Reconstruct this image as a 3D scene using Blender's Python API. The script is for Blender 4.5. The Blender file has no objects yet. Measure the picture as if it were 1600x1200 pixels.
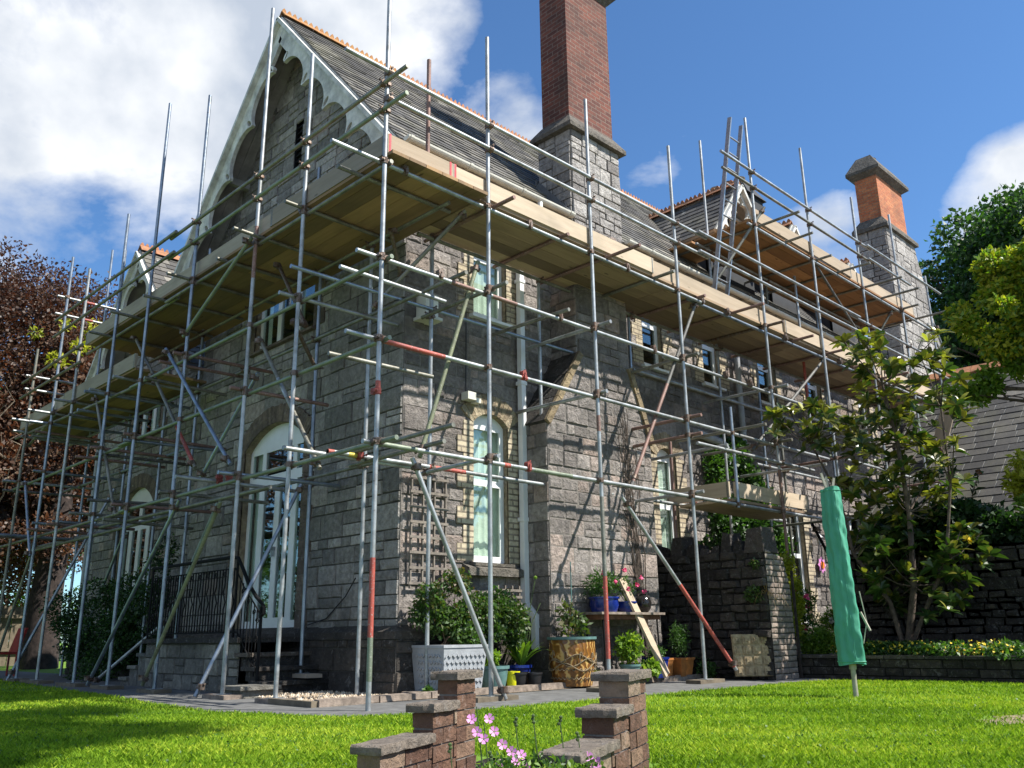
import bpy, bmesh, math, random
import numpy as np
from mathutils import Vector, Matrix
from mathutils.geometry import tessellate_polygon
random.seed(7); NR = np.random.RandomState(11)
S = bpy.context.scene; COL = S.collection
pi = math.pi
# ---------------------------------------------------------------- camera
CAMP = Vector((-4.7797, -6.6629, 0.6235))
def cam_axes(yaw, pitch, roll):
    f = Vector((math.cos(yaw)*math.cos(pitch), math.sin(yaw)*math.cos(pitch), math.sin(pitch)))
    r = Vector((math.sin(yaw), -math.cos(yaw), 0)); u = r.cross(f)
    return (r*math.cos(roll)+u*math.sin(roll), u*math.cos(roll)-r*math.sin(roll), f)
cr, cu, cf = cam_axes(math.radians(45.28), math.radians(16.03), math.radians(-0.777))
cd = bpy.data.cameras.new('camera'); cam = bpy.data.objects.new('camera', cd); COL.objects.link(cam)
cam.matrix_world = Matrix(((cr.x, cu.x, -cf.x, CAMP.x), (cr.y, cu.y, -cf.y, CAMP.y), (cr.z, cu.z, -cf.z, CAMP.z), (0, 0, 0, 1)))
cd.sensor_width = 36; cd.lens = 1366.0/1600*36; cd.clip_start = 0.05; cd.clip_end = 2000
S.camera = cam
S.render.resolution_x = 1024; S.render.resolution_y = 768
S.view_settings.view_transform = 'Standard'; S.view_settings.look = 'None'
S.view_settings.exposure = 0.85; S.view_settings.gamma = 1.0; S.view_settings.use_curve_mapping = False
# ---------------------------------------------------------------- sun and sky
SUN = Vector((0.56, -1.0, 1.33)).normalized()
sl = bpy.data.lights.new('sun', 'SUN'); sl.energy = 5.0; sl.angle = math.radians(0.55); sl.color = (1.0, 0.95, 0.87)
so = bpy.data.objects.new('sun', sl); COL.objects.link(so)
so.rotation_euler = SUN.to_track_quat('Z', 'Y').to_euler(); so.location = (5, -20, 25)
W = bpy.data.worlds.new('World'); S.world = W; W.use_nodes = True
def build_world():
    nt = W.node_tree; N = nt.nodes; L = nt.links; N.clear()
    out = N.new('ShaderNodeOutputWorld'); bg = N.new('ShaderNodeBackground'); L.new(bg.outputs[0], out.inputs[0])
    sky = N.new('ShaderNodeTexSky'); sky.sky_type = 'NISHITA'; sky.sun_disc = False
    sky.sun_elevation = math.asin(SUN.z); sky.sun_rotation = math.atan2(SUN.x, SUN.y)
    sky.air_density = 1.0; sky.dust_density = 0.35; sky.ozone_density = 2.0; sky.altitude = 60
    bg.inputs[1].default_value = 0.084
    tc = N.new('ShaderNodeTexCoord')
    # flat cloud layer seen from below: direction divided by its height gives perspective to the clouds
    sep = N.new('ShaderNodeSeparateXYZ'); L.new(tc.outputs['Generated'], sep.inputs[0])
    no = N.new('ShaderNodeTexNoise'); no.inputs['Scale'].default_value = 3.1; no.inputs['Detail'].default_value = 12
    no.inputs['Roughness'].default_value = 0.56; no.inputs['Distortion'].default_value = 0.25
    mp = N.new('ShaderNodeMapping'); mp.inputs['Scale'].default_value = (1, 1, 1.7); mp.inputs['Location'].default_value = CLOUD_OFF
    L.new(tc.outputs['Generated'], mp.inputs[0]); L.new(mp.outputs[0], no.inputs['Vector'])
    acc = None
    def m(op, a, b, clamp=False):
        n = N.new('ShaderNodeMath'); n.operation = op; n.use_clamp = clamp
        for i, v in enumerate((a, b)):
            if v is None: continue
            if hasattr(v, 'links'): L.new(v, n.inputs[i])
            else: n.inputs[i].default_value = v
        return n.outputs[0]
    for d, rad, soft, amt in CLOUDS:   # where the cloud banks stand in the sky
        dv = N.new('ShaderNodeVectorMath'); dv.operation = 'DOT_PRODUCT'; L.new(tc.outputs['Generated'], dv.inputs[0])
        dv.inputs[1].default_value = Vector(d).normalized()
        mr = N.new('ShaderNodeMapRange'); mr.interpolation_type = 'SMOOTHSTEP'; L.new(dv.outputs['Value'], mr.inputs[0])
        mr.inputs[1].default_value = math.cos(math.radians(rad+soft)); mr.inputs[2].default_value = math.cos(math.radians(rad))
        mr.inputs[3].default_value = 0; mr.inputs[4].default_value = amt
        acc = mr.outputs[0] if acc is None else m('MAXIMUM', acc, mr.outputs[0])
    dens = m('ADD', m('MULTIPLY', no.outputs['Fac'], 2.3), m('SUBTRACT', acc, 1.62))
    mask = m('MULTIPLY', dens, 2.6, True)
    no2 = N.new('ShaderNodeTexNoise'); no2.inputs['Scale'].default_value = 6.0; no2.inputs['Detail'].default_value = 7
    mp2 = N.new('ShaderNodeMapping'); mp2.inputs['Location'].default_value = (3.1, 1.7, 0.4); L.new(tc.outputs['Generated'], mp2.inputs[0]); L.new(mp2.outputs[0], no2.inputs['Vector'])
    cr_ = N.new('ShaderNodeValToRGB'); L.new(m('ADD', m('MULTIPLY', no2.outputs['Fac'], 0.9), m('MULTIPLY', dens, -0.10)), cr_.inputs[0])
    cr_.color_ramp.elements[0].position = 0.33; cr_.color_ramp.elements[0].color = (3.7, 4.2, 5.0, 1)
    cr_.color_ramp.elements[1].position = 0.56; cr_.color_ramp.elements[1].color = (7.6, 7.7, 7.8, 1)
    # the blue of the clear sky on that day
    tint = N.new('ShaderNodeMixRGB'); tint.blend_type = 'MULTIPLY'; tint.inputs[0].default_value = 1
    L.new(sky.outputs[0], tint.inputs[1]); tint.inputs[2].default_value = (0.66, 0.96, 1.22, 1)
    mx = N.new('ShaderNodeMixRGB'); L.new(mask, mx.inputs[0]); L.new(tint.outputs[0], mx.inputs[1]); L.new(cr_.outputs[0], mx.inputs[2])
    L.new(mx.outputs[0], bg.inputs[0])
def pxdir(x, y):
    return (cf + cr*((x-800)/1366.0) - cu*((y-600)/1366.0)).normalized()
CLOUD_OFF = (0.35, 0.1, 0.2)
CLOUDS = [(pxdir(230, 20), 9, 12, 0.75), (pxdir(60, 160), 7, 9, 0.76), (pxdir(330, 330), 2, 7, 0.66), (pxdir(600, 60), 3, 5.5, 0.8), (pxdir(770, 180), 0.5, 5, 0.66), (pxdir(1630, 350), 2.5, 5.0, 0.88), (pxdir(1310, 385), 0.5, 4.5, 0.74),
          ((-1, -1, 0.5), 38, 25, 0.62), ((0.2, -1, 0.35), 20, 20, 0.6), ((-1, 0.4, 0.3), 20, 18, 0.62)]
build_world()

# ---------------------------------------------------------------- materials
MAT = {}
def nodes(name):
    m = bpy.data.materials.new(name); m.use_nodes = True
    nt = m.node_tree; b = nt.nodes['Principled BSDF']
    MAT[name] = m
    return m, nt, b
def lnk(nt, a, b): nt.links.new(a, b)
def tex(nt, kind, coord='Object', scale=1.0, **kw):
    tc = nt.nodes.new('ShaderNodeTexCoord'); mp = nt.nodes.new('ShaderNodeMapping')
    lnk(nt, tc.outputs[coord], mp.inputs[0])
    if isinstance(scale, tuple): mp.inputs['Scale'].default_value = scale; sc = 1.0
    else: sc = scale
    t = nt.nodes.new('ShaderNodeTex'+kind); lnk(nt, mp.outputs[0], t.inputs['Vector'])
    if 'Scale' in t.inputs: t.inputs['Scale'].default_value = sc
    for k, v in kw.items():
        if k in t.inputs: t.inputs[k].default_value = v
        else: setattr(t, k, v)
    return t
def ramp(nt, src, stops):
    r = nt.nodes.new('ShaderNodeValToRGB'); lnk(nt, src, r.inputs[0]); e = r.color_ramp.elements
    while len(e) < len(stops): e.new(0.5)
    for i, (p, c) in enumerate(stops): e[i].position = p; e[i].color = (c[0], c[1], c[2], 1) if len(c) == 3 else c
    return r.outputs[0]
def mix(nt, fac, a, b, mode='MIX'):
    n = nt.nodes.new('ShaderNodeMixRGB'); n.blend_type = mode
    for i, v in enumerate((fac, a, b)):
        if hasattr(v, 'links'): lnk(nt, v, n.inputs[i])
        elif i == 0: n.inputs[0].default_value = v
        else: n.inputs[i].default_value = (v[0], v[1], v[2], 1)
    return n.outputs[0]
def math_(nt, op, a, b=0.0, clamp=False):
    n = nt.nodes.new('ShaderNodeMath'); n.operation = op; n.use_clamp = clamp
    for i, v in enumerate((a, b)):
        if hasattr(v, 'links'): lnk(nt, v, n.inputs[i])
        else: n.inputs[i].default_value = v
    return n.outputs[0]
def bump(nt, b, h, strength=0.4, dist=0.01):
    n = nt.nodes.new('ShaderNodeBump'); n.inputs['Strength'].default_value = strength; n.inputs['Distance'].default_value = dist
    lnk(nt, h, n.inputs['Height']); lnk(nt, n.outputs[0], b.inputs['Normal'])
def attr(nt, name='tint'):
    a = nt.nodes.new('ShaderNodeAttribute'); a.attribute_name = name; return a.outputs['Fac']

def m_stone(name, stops, dark=(0.05, 0.045, 0.04), darkamt=0.5, bs=0.9, dscale=0.8):
    m, nt, b = nodes(name)
    base = ramp(nt, attr(nt), stops)
    n1 = tex(nt, 'Noise', scale=14, Detail=9, Roughness=0.65); n2 = tex(nt, 'Noise', scale=dscale, Detail=5)
    c = mix(nt, 0.75, base, ramp(nt, n1.outputs[0], [(0.3, (0.42, 0.40, 0.38)), (0.68, (1.35, 1.33, 1.3))]), 'MULTIPLY')
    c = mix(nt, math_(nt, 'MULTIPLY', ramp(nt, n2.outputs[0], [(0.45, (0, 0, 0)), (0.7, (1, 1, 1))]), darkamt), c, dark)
    n3 = tex(nt, 'Noise', scale=5, Detail=6); c = mix(nt, ramp(nt, n3.outputs[0], [(0.64, (0, 0, 0)), (0.8, (0.4, 0.4, 0.4))]), c, (0.25, 0.2, 0.14))
    lnk(nt, c, b.inputs['Base Color']); b.inputs['Roughness'].default_value = 0.92
    n4 = tex(nt, 'Noise', scale=34, Detail=10, Roughness=0.75)
    n5 = tex(nt, 'Noise', scale=11, Detail=12, Roughness=0.8); c = mix(nt, math_(nt, 'MULTIPLY', ramp(nt, n5.outputs[0], [(0.55, (0, 0, 0)), (0.64, (1, 1, 1))]), 0.45), c, mix(nt, 0.5, c, (0.62, 0.6, 0.57))); lnk(nt, c, b.inputs['Base Color'])
    h = math_(nt, 'ADD', math_(nt, 'MULTIPLY', n1.outputs[0], 1.6), math_(nt, 'MULTIPLY', n4.outputs[0], 0.7))
    bump(nt, b, h, bs, 0.045)
m_stone('limestone', [(0, (0.19, 0.185, 0.175)), (0.35, (0.27, 0.26, 0.245)), (0.7, (0.36, 0.345, 0.325)), (0.95, (0.48, 0.46, 0.435)), (1, (0.38, 0.3, 0.26))], dark=(0.08, 0.075, 0.068), darkamt=0.5)
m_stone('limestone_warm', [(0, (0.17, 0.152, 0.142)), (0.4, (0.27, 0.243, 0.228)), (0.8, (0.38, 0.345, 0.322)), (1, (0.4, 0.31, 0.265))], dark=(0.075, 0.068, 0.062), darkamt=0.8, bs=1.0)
m_stone('limestone_pale', [(0, (0.23, 0.215, 0.205)), (0.4, (0.34, 0.325, 0.31)), (0.8, (0.45, 0.43, 0.41)), (1, (0.52, 0.5, 0.47))], dark=(0.12, 0.11, 0.1), darkamt=0.45)
m_stone('plinth_stone', [(0, (0.035, 0.033, 0.03)), (0.5, (0.07, 0.062, 0.055)), (1, (0.15, 0.125, 0.10))], dark=(0.015, 0.014, 0.013), darkamt=0.8)
m_stone('rubble_dark', [(0, (0.02, 0.017, 0.015)), (0.5, (0.042, 0.035, 0.03)), (1, (0.085, 0.07, 0.06))], dark=(0.012, 0.011, 0.01), darkamt=0.6, bs=1.0)
m_stone('coping', [(0, (0.2, 0.165, 0.13)), (1, (0.33, 0.28, 0.23))], dark=(0.09, 0.08, 0.065), darkamt=0.5, dscale=6)
m_stone('step_stone', [(0, (0.13, 0.13, 0.12)), (0.6, (0.24, 0.23, 0.20)), (1, (0.30, 0.29, 0.25))], dark=(0.03, 0.03, 0.028), darkamt=0.7)
m_stone('weathering', [(0, (0.26, 0.2, 0.12)), (1, (0.4, 0.31, 0.18))], dark=(0.12, 0.1, 0.06), darkamt=0.6, dscale=4)
m_stone('cap_stone', [(0, (0.1, 0.09, 0.075)), (1, (0.2, 0.18, 0.15))], dark=(0.05, 0.045, 0.04), darkamt=0.6, dscale=3)

def m_simple(name, col, rough=0.7, metal=0.0, var=0.25, nscale=8.0, bs=0.15, bd=0.01, col2=None, coord='Object', spec=None):
    m, nt, b = nodes(name)
    n = tex(nt, 'Noise', coord=coord, scale=nscale, Detail=6, Roughness=0.6)
    c2 = col2 or tuple(x*(1-var*1.6) for x in col); c1 = tuple(min(1, x*(1+var*0.5)) for x in col)
    lnk(nt, ramp(nt, n.outputs[0], [(0.3, c2), (0.7, c1)]), b.inputs['Base Color'])
    b.inputs['Roughness'].default_value = rough; b.inputs['Metallic'].default_value = metal
    if spec is not None: b.inputs['Specular IOR Level'].default_value = spec
    n2 = tex(nt, 'Noise', coord=coord, scale=nscale*4, Detail=6)
    bump(nt, b, n2.outputs[0], bs, bd)
    return m, nt, b
m_simple('mortar_pale', (0.2, 0.18, 0.16), 0.95, bs=0.8, nscale=20)
m_simple('mortar', (0.075, 0.07, 0.062), 0.95, bs=0.6, nscale=20)
m_simple('white_paint', (0.62, 0.61, 0.55), 0.6, var=0.3, nscale=3)
m_simple('bargeboard_paint', (0.62, 0.62, 0.57), 0.7, var=0.3, nscale=5, bs=0.3)
m_simple('soffit', (0.33, 0.32, 0.29), 0.85, var=0.25, nscale=4)
m_simple('upvc', (0.76, 0.77, 0.76), 0.3, var=0.04)
m_simple('gutter_plastic', (0.66, 0.64, 0.55), 0.4, var=0.1)
m_simple('rafter_wood', (0.36, 0.27, 0.18), 0.85, var=0.3)
m_simple('lead', (0.12, 0.125, 0.13), 0.6, var=0.2)
m_simple('terracotta', (0.42, 0.17, 0.08), 0.85, var=0.4, nscale=7, bs=0.4, col2=(0.17, 0.1, 0.05))
m_simple('terracotta_lichen', (0.34, 0.19, 0.07), 0.9, var=0.4, nscale=11, bs=0.4, col2=(0.3, 0.12, 0.04))
m_simple('chimney_pot', (0.4, 0.32, 0.24), 0.85)
m_simple('black_iron', (0.008, 0.008, 0.009), 0.8, var=0.2, spec=0.2)
m_simple('coupler_steel', (0.17, 0.15, 0.13), 0.55, 0.7, var=0.5, nscale=25, col2=(0.12, 0.06, 0.035))
m_simple('red_coupler', (0.3, 0.06, 0.045), 0.6, 0.1, var=0.4, nscale=25)
m_simple('asphalt', (0.14, 0.14, 0.135), 0.95, var=0.3, nscale=6, bs=0.5)
m_simple('patio', (0.2, 0.19, 0.175), 0.9, var=0.3, nscale=4, bs=0.4)
m_simple('kerb_concrete', (0.25, 0.2, 0.16), 0.9, var=0.4, nscale=14, bs=0.6)
m_simple('soil', (0.07, 0.05, 0.035), 1.0, var=0.5, nscale=20, bs=0.8)
m_simple('gravel_base', (0.34, 0.27, 0.19), 0.95, var=0.5, nscale=60, bs=1.0)
m_simple('bark', (0.12, 0.09, 0.07), 0.95, var=0.5, nscale=12, bs=0.9)
m_simple('bark_dark', (0.045, 0.032, 0.027), 0.95, var=0.5, nscale=12, bs=0.9)
m_simple('bark_pale', (0.26, 0.21, 0.15), 0.9, var=0.4, nscale=12, bs=0.7)
m_simple('stem', (0.06, 0.1, 0.025), 0.8)
m_simple('twig', (0.14, 0.09, 0.055), 0.9)
m_simple('green_cover', (0.06, 0.31, 0.2), 0.6, var=0.12, nscale=3, bs=0.15)
m_simple('blue_glaze', (0.012, 0.03, 0.21), 0.18, var=0.4, nscale=6)
m_simple('teal_plastic', (0.1, 0.2, 0.19), 0.5)
m_simple('yellow_plastic', (0.75, 0.72, 0.01), 0.4, var=0.05)
m_simple('black_plastic', (0.014, 0.014, 0.016), 0.45)
m_simple('orange_clay', (0.45, 0.16, 0.035), 0.5, var=0.4, nscale=9, col2=(0.2, 0.09, 0.03))
m_simple('dark_glaze', (0.02, 0.018, 0.017), 0.15)
m_simple('lead_planter', (0.34, 0.36, 0.38), 0.6, var=0.15, nscale=10, bs=0.3)
m_simple('trellis_wood', (0.22, 0.19, 0.16), 0.9, var=0.3, nscale=20)
m_simple('fence_wood', (0.16, 0.13, 0.09), 0.9, var=0.3, nscale=9)
m_simple('red_chair_plastic', (0.3, 0.02, 0.015), 0.5)
m_simple('red_plastic', (0.55, 0.02, 0.03), 0.5)
m_simple('bench_white', (0.72, 0.7, 0.66), 0.5, var=0.1)
m_simple('aluminium', (0.42, 0.43, 0.44), 0.4, 0.85, var=0.2, nscale=20)
m_simple('pole_grey', (0.4, 0.38, 0.3), 0.6, 0.2)
m_simple('cable', (0.02, 0.02, 0.02), 0.6)
m_simple('cream_curtain', (0.78, 0.82, 0.72), 0.9, var=0.15, nscale=3)
m_simple('dark_room', (0.012, 0.014, 0.015), 0.9)
m_simple('dark_cladding', (0.025, 0.028, 0.032), 0.8)
m_simple('rust', (0.16, 0.07, 0.035), 0.85, var=0.4, nscale=15)
m_simple('terracotta_slab', (0.40, 0.31, 0.18), 0.9, var=0.35, nscale=14, bs=0.4)
m_simple('magenta_petal', (0.75, 0.06, 0.2), 0.6, var=0.2)
m_simple('pink_petal', (0.72, 0.28, 0.62), 0.55, var=0.25, nscale=20)
m_simple('yellow_petal', (0.75, 0.55, 0.03), 0.6)
m_simple('orange_petal', (0.7, 0.2, 0.02), 0.6)
m_simple('white_petal', (0.7, 0.7, 0.6), 0.6)
m_simple('brown_pole', (0.15, 0.10, 0.035), 0.7)

def m_tube(name, c1, c2, rough=0.38, metal=0.75):
    m, nt, b = nodes(name)
    n = tex(nt, 'Noise', scale=(5, 5, 5), Detail=7, Roughness=0.65); n2 = tex(nt, 'Noise', scale=60, Detail=4)
    c = ramp(nt, n.outputs[0], [(0.35, c2), (0.62, c1)])
    c = mix(nt, ramp(nt, n2.outputs[0], [(0.60, (0, 0, 0)), (0.70, (0.8, 0.8, 0.8))]), c, (0.4, 0.39, 0.36))
    n3 = tex(nt, 'Noise', scale=9, Detail=8, Roughness=0.75); c = mix(nt, ramp(nt, n3.outputs[0], [(0.60, (0, 0, 0)), (0.68, (0.7, 0.7, 0.7))]), c, (0.10, 0.065, 0.045))
    lnk(nt, c, b.inputs['Base Color']); b.inputs['Metallic'].default_value = metal
    lnk(nt, math_(nt, 'ADD', math_(nt, 'MULTIPLY', n2.outputs[0], 0.3), rough-0.12), b.inputs['Roughness'])
    bump(nt, b, n2.outputs[0], 0.15, 0.003)
m_tube('galvanised', (0.43, 0.455, 0.465), (0.22, 0.225, 0.22), 0.45, 0.62)
m_tube('galvanised_blue', (0.32, 0.37, 0.43), (0.18, 0.21, 0.25), 0.4, 0.75)
m_tube('galvanised_dull', (0.25, 0.245, 0.21), (0.12, 0.115, 0.09), 0.5, 0.5)
m_tube('galvanised_dark', (0.13, 0.13, 0.12), (0.07, 0.065, 0.06), 0.6, 0.2)
m_tube('tube_green', (0.22, 0.25, 0.19), (0.15, 0.18, 0.13), 0.5, 0.4)
m_tube('tube_red', (0.42, 0.085, 0.06), (0.25, 0.055, 0.045), 0.55, 0.05)
m_tube('tube_rusty', (0.27, 0.16, 0.13), (0.15, 0.09, 0.075), 0.6, 0.3)
m_tube('tube_olive', (0.2, 0.22, 0.12), (0.12, 0.13, 0.08), 0.6, 0.1)
m_tube('tube_yellow', (0.5, 0.42, 0.05), (0.4, 0.3, 0.05), 0.5, 0.2)

def m_board(name, c1, c2, c3):
    m, nt, b = nodes(name)
    t = tex(nt, 'Noise', coord='UV', scale=(0.9, 16, 1), Detail=9, Roughness=0.7)
    t2 = tex(nt, 'Noise', coord='UV', scale=(1.3, 3, 1), Detail=4)
    kn = tex(nt, 'Voronoi', coord='UV', scale=(1.6, 5.0, 1))
    base = ramp(nt, attr(nt), [(0, c1), (1, c2)])
    c = mix(nt, 0.8, base, ramp(nt, t.outputs[0], [(0.3, (0.78, 0.75, 0.70)), (0.6, (1.08, 1.07, 1.05))]), 'MULTIPLY')
    c = mix(nt, ramp(nt, t2.outputs[0], [(0.5, (0, 0, 0)), (0.75, (0.55, 0.55, 0.55))]), c, c3)
    c = mix(nt, ramp(nt, kn.outputs['Distance'], [(0.05, (0.75, 0.75, 0.75)), (0.09, (0, 0, 0))]), c, tuple(x*0.35 for x in c1))
    lnk(nt, c, b.inputs['Base Color']); b.inputs['Roughness'].default_value = 0.85
    bump(nt, b, t.outputs[0], 0.35, 0.004)
m_board('pine_new', (0.36, 0.285, 0.205), (0.52, 0.425, 0.315), (0.24, 0.195, 0.145))
m_board('board_grey', (0.22, 0.19, 0.155), (0.34, 0.3, 0.25), (0.13, 0.11, 0.09))
m_board('board_deck', (0.17, 0.115, 0.075), (0.45, 0.325, 0.21), (0.14, 0.1, 0.07))
m_board('board_deck_aged', (0.13, 0.09, 0.055), (0.40, 0.25, 0.12), (0.08, 0.06, 0.045))  # darker copy of board_deck with orange planks; weaker bounce light put into colour
m_board('ply_orange', (0.22, 0.11, 0.045), (0.5, 0.27, 0.12), (0.17, 0.085, 0.045))

def m_brick(name, c1, c2, mortar, sc=1.0, mort=0.012, dark=(0.03, 0.025, 0.02), darkamt=0.4, w=0.225, h=0.075, off=0.5):
    m, nt, b = nodes(name)
    t = tex(nt, 'Brick', coord='UV', scale=1.0, offset=off)
    t.inputs['Scale'].default_value = 1.0; t.inputs['Brick Width'].default_value = w; t.inputs['Row Height'].default_value = h
    t.inputs['Mortar Size'].default_value = mort; t.inputs['Mortar Smooth'].default_value = 0.15; t.inputs['Bias'].default_value = 0.0
    t.inputs['Color1'].default_value = (*c1, 1); t.inputs['Color2'].default_value = (*c2, 1); t.inputs['Mortar'].default_value = (*mortar, 1)
    n = tex(nt, 'Noise', scale=18, Detail=8, Roughness=0.65); n2 = tex(nt, 'Noise', scale=1.7, Detail=6)
    c = mix(nt, 0.7, t.outputs['Color'], ramp(nt, n.outputs[0], [(0.3, (0.5, 0.48, 0.46)), (0.7, (1.3, 1.3, 1.3))]), 'MULTIPLY')
    c = mix(nt, math_(nt, 'MULTIPLY', ramp(nt, n2.outputs[0], [(0.45, (0, 0, 0)), (0.7, (1, 1, 1))]), darkamt), c, dark)
    lnk(nt, c, b.inputs['Base Color']); b.inputs['Roughness'].default_value = 0.92
    h_ = math_(nt, 'ADD', math_(nt, 'MULTIPLY', t.outputs['Fac'], -1.0), math_(nt, 'MULTIPLY', n.outputs[0], 0.5))
    bump(nt, b, h_, 0.8, 0.012)
m_brick('yellow_brick', (0.42, 0.35, 0.24), (0.54, 0.47, 0.34), (0.24, 0.2, 0.15), darkamt=0.35)
m_brick('chimney_brick', (0.10, 0.032, 0.024), (0.19, 0.06, 0.038), (0.2, 0.14, 0.11), darkamt=0.45, mort=0.008)
m_brick('orange_brick', (0.42, 0.12, 0.05), (0.55, 0.2, 0.08), (0.35, 0.2, 0.12), darkamt=0.35, mort=0.008)
m_brick('pier_brick', (0.11, 0.055, 0.042), (0.24, 0.135, 0.10), (0.2, 0.165, 0.13), darkamt=0.7, mort=0.011, w=0.225, h=0.075)
m_brick('wall_end_brick', (0.22, 0.17, 0.14), (0.3, 0.24, 0.2), (0.3, 0.26, 0.22), darkamt=0.3, w=0.16, h=0.075)

def m_slate(name, k=1.0, lich=0.8):
    m, nt, b = nodes(name)
    c = ramp(nt, attr(nt), [(p_, tuple(v*k for v in c_)) for p_, c_ in [(0, (0.055, 0.052, 0.048)), (0.5, (0.095, 0.09, 0.082)), (0.9, (0.15, 0.14, 0.12)), (1, (0.24, 0.225, 0.195))]])
    n = tex(nt, 'Noise', scale=9, Detail=8, Roughness=0.7); n2 = tex(nt, 'Noise', scale=1.3, Detail=5)
    c = mix(nt, 0.7, c, ramp(nt, n.outputs[0], [(0.3, (0.6, 0.6, 0.6)), (0.7, (1.3, 1.28, 1.2))]), 'MULTIPLY')
    c = mix(nt, ramp(nt, n2.outputs[0], [(0.5, (0, 0, 0)), (0.75, (0.6, 0.6, 0.6))]), c, (0.13, 0.125, 0.075))
    n3 = tex(nt, 'Noise', scale=3.4, Detail=8, Roughness=0.7); c = mix(nt, ramp(nt, n3.outputs[0], [(0.66, (0, 0, 0)), (0.70, (lich, lich, lich))]), c, (0.42, 0.42, 0.38))
    lnk(nt, c, b.inputs['Base Color']); b.inputs['Roughness'].default_value = 0.7
    bump(nt, b, n.outputs[0], 0.5, 0.01)
m_slate('slate'); m_slate('slate_old', 0.62, 0.45)
def m_glass():
    m, nt, b = nodes('glass')
    out = nt.nodes['Material Output']
    gl = nt.nodes.new('ShaderNodeBsdfGlossy'); gl.inputs['Roughness'].default_value = 0.02; gl.inputs['Color'].default_value = (0.9, 0.95, 0.95, 1)
    tr = nt.nodes.new('ShaderNodeBsdfTransparent'); tr.inputs['Color'].default_value = (0.88, 0.93, 0.91, 1)
    fr = nt.nodes.new('ShaderNodeLayerWeight'); fr.inputs['Blend'].default_value = 0.5
    fac = math_(nt, 'ADD', math_(nt, 'MULTIPLY', math_(nt, 'POWER', fr.outputs['Facing'], 3.0), 0.7), 0.07)
    mx = nt.nodes.new('ShaderNodeMixShader'); lnk(nt, fac, mx.inputs[0]); lnk(nt, tr.outputs[0], mx.inputs[1]); lnk(nt, gl.outputs[0], mx.inputs[2])
    lnk(nt, mx.outputs[0], out.inputs['Surface'])
m_glass()
def m_leaf(name, stops, rough=0.5, trans=0.35, tcol=None):
    m, nt, b = nodes(name)
    c = ramp(nt, attr(nt), stops)
    lnk(nt, c, b.inputs['Base Color']); b.inputs['Roughness'].default_value = rough
    out = nt.nodes['Material Output']
    tl = nt.nodes.new('ShaderNodeBsdfTranslucent')
    tc = mix(nt, 1.0, c, tcol or (1.5, 1.7, 0.6), 'MULTIPLY'); lnk(nt, tc, tl.inputs['Color'])
    ms = nt.nodes.new('ShaderNodeMixShader'); ms.inputs[0].default_value = trans
    lnk(nt, b.outputs[0], ms.inputs[1]); lnk(nt, tl.outputs[0], ms.inputs[2]); lnk(nt, ms.outputs[0], out.inputs['Surface'])
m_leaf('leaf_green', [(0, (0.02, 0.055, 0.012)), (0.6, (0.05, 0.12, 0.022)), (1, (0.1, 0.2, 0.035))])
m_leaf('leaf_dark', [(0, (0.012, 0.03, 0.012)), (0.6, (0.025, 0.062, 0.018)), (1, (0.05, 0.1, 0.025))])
m_leaf('leaf_bright', [(0, (0.07, 0.15, 0.02)), (0.6, (0.17, 0.28, 0.03)), (1, (0.32, 0.42, 0.05))])
m_leaf('leaf_lime', [(0, (0.16, 0.2, 0.02)), (0.5, (0.34, 0.36, 0.03)), (1, (0.5, 0.47, 0.05))])
m_leaf('leaf_copper', [(0, (0.035, 0.02, 0.014)), (0.6, (0.10, 0.055, 0.034)), (1, (0.19, 0.12, 0.07))], tcol=(1.4, 0.8, 0.55))
m_leaf('leaf_magnolia', [(0, (0.018, 0.045, 0.012)), (0.4, (0.045, 0.085, 0.02)), (0.62, (0.13, 0.12, 0.025)), (0.85, (0.26, 0.27, 0.04)), (1, (0.4, 0.4, 0.07))], rough=0.3, trans=0.28)
m_leaf('leaf_rose', [(0, (0.03, 0.06, 0.015)), (0.6, (0.07, 0.12, 0.03)), (1, (0.14, 0.09, 0.04))])
m_leaf('grass_blade', [(0, (0.09, 0.17, 0.012)), (0.5, (0.21, 0.345, 0.022)), (1, (0.42, 0.49, 0.05))], rough=0.75, trans=0.35, tcol=(1.3, 1.4, 0.6))
MAT['grass_blade'].node_tree.nodes['Principled BSDF'].inputs['Specular IOR Level'].default_value = 0.12
m_leaf('dry_grass', [(0, (0.25, 0.15, 0.06)), (1, (0.4, 0.28, 0.14))])
def m_lawn():
    m, nt, b = nodes('lawn_soil')
    n = tex(nt, 'Noise', scale=0.9, Detail=6); n2 = tex(nt, 'Noise', scale=70, Detail=5)
    c = ramp(nt, n.outputs[0], [(0.35, (0.09, 0.19, 0.012)), (0.6, (0.14, 0.26, 0.018))])
    c = mix(nt, 0.6, c, ramp(nt, n2.outputs[0], [(0.3, (0.4, 0.4, 0.4)), (0.7, (1.4, 1.4, 1.3))]), 'MULTIPLY')
    lnk(nt, c, b.inputs['Base Color']); b.inputs['Roughness'].default_value = 1; bump(nt, b, n2.outputs[0], 0.8, 0.02)
m_lawn()
def m_dragon():
    m, nt, b = nodes('dragon_glaze')
    w = tex(nt, 'Wave', scale=(5, 5, 7), Distortion=9.0, Detail=2.0)
    n = tex(nt, 'Noise', scale=7, Detail=3)
    c = ramp(nt, math_(nt, 'MULTIPLY', w.outputs['Fac'], n.outputs[0]), [(0.25, (0.17, 0.075, 0.02)), (0.42, (0.30, 0.13, 0.025)), (0.5, (0.55, 0.36, 0.12))])
    lnk(nt, c, b.inputs['Base Color']); b.inputs['Roughness'].default_value = 0.25
    bump(nt, b, w.outputs['Fac'], 0.4, 0.01)
m_dragon()

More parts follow.
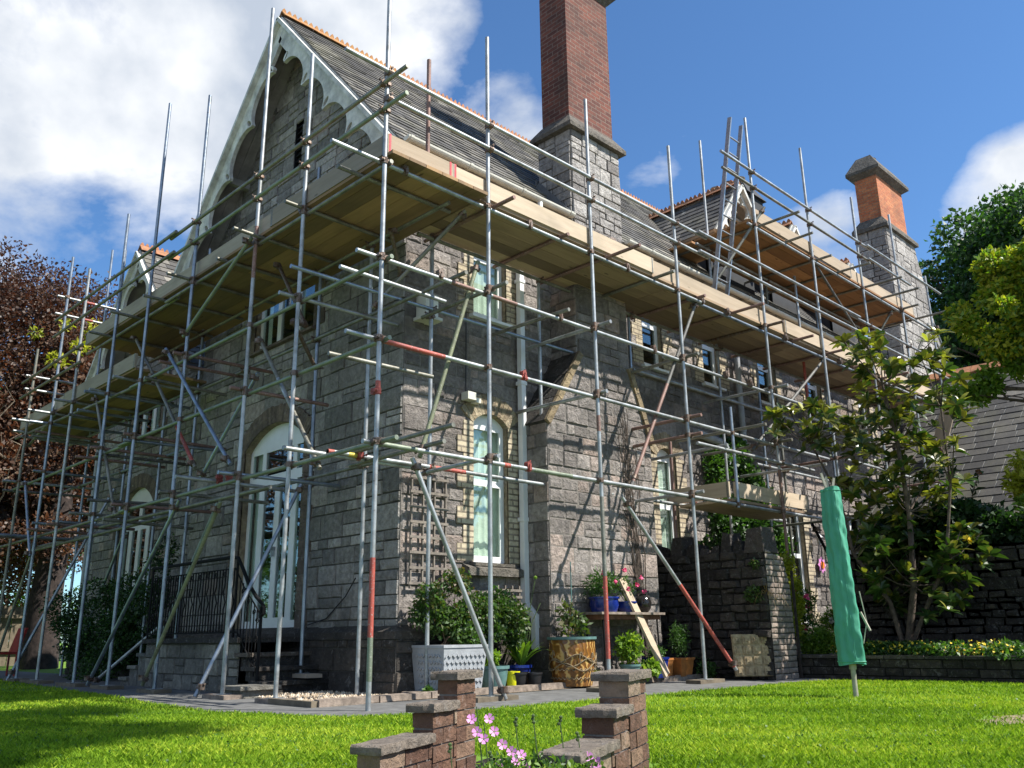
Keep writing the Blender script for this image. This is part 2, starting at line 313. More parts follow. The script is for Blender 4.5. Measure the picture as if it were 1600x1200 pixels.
# ---------------------------------------------------------------- mesh helpers
class MB:
    def __init__(s): s.v = []; s.f = []; s.t = []; s.uv = []
    def face(s, pts, tint=0.5, uv=None):
        i = len(s.v); s.v += [tuple(p) for p in pts]; s.f.append(tuple(range(i, i+len(pts)))); s.t.append(tint); s.uv.append(uv)
    def box(s, a, b, tint=None, faces='xXyYzZ'):
        if tint is None: tint = random.random()
        x0, y0, z0 = a; x1, y1, z1 = b
        P = [(x0,y0,z0),(x1,y0,z0),(x1,y1,z0),(x0,y1,z0),(x0,y0,z1),(x1,y0,z1),(x1,y1,z1),(x0,y1,z1)]
        s.hexa(P, tint)
    def hexa(s, P, tint=0.5):
        for q in ((3,2,1,0),(4,5,6,7),(0,1,5,4),(1,2,6,5),(2,3,7,6),(3,0,4,7)): s.face([P[k] for k in q], tint)
    def obox(s, c, ax, ay, az, tint=None):
        """oriented box from centre and three half-axis vectors"""
        if tint is None: tint = random.random()
        c = Vector(c); ax = Vector(ax); ay = Vector(ay); az = Vector(az)
        P = [c-ax-ay-az, c+ax-ay-az, c+ax+ay-az, c-ax+ay-az, c-ax-ay+az, c+ax-ay+az, c+ax+ay+az, c-ax+ay+az]
        s.hexa(P, tint)
    def bar(s, a, b, w, h, tint=None, up=(0, 0, 1)):
        """rectangular bar from a to b, width w (sideways) and height h"""
        a = Vector(a); b = Vector(b); d = b-a; up = Vector(up)
        sd = d.cross(up)
        if sd.length < 1e-6: sd = d.cross(Vector((1, 0, 0)))
        sd.normalize(); u = sd.cross(d).normalized()
        s.obox((a+b)/2, d/2, sd*w/2, u*h/2, tint)
    def tube(s, a, b, r=0.024, n=10, r2=None, tint=0.5, caps=True):
        a = Vector(a); b = Vector(b); r2 = r if r2 is None else r2
        d = (b-a).normalized(); x = d.orthogonal().normalized(); y = d.cross(x)
        A = [a+(x*math.cos(2*pi*k/n)+y*math.sin(2*pi*k/n))*r for k in range(n)]
        B = [b+(x*math.cos(2*pi*k/n)+y*math.sin(2*pi*k/n))*r2 for k in range(n)]
        for k in range(n): s.face([A[k], A[(k+1)%n], B[(k+1)%n], B[k]], tint)
        if caps: s.face(A[::-1], tint); s.face(B, tint)
    def path(s, pts, r=0.01, n=6, tint=0.5, r2=None):
        pts = [Vector(p) for p in pts]; m = len(pts)
        rings = []; x = None
        for i, p in enumerate(pts):
            d = (pts[min(i+1, m-1)]-pts[max(i-1, 0)])
            if d.length < 1e-9: d = Vector((0, 0, 1))
            d.normalize()
            if x is None: x = d.orthogonal().normalized()
            x = (x-d*x.dot(d)); x = x.normalized() if x.length > 1e-6 else d.orthogonal().normalized()
            y = d.cross(x); rr = r if r2 is None else r+(r2-r)*i/(m-1)
            rings.append([p+(x*math.cos(2*pi*k/n)+y*math.sin(2*pi*k/n))*rr for k in range(n)])
        for A, B in zip(rings, rings[1:]):
            for k in range(n): s.face([A[k], A[(k+1)%n], B[(k+1)%n], B[k]], tint)
        s.face(rings[0][::-1], tint); s.face(rings[-1], tint)
    def lathe(s, c, prof, n=24, tint=0.5, sx=1.0, sy=1.0):
        cx, cy, cz = c
        R = [[(cx+r*sx*math.cos(2*pi*k/n), cy+r*sy*math.sin(2*pi*k/n), cz+z) for k in range(n)] for r, z in prof]
        for A, B in zip(R, R[1:]):
            for k in range(n): s.face([A[k], A[(k+1)%n], B[(k+1)%n], B[k]], tint)
    def prism(s, poly, ext, tint=0.5, holes=()):
        """extrude a planar polygon (3-D points) by vector ext"""
        ext = Vector(ext); loops = [[Vector(p) for p in poly]]+[[Vector(p) for p in h] for h in holes]
        allp = [p for l in loops for p in l]
        tri = tessellate_polygon(loops)
        for t in tri:
            s.face([allp[i] for i in t], tint); s.face([allp[i]+ext for i in reversed(t)], tint)
        for l in loops:
            for i in range(len(l)):
                a, b = l[i], l[(i+1) % len(l)]
                s.face([a, b, b+ext, a+ext], tint)
    def build(s, name, mat, parent=None, org=None, smooth=False, label=None):
        if org is None:
            p = parent
            while p is not None and p.type != 'EMPTY' and p.parent is not None: p = p.parent
            org = Vector(p.location) if p is not None else Vector((0, 0, 0))
        org = Vector(org)
        me = bpy.data.meshes.new(name)
        V = np.array(s.v, dtype=np.float64)-np.array(org)
        sizes = np.array([len(f) for f in s.f], dtype=np.int32)
        # every face has its own vertices: weld is only needed when smooth
        me.from_pydata(V.tolist(), [], s.f)
        lt = np.repeat(np.array(s.t, dtype=np.float32), sizes)
        at = me.attributes.new('tint', 'FLOAT', 'CORNER'); at.data.foreach_set('value', lt)
        # box-projected UV in metres
        uv = me.uv_layers.new(name='UVMap')
        U = np.zeros((int(sizes.sum()), 2)); k = 0
        me.calc_loop_triangles() if False else None
        Vw = np.array(s.v)
        for fi, f in enumerate(s.f):
            P = Vw[list(f)]
            if s.uv[fi] is not None: U[k:k+len(f)] = s.uv[fi]
            else:
                n = np.zeros(3)
                for i in range(1, len(f)-1): n += np.cross(P[i]-P[0], P[i+1]-P[0])
                n = np.abs(n)
                if n[2] >= n[0] and n[2] >= n[1]: U[k:k+len(f)] = P[:, :2]
                elif n[0] > n[1]: U[k:k+len(f)] = P[:, [1, 2]]
                else: U[k:k+len(f)] = P[:, [0, 2]]
            k += len(f)
        uv.data.foreach_set('uv', U.astype(np.float32).ravel())
        if smooth:
            bm = bmesh.new(); bm.from_mesh(me); bmesh.ops.remove_doubles(bm, verts=bm.verts, dist=0.0004)
            bmesh.ops.recalc_face_normals(bm, faces=bm.faces)
            for f in bm.faces: f.smooth = True
            for e in bm.edges:
                if len(e.link_faces) == 2 and e.calc_face_angle(0) > 0.9: e.smooth = False
            bm.to_mesh(me); bm.free()
        me.materials.append(MAT[mat])
        o = bpy.data.objects.new(name, me); COL.objects.link(o)
        if parent is not None: o.parent = parent
        else: o.location = org
        if label: o['label'] = label
        return o
def tag(o, label=None, cat=None, group=None, kind=None):
    if label: o['label'] = label
    if cat: o['category'] = cat
    if group: o['group'] = group
    if kind: o['kind'] = kind
    return o
def thing(name, loc, label, cat, group=None):
    o = bpy.data.objects.new(name, None); COL.objects.link(o); o.location = loc; o.empty_display_size = 0.2
    return tag(o, label, cat, group)
def struct(name, mb, mat): return tag(mb.build(name, mat, org=(0, 0, 0)), kind='structure')
def lerp(a, b, t): return tuple(x+(y-x)*t for x, y in zip(a, b))

# fast leaf mesh with numpy: arrays of quads
def leafmesh(name, P, T, mat, parent=None, org=(0, 0, 0)):
    """P: (n,k,3) polygon corners, T: (n,) tints"""
    n, k, _ = P.shape
    if parent is not None:
        p = parent
        while p.type != 'EMPTY' and p.parent is not None: p = p.parent
        org = p.location
    me = bpy.data.meshes.new(name)
    V = (P-np.array(org)).reshape(-1, 3).astype(np.float32)
    me.vertices.add(n*k); me.vertices.foreach_set('co', V.ravel())
    me.loops.add(n*k); me.loops.foreach_set('vertex_index', np.arange(n*k, dtype=np.int32))
    me.polygons.add(n); me.polygons.foreach_set('loop_start', np.arange(0, n*k, k, dtype=np.int32))
    me.update(calc_edges=True)
    at = me.attributes.new('tint', 'FLOAT', 'CORNER'); at.data.foreach_set('value', np.repeat(T, k).astype(np.float32))
    me.materials.append(MAT[mat]); me.validate()
    o = bpy.data.objects.new(name, me); COL.objects.link(o)
    if parent is not None: o.parent = parent
    else: o.location = org
    return o
def rdir(n):
    v = NR.normal(size=(n, 3)); return v/np.linalg.norm(v, axis=1, keepdims=True)
def leaves_at(C, L, W, upbias=0.4, outdir=None, tint=None):
    """diamond leaves with a centre fold (two triangles as one bent quad) at points C"""
    n = len(C); d = rdir(n)
    if outdir is not None: d = d*0.8+outdir; d /= np.linalg.norm(d, axis=1, keepdims=True)
    nn = rdir(n)+np.array([0, 0, upbias]); s = np.cross(d, nn); s /= (np.linalg.norm(s, axis=1, keepdims=True)+1e-9)
    l = (L*(0.6+0.8*NR.rand(n)))[:, None]; w = (W*(0.6+0.8*NR.rand(n)))[:, None]
    up = np.cross(s, d)
    P = np.stack([C, C+d*l*0.45+s*w*0.5+up*w*0.15, C+d*l-up*w*0.2, C+d*l*0.45-s*w*0.5+up*w*0.15], axis=1)
    T = NR.rand(n) if tint is None else np.clip(tint+NR.normal(size=n)*0.16, 0, 1)
    return P, T
def clump_points(clumps, n, shell=0.55):
    """points in ellipsoid clumps (cx,cy,cz,rx,ry,rz), denser near their surface"""
    cl = np.array(clumps); wgt = (cl[:, 3]*cl[:, 4]*cl[:, 5])**0.7; idx = NR.choice(len(cl), n, p=wgt/wgt.sum())
    d = rdir(n); r = (shell+(1-shell)*NR.rand(n))**0.7
    r = r*(0.8+0.35*NR.rand(n))
    C = cl[idx, :3]+d*r[:, None]*cl[idx, 3:6]
    return C, d, idx
def crown(name, clumps, n, L, W, mat, parent=None, org=(0, 0, 0), shell=0.5, upbias=0.5):
    C, d, idx = clump_points(clumps, n, shell)
    ct = NR.rand(len(clumps))*0.5+0.25
    P, T = leaves_at(C, L, W, upbias, d*0.6, ct[idx])
    return leafmesh(name, P, T, mat, parent, org)
m_stone('voussoir', [(0, (0.26, 0.2, 0.13)), (0.5, (0.36, 0.29, 0.19)), (1, (0.45, 0.38, 0.26))], darkamt=0.5, dscale=3)
m_stone('voussoir_brown', [(0, (0.13, 0.10, 0.08)), (0.5, (0.19, 0.15, 0.12)), (1, (0.26, 0.2, 0.15))], darkamt=0.5, dscale=3)
# ---------------------------------------------------------------- ground
def ground():
    mb = MB()
    # lawn sheet with the notch of the lower terrace and its stair well cut out of it
    h = Vector((math.cos(math.radians(23.5)), math.sin(math.radians(23.5)), 0)); pr_ = Vector((h.y, -h.x, 0)); O = Vector((-1.751, -3.20, 0))
    v45 = Vector((cf.x, cf.y, 0)).normalized(); r45 = Vector((v45.y, -v45.x, 0)); Cc = Vector((CAMP.x, CAMP.y, 0))
    e = Cc+v45*3.55
    def cross(p, d):   # where a line p+t*d meets the terrace edge
        t = (e-p).dot(v45)/d.dot(v45); return p+d*t
    a0 = O-pr_*0.03+h*0.45; b0 = O+pr_*0.77+h*0.45
    a1 = cross(a0, -h); b1 = cross(b0, -h)
    L = e-r45*60; R = e+r45*60
    P = [L, a1, a0, b0, b1, R, R+v45*320+r45*200, L+v45*320-r45*300]
    for t in tessellate_polygon([P]): mb.face([P[i] for i in t])
    struct('lawn', mb, 'lawn_soil')
    m2 = MB(); z = Vector((0, 0, -0.95))
    for p, q in ((L, a1), (b1, R)): m2.face([p, q, q+z, p+z])
    for p, q in ((a1, a0), (a0, b0), (b0, b1)): m2.face([p, q, q+z, p+z])
    struct('terrace_wall', m2, 'rubble_dark')
    m3 = MB(); m3.face([L-v45*60+z, R-v45*60+z, R+v45*4+z, L+v45*4+z]); struct('lower_terrace', m3, 'patio')
    return O, h, pr_, (a0, b0)
STO, STH, STP, STW = ground()
pm = MB()
PATH_OUT = [(0.3, 30), (0.2, 12), (-0.42, 6), (-0.78, 2.6), (-0.9, 1.2), (-0.68, 0.4), (-0.45, -0.35), (0.1, -0.66), (1.1, -0.72), (3.0, -0.80), (5.0, -0.85), (6.2, -0.95), (7.02, -1.1)]
PATH_IN = [(1.6, 30), (1.6, 12), (1.3, 6), (0.35, 3), (0.3, 1.9), (-0.05, 1.2), (-0.05, 0.75), (0.1, 0.68), (1.5, 0.76), (3.0, 0.74), (4.4, 0.70), (5.6, 0.55), (7.02, 0.35)]
for i in range(len(PATH_OUT)-1):
    a, b, c, d = PATH_OUT[i], PATH_OUT[i+1], PATH_IN[i+1], PATH_IN[i]
    pm.face([(a[0], a[1], 0.006), (b[0], b[1], 0.006), (c[0], c[1], 0.006), (d[0], d[1], 0.006)])
struct('garden_path', pm, 'asphalt')
gb = MB()
gb.face([(-0.05, 0.72, 0.012), (7.0, 0.55, 0.012), (7.0, 1.5, 0.012), (-0.05, 1.5, 0.012)])
gb.face([(0.3, 1.5, 0.012), (1.45, 1.5, 0.012), (1.45, 3.0, 0.012), (0.3, 3.0, 0.012)])
struct('gravel_bed', gb, 'gravel_base')
def pebbles():
    n = 9000; X = NR.rand(n)*7.0-0.05; Y = 0.76+NR.rand(n)*0.72
    k = NR.rand(n) < 0.12; X[k] = 0.3+NR.rand(k.sum())*1.1; Y[k] = 1.4+NR.rand(k.sum())*1.4
    base = np.stack([X, Y, np.full(n, 0.02)], 1)
    s = 0.007+0.011*NR.rand(n)
    F = []; T = []
    a = NR.rand(n)*6.28
    for q in range(4):
        th0 = a+q*pi/2; th1 = th0+pi/2
        p0 = base+np.stack([np.cos(th0)*s, np.sin(th0)*s, -0.006+0*s], 1); p1 = base+np.stack([np.cos(th1)*s, np.sin(th1)*s, -0.006+0*s], 1)
        top = base+np.stack([0*s, 0*s, s*0.9], 1); F.append(np.stack([p0, p1, top], 1)); T.append(NR.rand(n) if q == 0 else T[0])
    m, nt, b = nodes('pebble'); lnk(nt, ramp(nt, attr(nt), [(0, (0.22, 0.15, 0.09)), (0.5, (0.45, 0.35, 0.23)), (1, (0.68, 0.6, 0.48))]), b.inputs['Base Color'])
    tag(leafmesh('gravel', np.concatenate(F), np.concatenate(T), 'pebble'), 'pale tan gravel spread over the bed along the house wall', 'gravel', kind='stuff')
pebbles()
# raised terrace behind the low wall
tm = MB(); tm.box((7.02, -30, -0.3), (40, 1.5, 0.30), 0.5); tm.box((7.02, 1.5, -0.3), (40, 40, 0.2), 0.5); struct('upper_terrace', tm, 'patio')
bm_ = MB(); bm_.box((7.3, -12, 0.2), (8.5, -1.0, 0.34)); struct('flower_bed_soil', bm_, 'soil')

# ---------------------------------------------------------------- masonry
def clip(poly, cv):
    """Sutherland-Hodgman: polygon against a counter-clockwise convex polygon"""
    out = poly
    for i in range(len(cv)):
        a, b = cv[i], cv[(i+1) % len(cv)]; inp = out; out = []
        if not inp: return []
        def side(p): return (b[0]-a[0])*(p[1]-a[1])-(b[1]-a[1])*(p[0]-a[0])
        for j in range(len(inp)):
            p, q = inp[j], inp[(j+1) % len(inp)]; sp, sq = side(p), side(q)
            if sp >= 0: out.append(p)
            if (sp > 0 and sq < 0) or (sp < 0 and sq > 0):
                t = sp/(sp-sq); out.append((p[0]+(q[0]-p[0])*t, p[1]+(q[1]-p[1])*t))
    return out
def area(p): return abs(sum(p[i][0]*p[(i+1) % len(p)][1]-p[(i+1) % len(p)][0]*p[i][1] for i in range(len(p))))/2
def sub(rects, o):
    res = []
    for (a, b, c, d) in rects:
        if a >= o[1] or b <= o[0] or c >= o[3] or d <= o[2]: res.append((a, b, c, d)); continue
        if a < o[0]: res.append((a, o[0], c, d))
        if b > o[1]: res.append((o[1], b, c, d))
        m0, m1 = max(a, o[0]), min(b, o[1])
        if c < o[2]: res.append((m0, m1, c, o[2]))
        if d > o[3]: res.append((m0, m1, o[3], d))
    return res
def masonry(mb, base, F, cv, openings=(), rows=(0.13, 0.17, 0.21, 0.26), wr=(1.0, 2.4), joint=0.013, proud=(0.008, 0.026), seed=1, sneck=0.3, ins=0.009, jit=0.004):
    rg = random.Random(seed)
    u0 = min(p[0] for p in cv); u1 = max(p[0] for p in cv); z0 = min(p[1] for p in cv); z1 = max(p[1] for p in cv)
    # backing of mortar
    us = sorted({u0, u1, *[o[0] for o in openings], *[o[1] for o in openings]}); zs = sorted({z0, z1, *[o[2] for o in openings], *[o[3] for o in openings]})
    us = [u for u in us if u0 <= u <= u1]; zs = [z for z in zs if z0 <= z <= z1]
    for a, b in zip(us, us[1:]):
        for c, d in zip(zs, zs[1:]):
            if any(o[0] <= (a+b)/2 <= o[1] and o[2] <= (c+d)/2 <= o[3] for o in openings): continue
            q = clip([(a, c), (b, c), (b, d), (a, d)], cv)
            if len(q) > 2: base.face([F(u, z, 0) for u, z in q])
    def block(a, b, c, d):
        for r in [r for o in [None] for r in _subs((a, b, c, d))]:
            if r[1]-r[0] < 0.03 or r[3]-r[2] < 0.03: continue
            j = joint/2
            q = clip([(r[0]+j, r[2]+j), (r[1]-j, r[2]+j), (r[1]-j, r[3]-j), (r[0]+j, r[3]-j)], cv)
            if len(q) < 3 or area(q) < 0.0012: continue
            q = [(u+rg.uniform(-1, 1)*jit, z+rg.uniform(-1, 1)*jit) for u, z in q]
            cx = sum(p[0] for p in q)/len(q); cz = sum(p[1] for p in q)/len(q); dpt = rg.uniform(*proud); t = rg.random()**0.9
            fr = []
            for u, z in q:
                l = math.hypot(u-cx, z-cz)+1e-6; k = max(0, (l-ins)/l); fr.append((cx+(u-cx)*k, cz+(z-cz)*k))
            tl = [dpt+rg.uniform(-0.004, 0.004) for _ in q]
            # roughly dressed face: a fan to a point off centre
            cc = F(cx+rg.uniform(-.02, .02), cz+rg.uniform(-.02, .02), dpt+rg.uniform(0.0, 0.012))
            for i in range(len(q)):
                k = (i+1) % len(q)
                mb.face([F(fr[i][0], fr[i][1], tl[i]), F(fr[k][0], fr[k][1], tl[k]), cc], t)
                mb.face([F(q[i][0], q[i][1], -0.002), F(q[k][0], q[k][1], -0.002), F(fr[k][0], fr[k][1], tl[k]), F(fr[i][0], fr[i][1], tl[i])], t)
    def _subs(r):
        rs = [r]
        for o in openings: rs = sub(rs, o)
        return rs
    z = z0
    while z < z1-0.02:
        h = min(rg.choice(rows)*rg.uniform(0.92, 1.08), z1-z)
        u = u0
        while u < u1-0.02:
            w = h*rg.uniform(*wr)+0.05
            if u+w > u1-0.1: w = u1-u
            if h > 0.19 and rg.random() < sneck and w > 0.2:
                s = rg.uniform(0.4, 0.62)*h
                block(u, u+w, z, z+s); k = rg.uniform(0.35, 0.7)
                if w > 0.35: block(u, u+w*k, z+s, z+h); block(u+w*k, u+w, z+s, z+h)
                else: block(u, u+w, z+s, z+h)
            else: block(u, u+w, z, z+h)
            u += w
        z += h
def FL(X): return lambda u, z, d=0.0: (X-d, u, z)
def FR(Y): return lambda u, z, d=0.0: (u, Y-d, z)
def rect(a, b, c, d): return [(a, c), (b, c), (b, d), (a, d)]
class Wall:
    def __init__(s, parent, mat='limestone', name='wall', label=None, back='mortar'): s.back = back; s.b = MB(); s.s = MB(); s.parent = parent; s.mat = mat; s.name = name; s.label = label
    def add(s, F, cv, openings=(), **k): masonry(s.s, s.b, F, cv, openings, **k); return s
    def done(s):
        w = s.b.build(s.name, s.back, s.parent, label=s.label); s.s.build('stonework', s.mat, w); return w
def arc_pts(u0, u1, zs, rise, n=14):
    w = (u1-u0)/2; c = (u0+u1)/2
    if rise <= 0.001: return [(u1, zs), (u0, zs)]
    R = (w*w+rise*rise)/(2*rise); zc = zs+rise-R; a = math.asin(min(1, w/R))
    if rise > w: a = pi-a
    return [(c+R*math.sin(a-2*a*i/n), zc+R*math.cos(a-2*a*i/n)) for i in range(n+1)]
def opening(parent, F, u0, u1, z0, z1, rise=0.0, depth=0.14, panes=(), name='window', fw=0.055, reveal='voussoir', blind=None, sill=True, sillmat='upvc', surround='brick', arch=None, label=None, silld=0.09, handles=False):
    """a framed opening: frame > panes, sill; blind behind; brick surround and arch on the wall"""
    zs = z1-rise; outl = [(u0, z0), (u1, z0)]+arc_pts(u0, u1, zs, rise)
    mb = MB(); hol = [[F(a, c, -depth-0.015), F(b, c, -depth-0.015), F(b, d, -depth-0.015), F(a, d, -depth-0.015)] for a, b, c, d in panes]
    e0 = Vector(F(0, 0, 0)); e1 = Vector(F(0, 0, 1)); nrm = e1-e0
    mb.prism([F(u, z, -depth-0.015) for u, z in outl], nrm*0.045, holes=hol)
    for a, b, c, d in panes:   # glazing beads
        for (p, q, w, h) in (((a, c), (b, c), 0.02, 0.012), ((a, d), (b, d), 0.02, 0.012)):
            mb.bar(F(p[0], p[1]+(0.008 if p[1] == c else -0.008), -depth+0.026), F(q[0], q[1]+(0.008 if q[1] == c else -0.008), -depth+0.026), 0.014, 0.016)
        for uu in (a+0.008, b-0.008): mb.bar(F(uu, c+0.017, -depth+0.025), F(uu, d-0.017, -depth+0.025), 0.014, 0.014)
    w = mb.build(name, 'upvc', parent, label=label)
    for a, b, c, d in panes:
        g = MB(); g.prism([F(a, c, -depth+0.004), F(b, c, -depth+0.004), F(b, d, -depth+0.004), F(a, d, -depth+0.004)], nrm*0.006); g.build('pane', 'glass', w)
    rv = MB()
    for i in range(len(outl)):
        p, q = outl[i], outl[(i+1) % len(outl)]
        rv.face([F(p[0], p[1], 0.016), F(q[0], q[1], 0.016), F(q[0], q[1], -depth-0.03), F(p[0], p[1], -depth-0.03)])
    rv.build('reveal', reveal, w)
    rm = MB(); dd = depth+0.95
    rm.face([F(u0-.3, z0-.3, -dd), F(u1+.3, z0-.3, -dd), F(u1+.3, z1+.3, -dd), F(u0-.3, z1+.3, -dd)])
    for p, q in (((u0-.3, z0-.3), (u1+.3, z0-.3)), ((u1+.3, z0-.3), (u1+.3, z1+.3)), ((u1+.3, z1+.3), (u0-.3, z1+.3)), ((u0-.3, z1+.3), (u0-.3, z0-.3))):
        rm.face([F(p[0], p[1], -depth-0.05), F(q[0], q[1], -depth-0.05), F(q[0], q[1], -dd), F(p[0], p[1], -dd)])
    rm.build('room_behind', 'dark_room', w)
    if blind:
        bl = MB()
        for (a, b, c, d) in blind:
            n = max(4, int((b-a)/0.035))
            for i in range(n):
                p = a+(b-a)*i/n; q = a+(b-a)*(i+1)/n; o1 = -depth-0.1-0.012*math.sin(i*1.9); o2 = -depth-0.1-0.012*math.sin((i+1)*1.9)
                bl.face([F(p, c, o1+.04), F(q, c, o2+.04), F(q, d, o2+.04), F(p, d, o1+.04)])
        bl.build('curtain', 'cream_curtain', w)
    if sill:
        s = MB(); s.hexa([F(u0-0.06, z0-0.05, silld), F(u1+0.06, z0-0.05, silld), F(u1+0.06, z0-0.05, -depth), F(u0-0.06, z0-0.05, -depth), F(u0-0.06, z0-0.012, silld), F(u1+0.06, z0-0.012, silld), F(u1+0.06, z0+0.006, -depth), F(u0-0.06, z0+0.006, -depth)])
        s.build('sill', sillmat, w)
    if handles:
        h = MB()
        for uu, zz in handles: h.bar(F(uu, zz, -depth+0.06), F(uu, zz-0.13, -depth+0.06), 0.02, 0.02); h.bar(F(uu, zz-0.02, -depth+0.03), F(uu, zz-0.02, -depth+0.07), 0.03, 0.05)
        h.build('handle', 'aluminium', w)
    if surround:
        for s_, uu in ((-1, u0), (1, u1)):
            sb = MB(); z = z0; i = 0
            while z < zs-0.02:
                hh = min(0.225, zs-z); wd = 0.17 if i % 2 else 0.27
                a, b = (uu-wd, uu) if s_ < 0 else (uu, uu+wd)
                P = [F(a, z+.004, -0.0), F(b, z+.004, -0.0), F(b, z+.004, 0.03), F(a, z+.004, 0.03), F(a, z+hh-.004, 0.0), F(b, z+hh-.004, 0.0), F(b, z+hh-.004, 0.03), F(a, z+hh-.004, 0.03)]
                sb.hexa(P, random.random())
                z += hh; i += 1
            sb.build('brick_surround', 'yellow_brick' if surround == 'brick' else surround, w)
    if rise > 0.001 or arch:
        th = 0.26; am = MB(); A = arc_pts(u0, u1, zs, rise, 36)
        cu_, cz_ = (u0+u1)/2, None
        wdt = (u1-u0)/2; R = (wdt*wdt+rise*rise)/(2*rise); zc = zs+rise-R
        n = max(9, int(len(A)*(u1-u0)*0.62)); a = math.asin(min(1, wdt/R)); a = pi-a if rise > wdt else a; a *= 1.06
        for i in range(n):
            t0 = a-2*a*(i+0.04)/n; t1 = a-2*a*(i+0.96)/n; r0 = R; r1 = R+th*random.uniform(0.94, 1.04)
            q = [(cu_+r0*math.sin(t0), zc+r0*math.cos(t0)), (cu_+r1*math.sin(t0), zc+r1*math.cos(t0)), (cu_+r1*math.sin(t1), zc+r1*math.cos(t1)), (cu_+r0*math.sin(t1), zc+r0*math.cos(t1))]
            am.hexa([F(u, z, -0.09) for u, z in q]+[F(u, z, 0.034) for u, z in q], random.random())
        am.build('arch', arch or 'voussoir', w)
    return w

# ---------------------------------------------------------------- the house
HX, HY = 1.45, 1.5
house = thing('stone_house', (HX, HY, 0), 'large grey limestone house with steep slate gabled roof, wrapped in scaffolding', 'house')
sl_ = 1.143
zroof = lambda y: 6.6+sl_*(min(y, 8.5-y)-1.1)
O_door = (3.66, 5.32, 0.74, 3.62); O_up = (3.58, 5.27, 4.85, 6.35); O_slit = (4.2, 4.42, 7.65, 8.5)
w = Wall(house, name='wall', label='shaded gable wall of grey limestone blocks')
w.add(FL(HX), [(1.5, 0.66), (7.0, 0.66), (7.0, 6.98), (4.25, 10.1), (1.5, 6.98)], [O_door, O_up, O_slit], seed=3, rows=(0.12, 0.16, 0.2, 0.26, 0.3), wr=(0.9, 2.2))
w.done()
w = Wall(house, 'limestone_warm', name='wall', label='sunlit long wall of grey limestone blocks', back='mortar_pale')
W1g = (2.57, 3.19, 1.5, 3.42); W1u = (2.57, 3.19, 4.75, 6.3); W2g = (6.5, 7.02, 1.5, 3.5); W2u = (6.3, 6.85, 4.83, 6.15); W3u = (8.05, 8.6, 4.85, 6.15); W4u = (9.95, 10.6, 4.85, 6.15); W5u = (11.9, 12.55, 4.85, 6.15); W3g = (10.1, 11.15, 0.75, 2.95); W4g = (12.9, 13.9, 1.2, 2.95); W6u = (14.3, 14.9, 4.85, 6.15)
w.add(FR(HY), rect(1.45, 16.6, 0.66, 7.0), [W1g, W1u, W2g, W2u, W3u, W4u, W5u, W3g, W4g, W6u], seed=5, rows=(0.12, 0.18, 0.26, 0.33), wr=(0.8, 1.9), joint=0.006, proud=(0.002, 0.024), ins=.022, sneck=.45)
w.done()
# second gabled bay, set back
X2 = 1.8
O2d = (9.35, 10.85, 0.72, 3.42); O2u = (9.4, 10.95, 4.4, 5.6)
w = Wall(house, name='wall', label='set back gable wall at the far left end')
w.add(FL(X2), [(7.0, 0.66), (12.6, 0.66), (12.6, 5.3), (10.1, 8.12), (7.0, 4.62)], [O2d, O2u], seed=8)
w.done()
# closing walls at the back and far sides
cb = MB(); cb.box((1.6, 7.0, 0), (16.6, 7.1, 7.0)); cb.box((16.5, 1.6, 0), (16.6, 7.1, 7.0)); cb.box((1.95, 12.45, 0), (9, 12.58, 5.2)); cb.box((9, 7.1, 0), (9.1, 12.5, 5.2)); cb.build('back_wall', 'mortar', house)
# plinth with a chamfered top
pl = Wall(house, 'plinth_stone', 'plinth', label='blackened projecting plinth')
pl.add(FL(HX-0.1), rect(1.4, 7.0, 0, 0.6), seed=2, rows=(0.26, 0.3), wr=(1.5, 3.2)); pl.add(FR(HY-0.1), rect(1.35, 3.45, 0, 0.6), seed=4, rows=(0.26, 0.3), wr=(1.0, 2.2))
pl.add(FL(X2-0.1), rect(7.0, 12.6, 0, 0.6), seed=6, rows=(0.26, 0.3), wr=(1.5, 3.2)); pl.add(FR(HY-0.1), rect(5.7, 16.6, 0, 0.6), seed=7, rows=(0.26, 0.3), wr=(1.0, 2.2))
pl.done()
ch = MB()
ch.hexa([(1.32, 1.37, .6), (1.45, 1.5, .6), (1.45, 7.0, .6), (1.32, 7.0, .6), (1.32, 1.37, .68), (1.45, 1.5, .76), (1.45, 7.0, .76), (1.32, 7.0, .68)], .6)
ch.hexa([(1.325, 1.375, .6), (3.45, 1.375, .6), (3.45, 1.5, .6), (1.45, 1.5, .6), (1.325, 1.375, .68), (3.45, 1.375, .68), (3.45, 1.5, .76), (1.45, 1.5, .76)], .6)
ch.hexa([(5.7, 1.38, .6), (16.6, 1.38, .6), (16.6, 1.5, .6), (5.7, 1.5, .6), (5.7, 1.38, .68), (16.6, 1.38, .68), (16.6, 1.5, .76), (5.7, 1.5, .76)], .6)
ch.hexa([(1.67, 7.0, .6), (1.8, 7.0, .6), (1.8, 12.6, .6), (1.67, 12.6, .6), (1.67, 7.0, .68), (1.8, 7.0, .76), (1.8, 12.6, .76), (1.67, 12.6, .68)], .6)
ch.build('plinth_cap', 'plinth_stone', house)
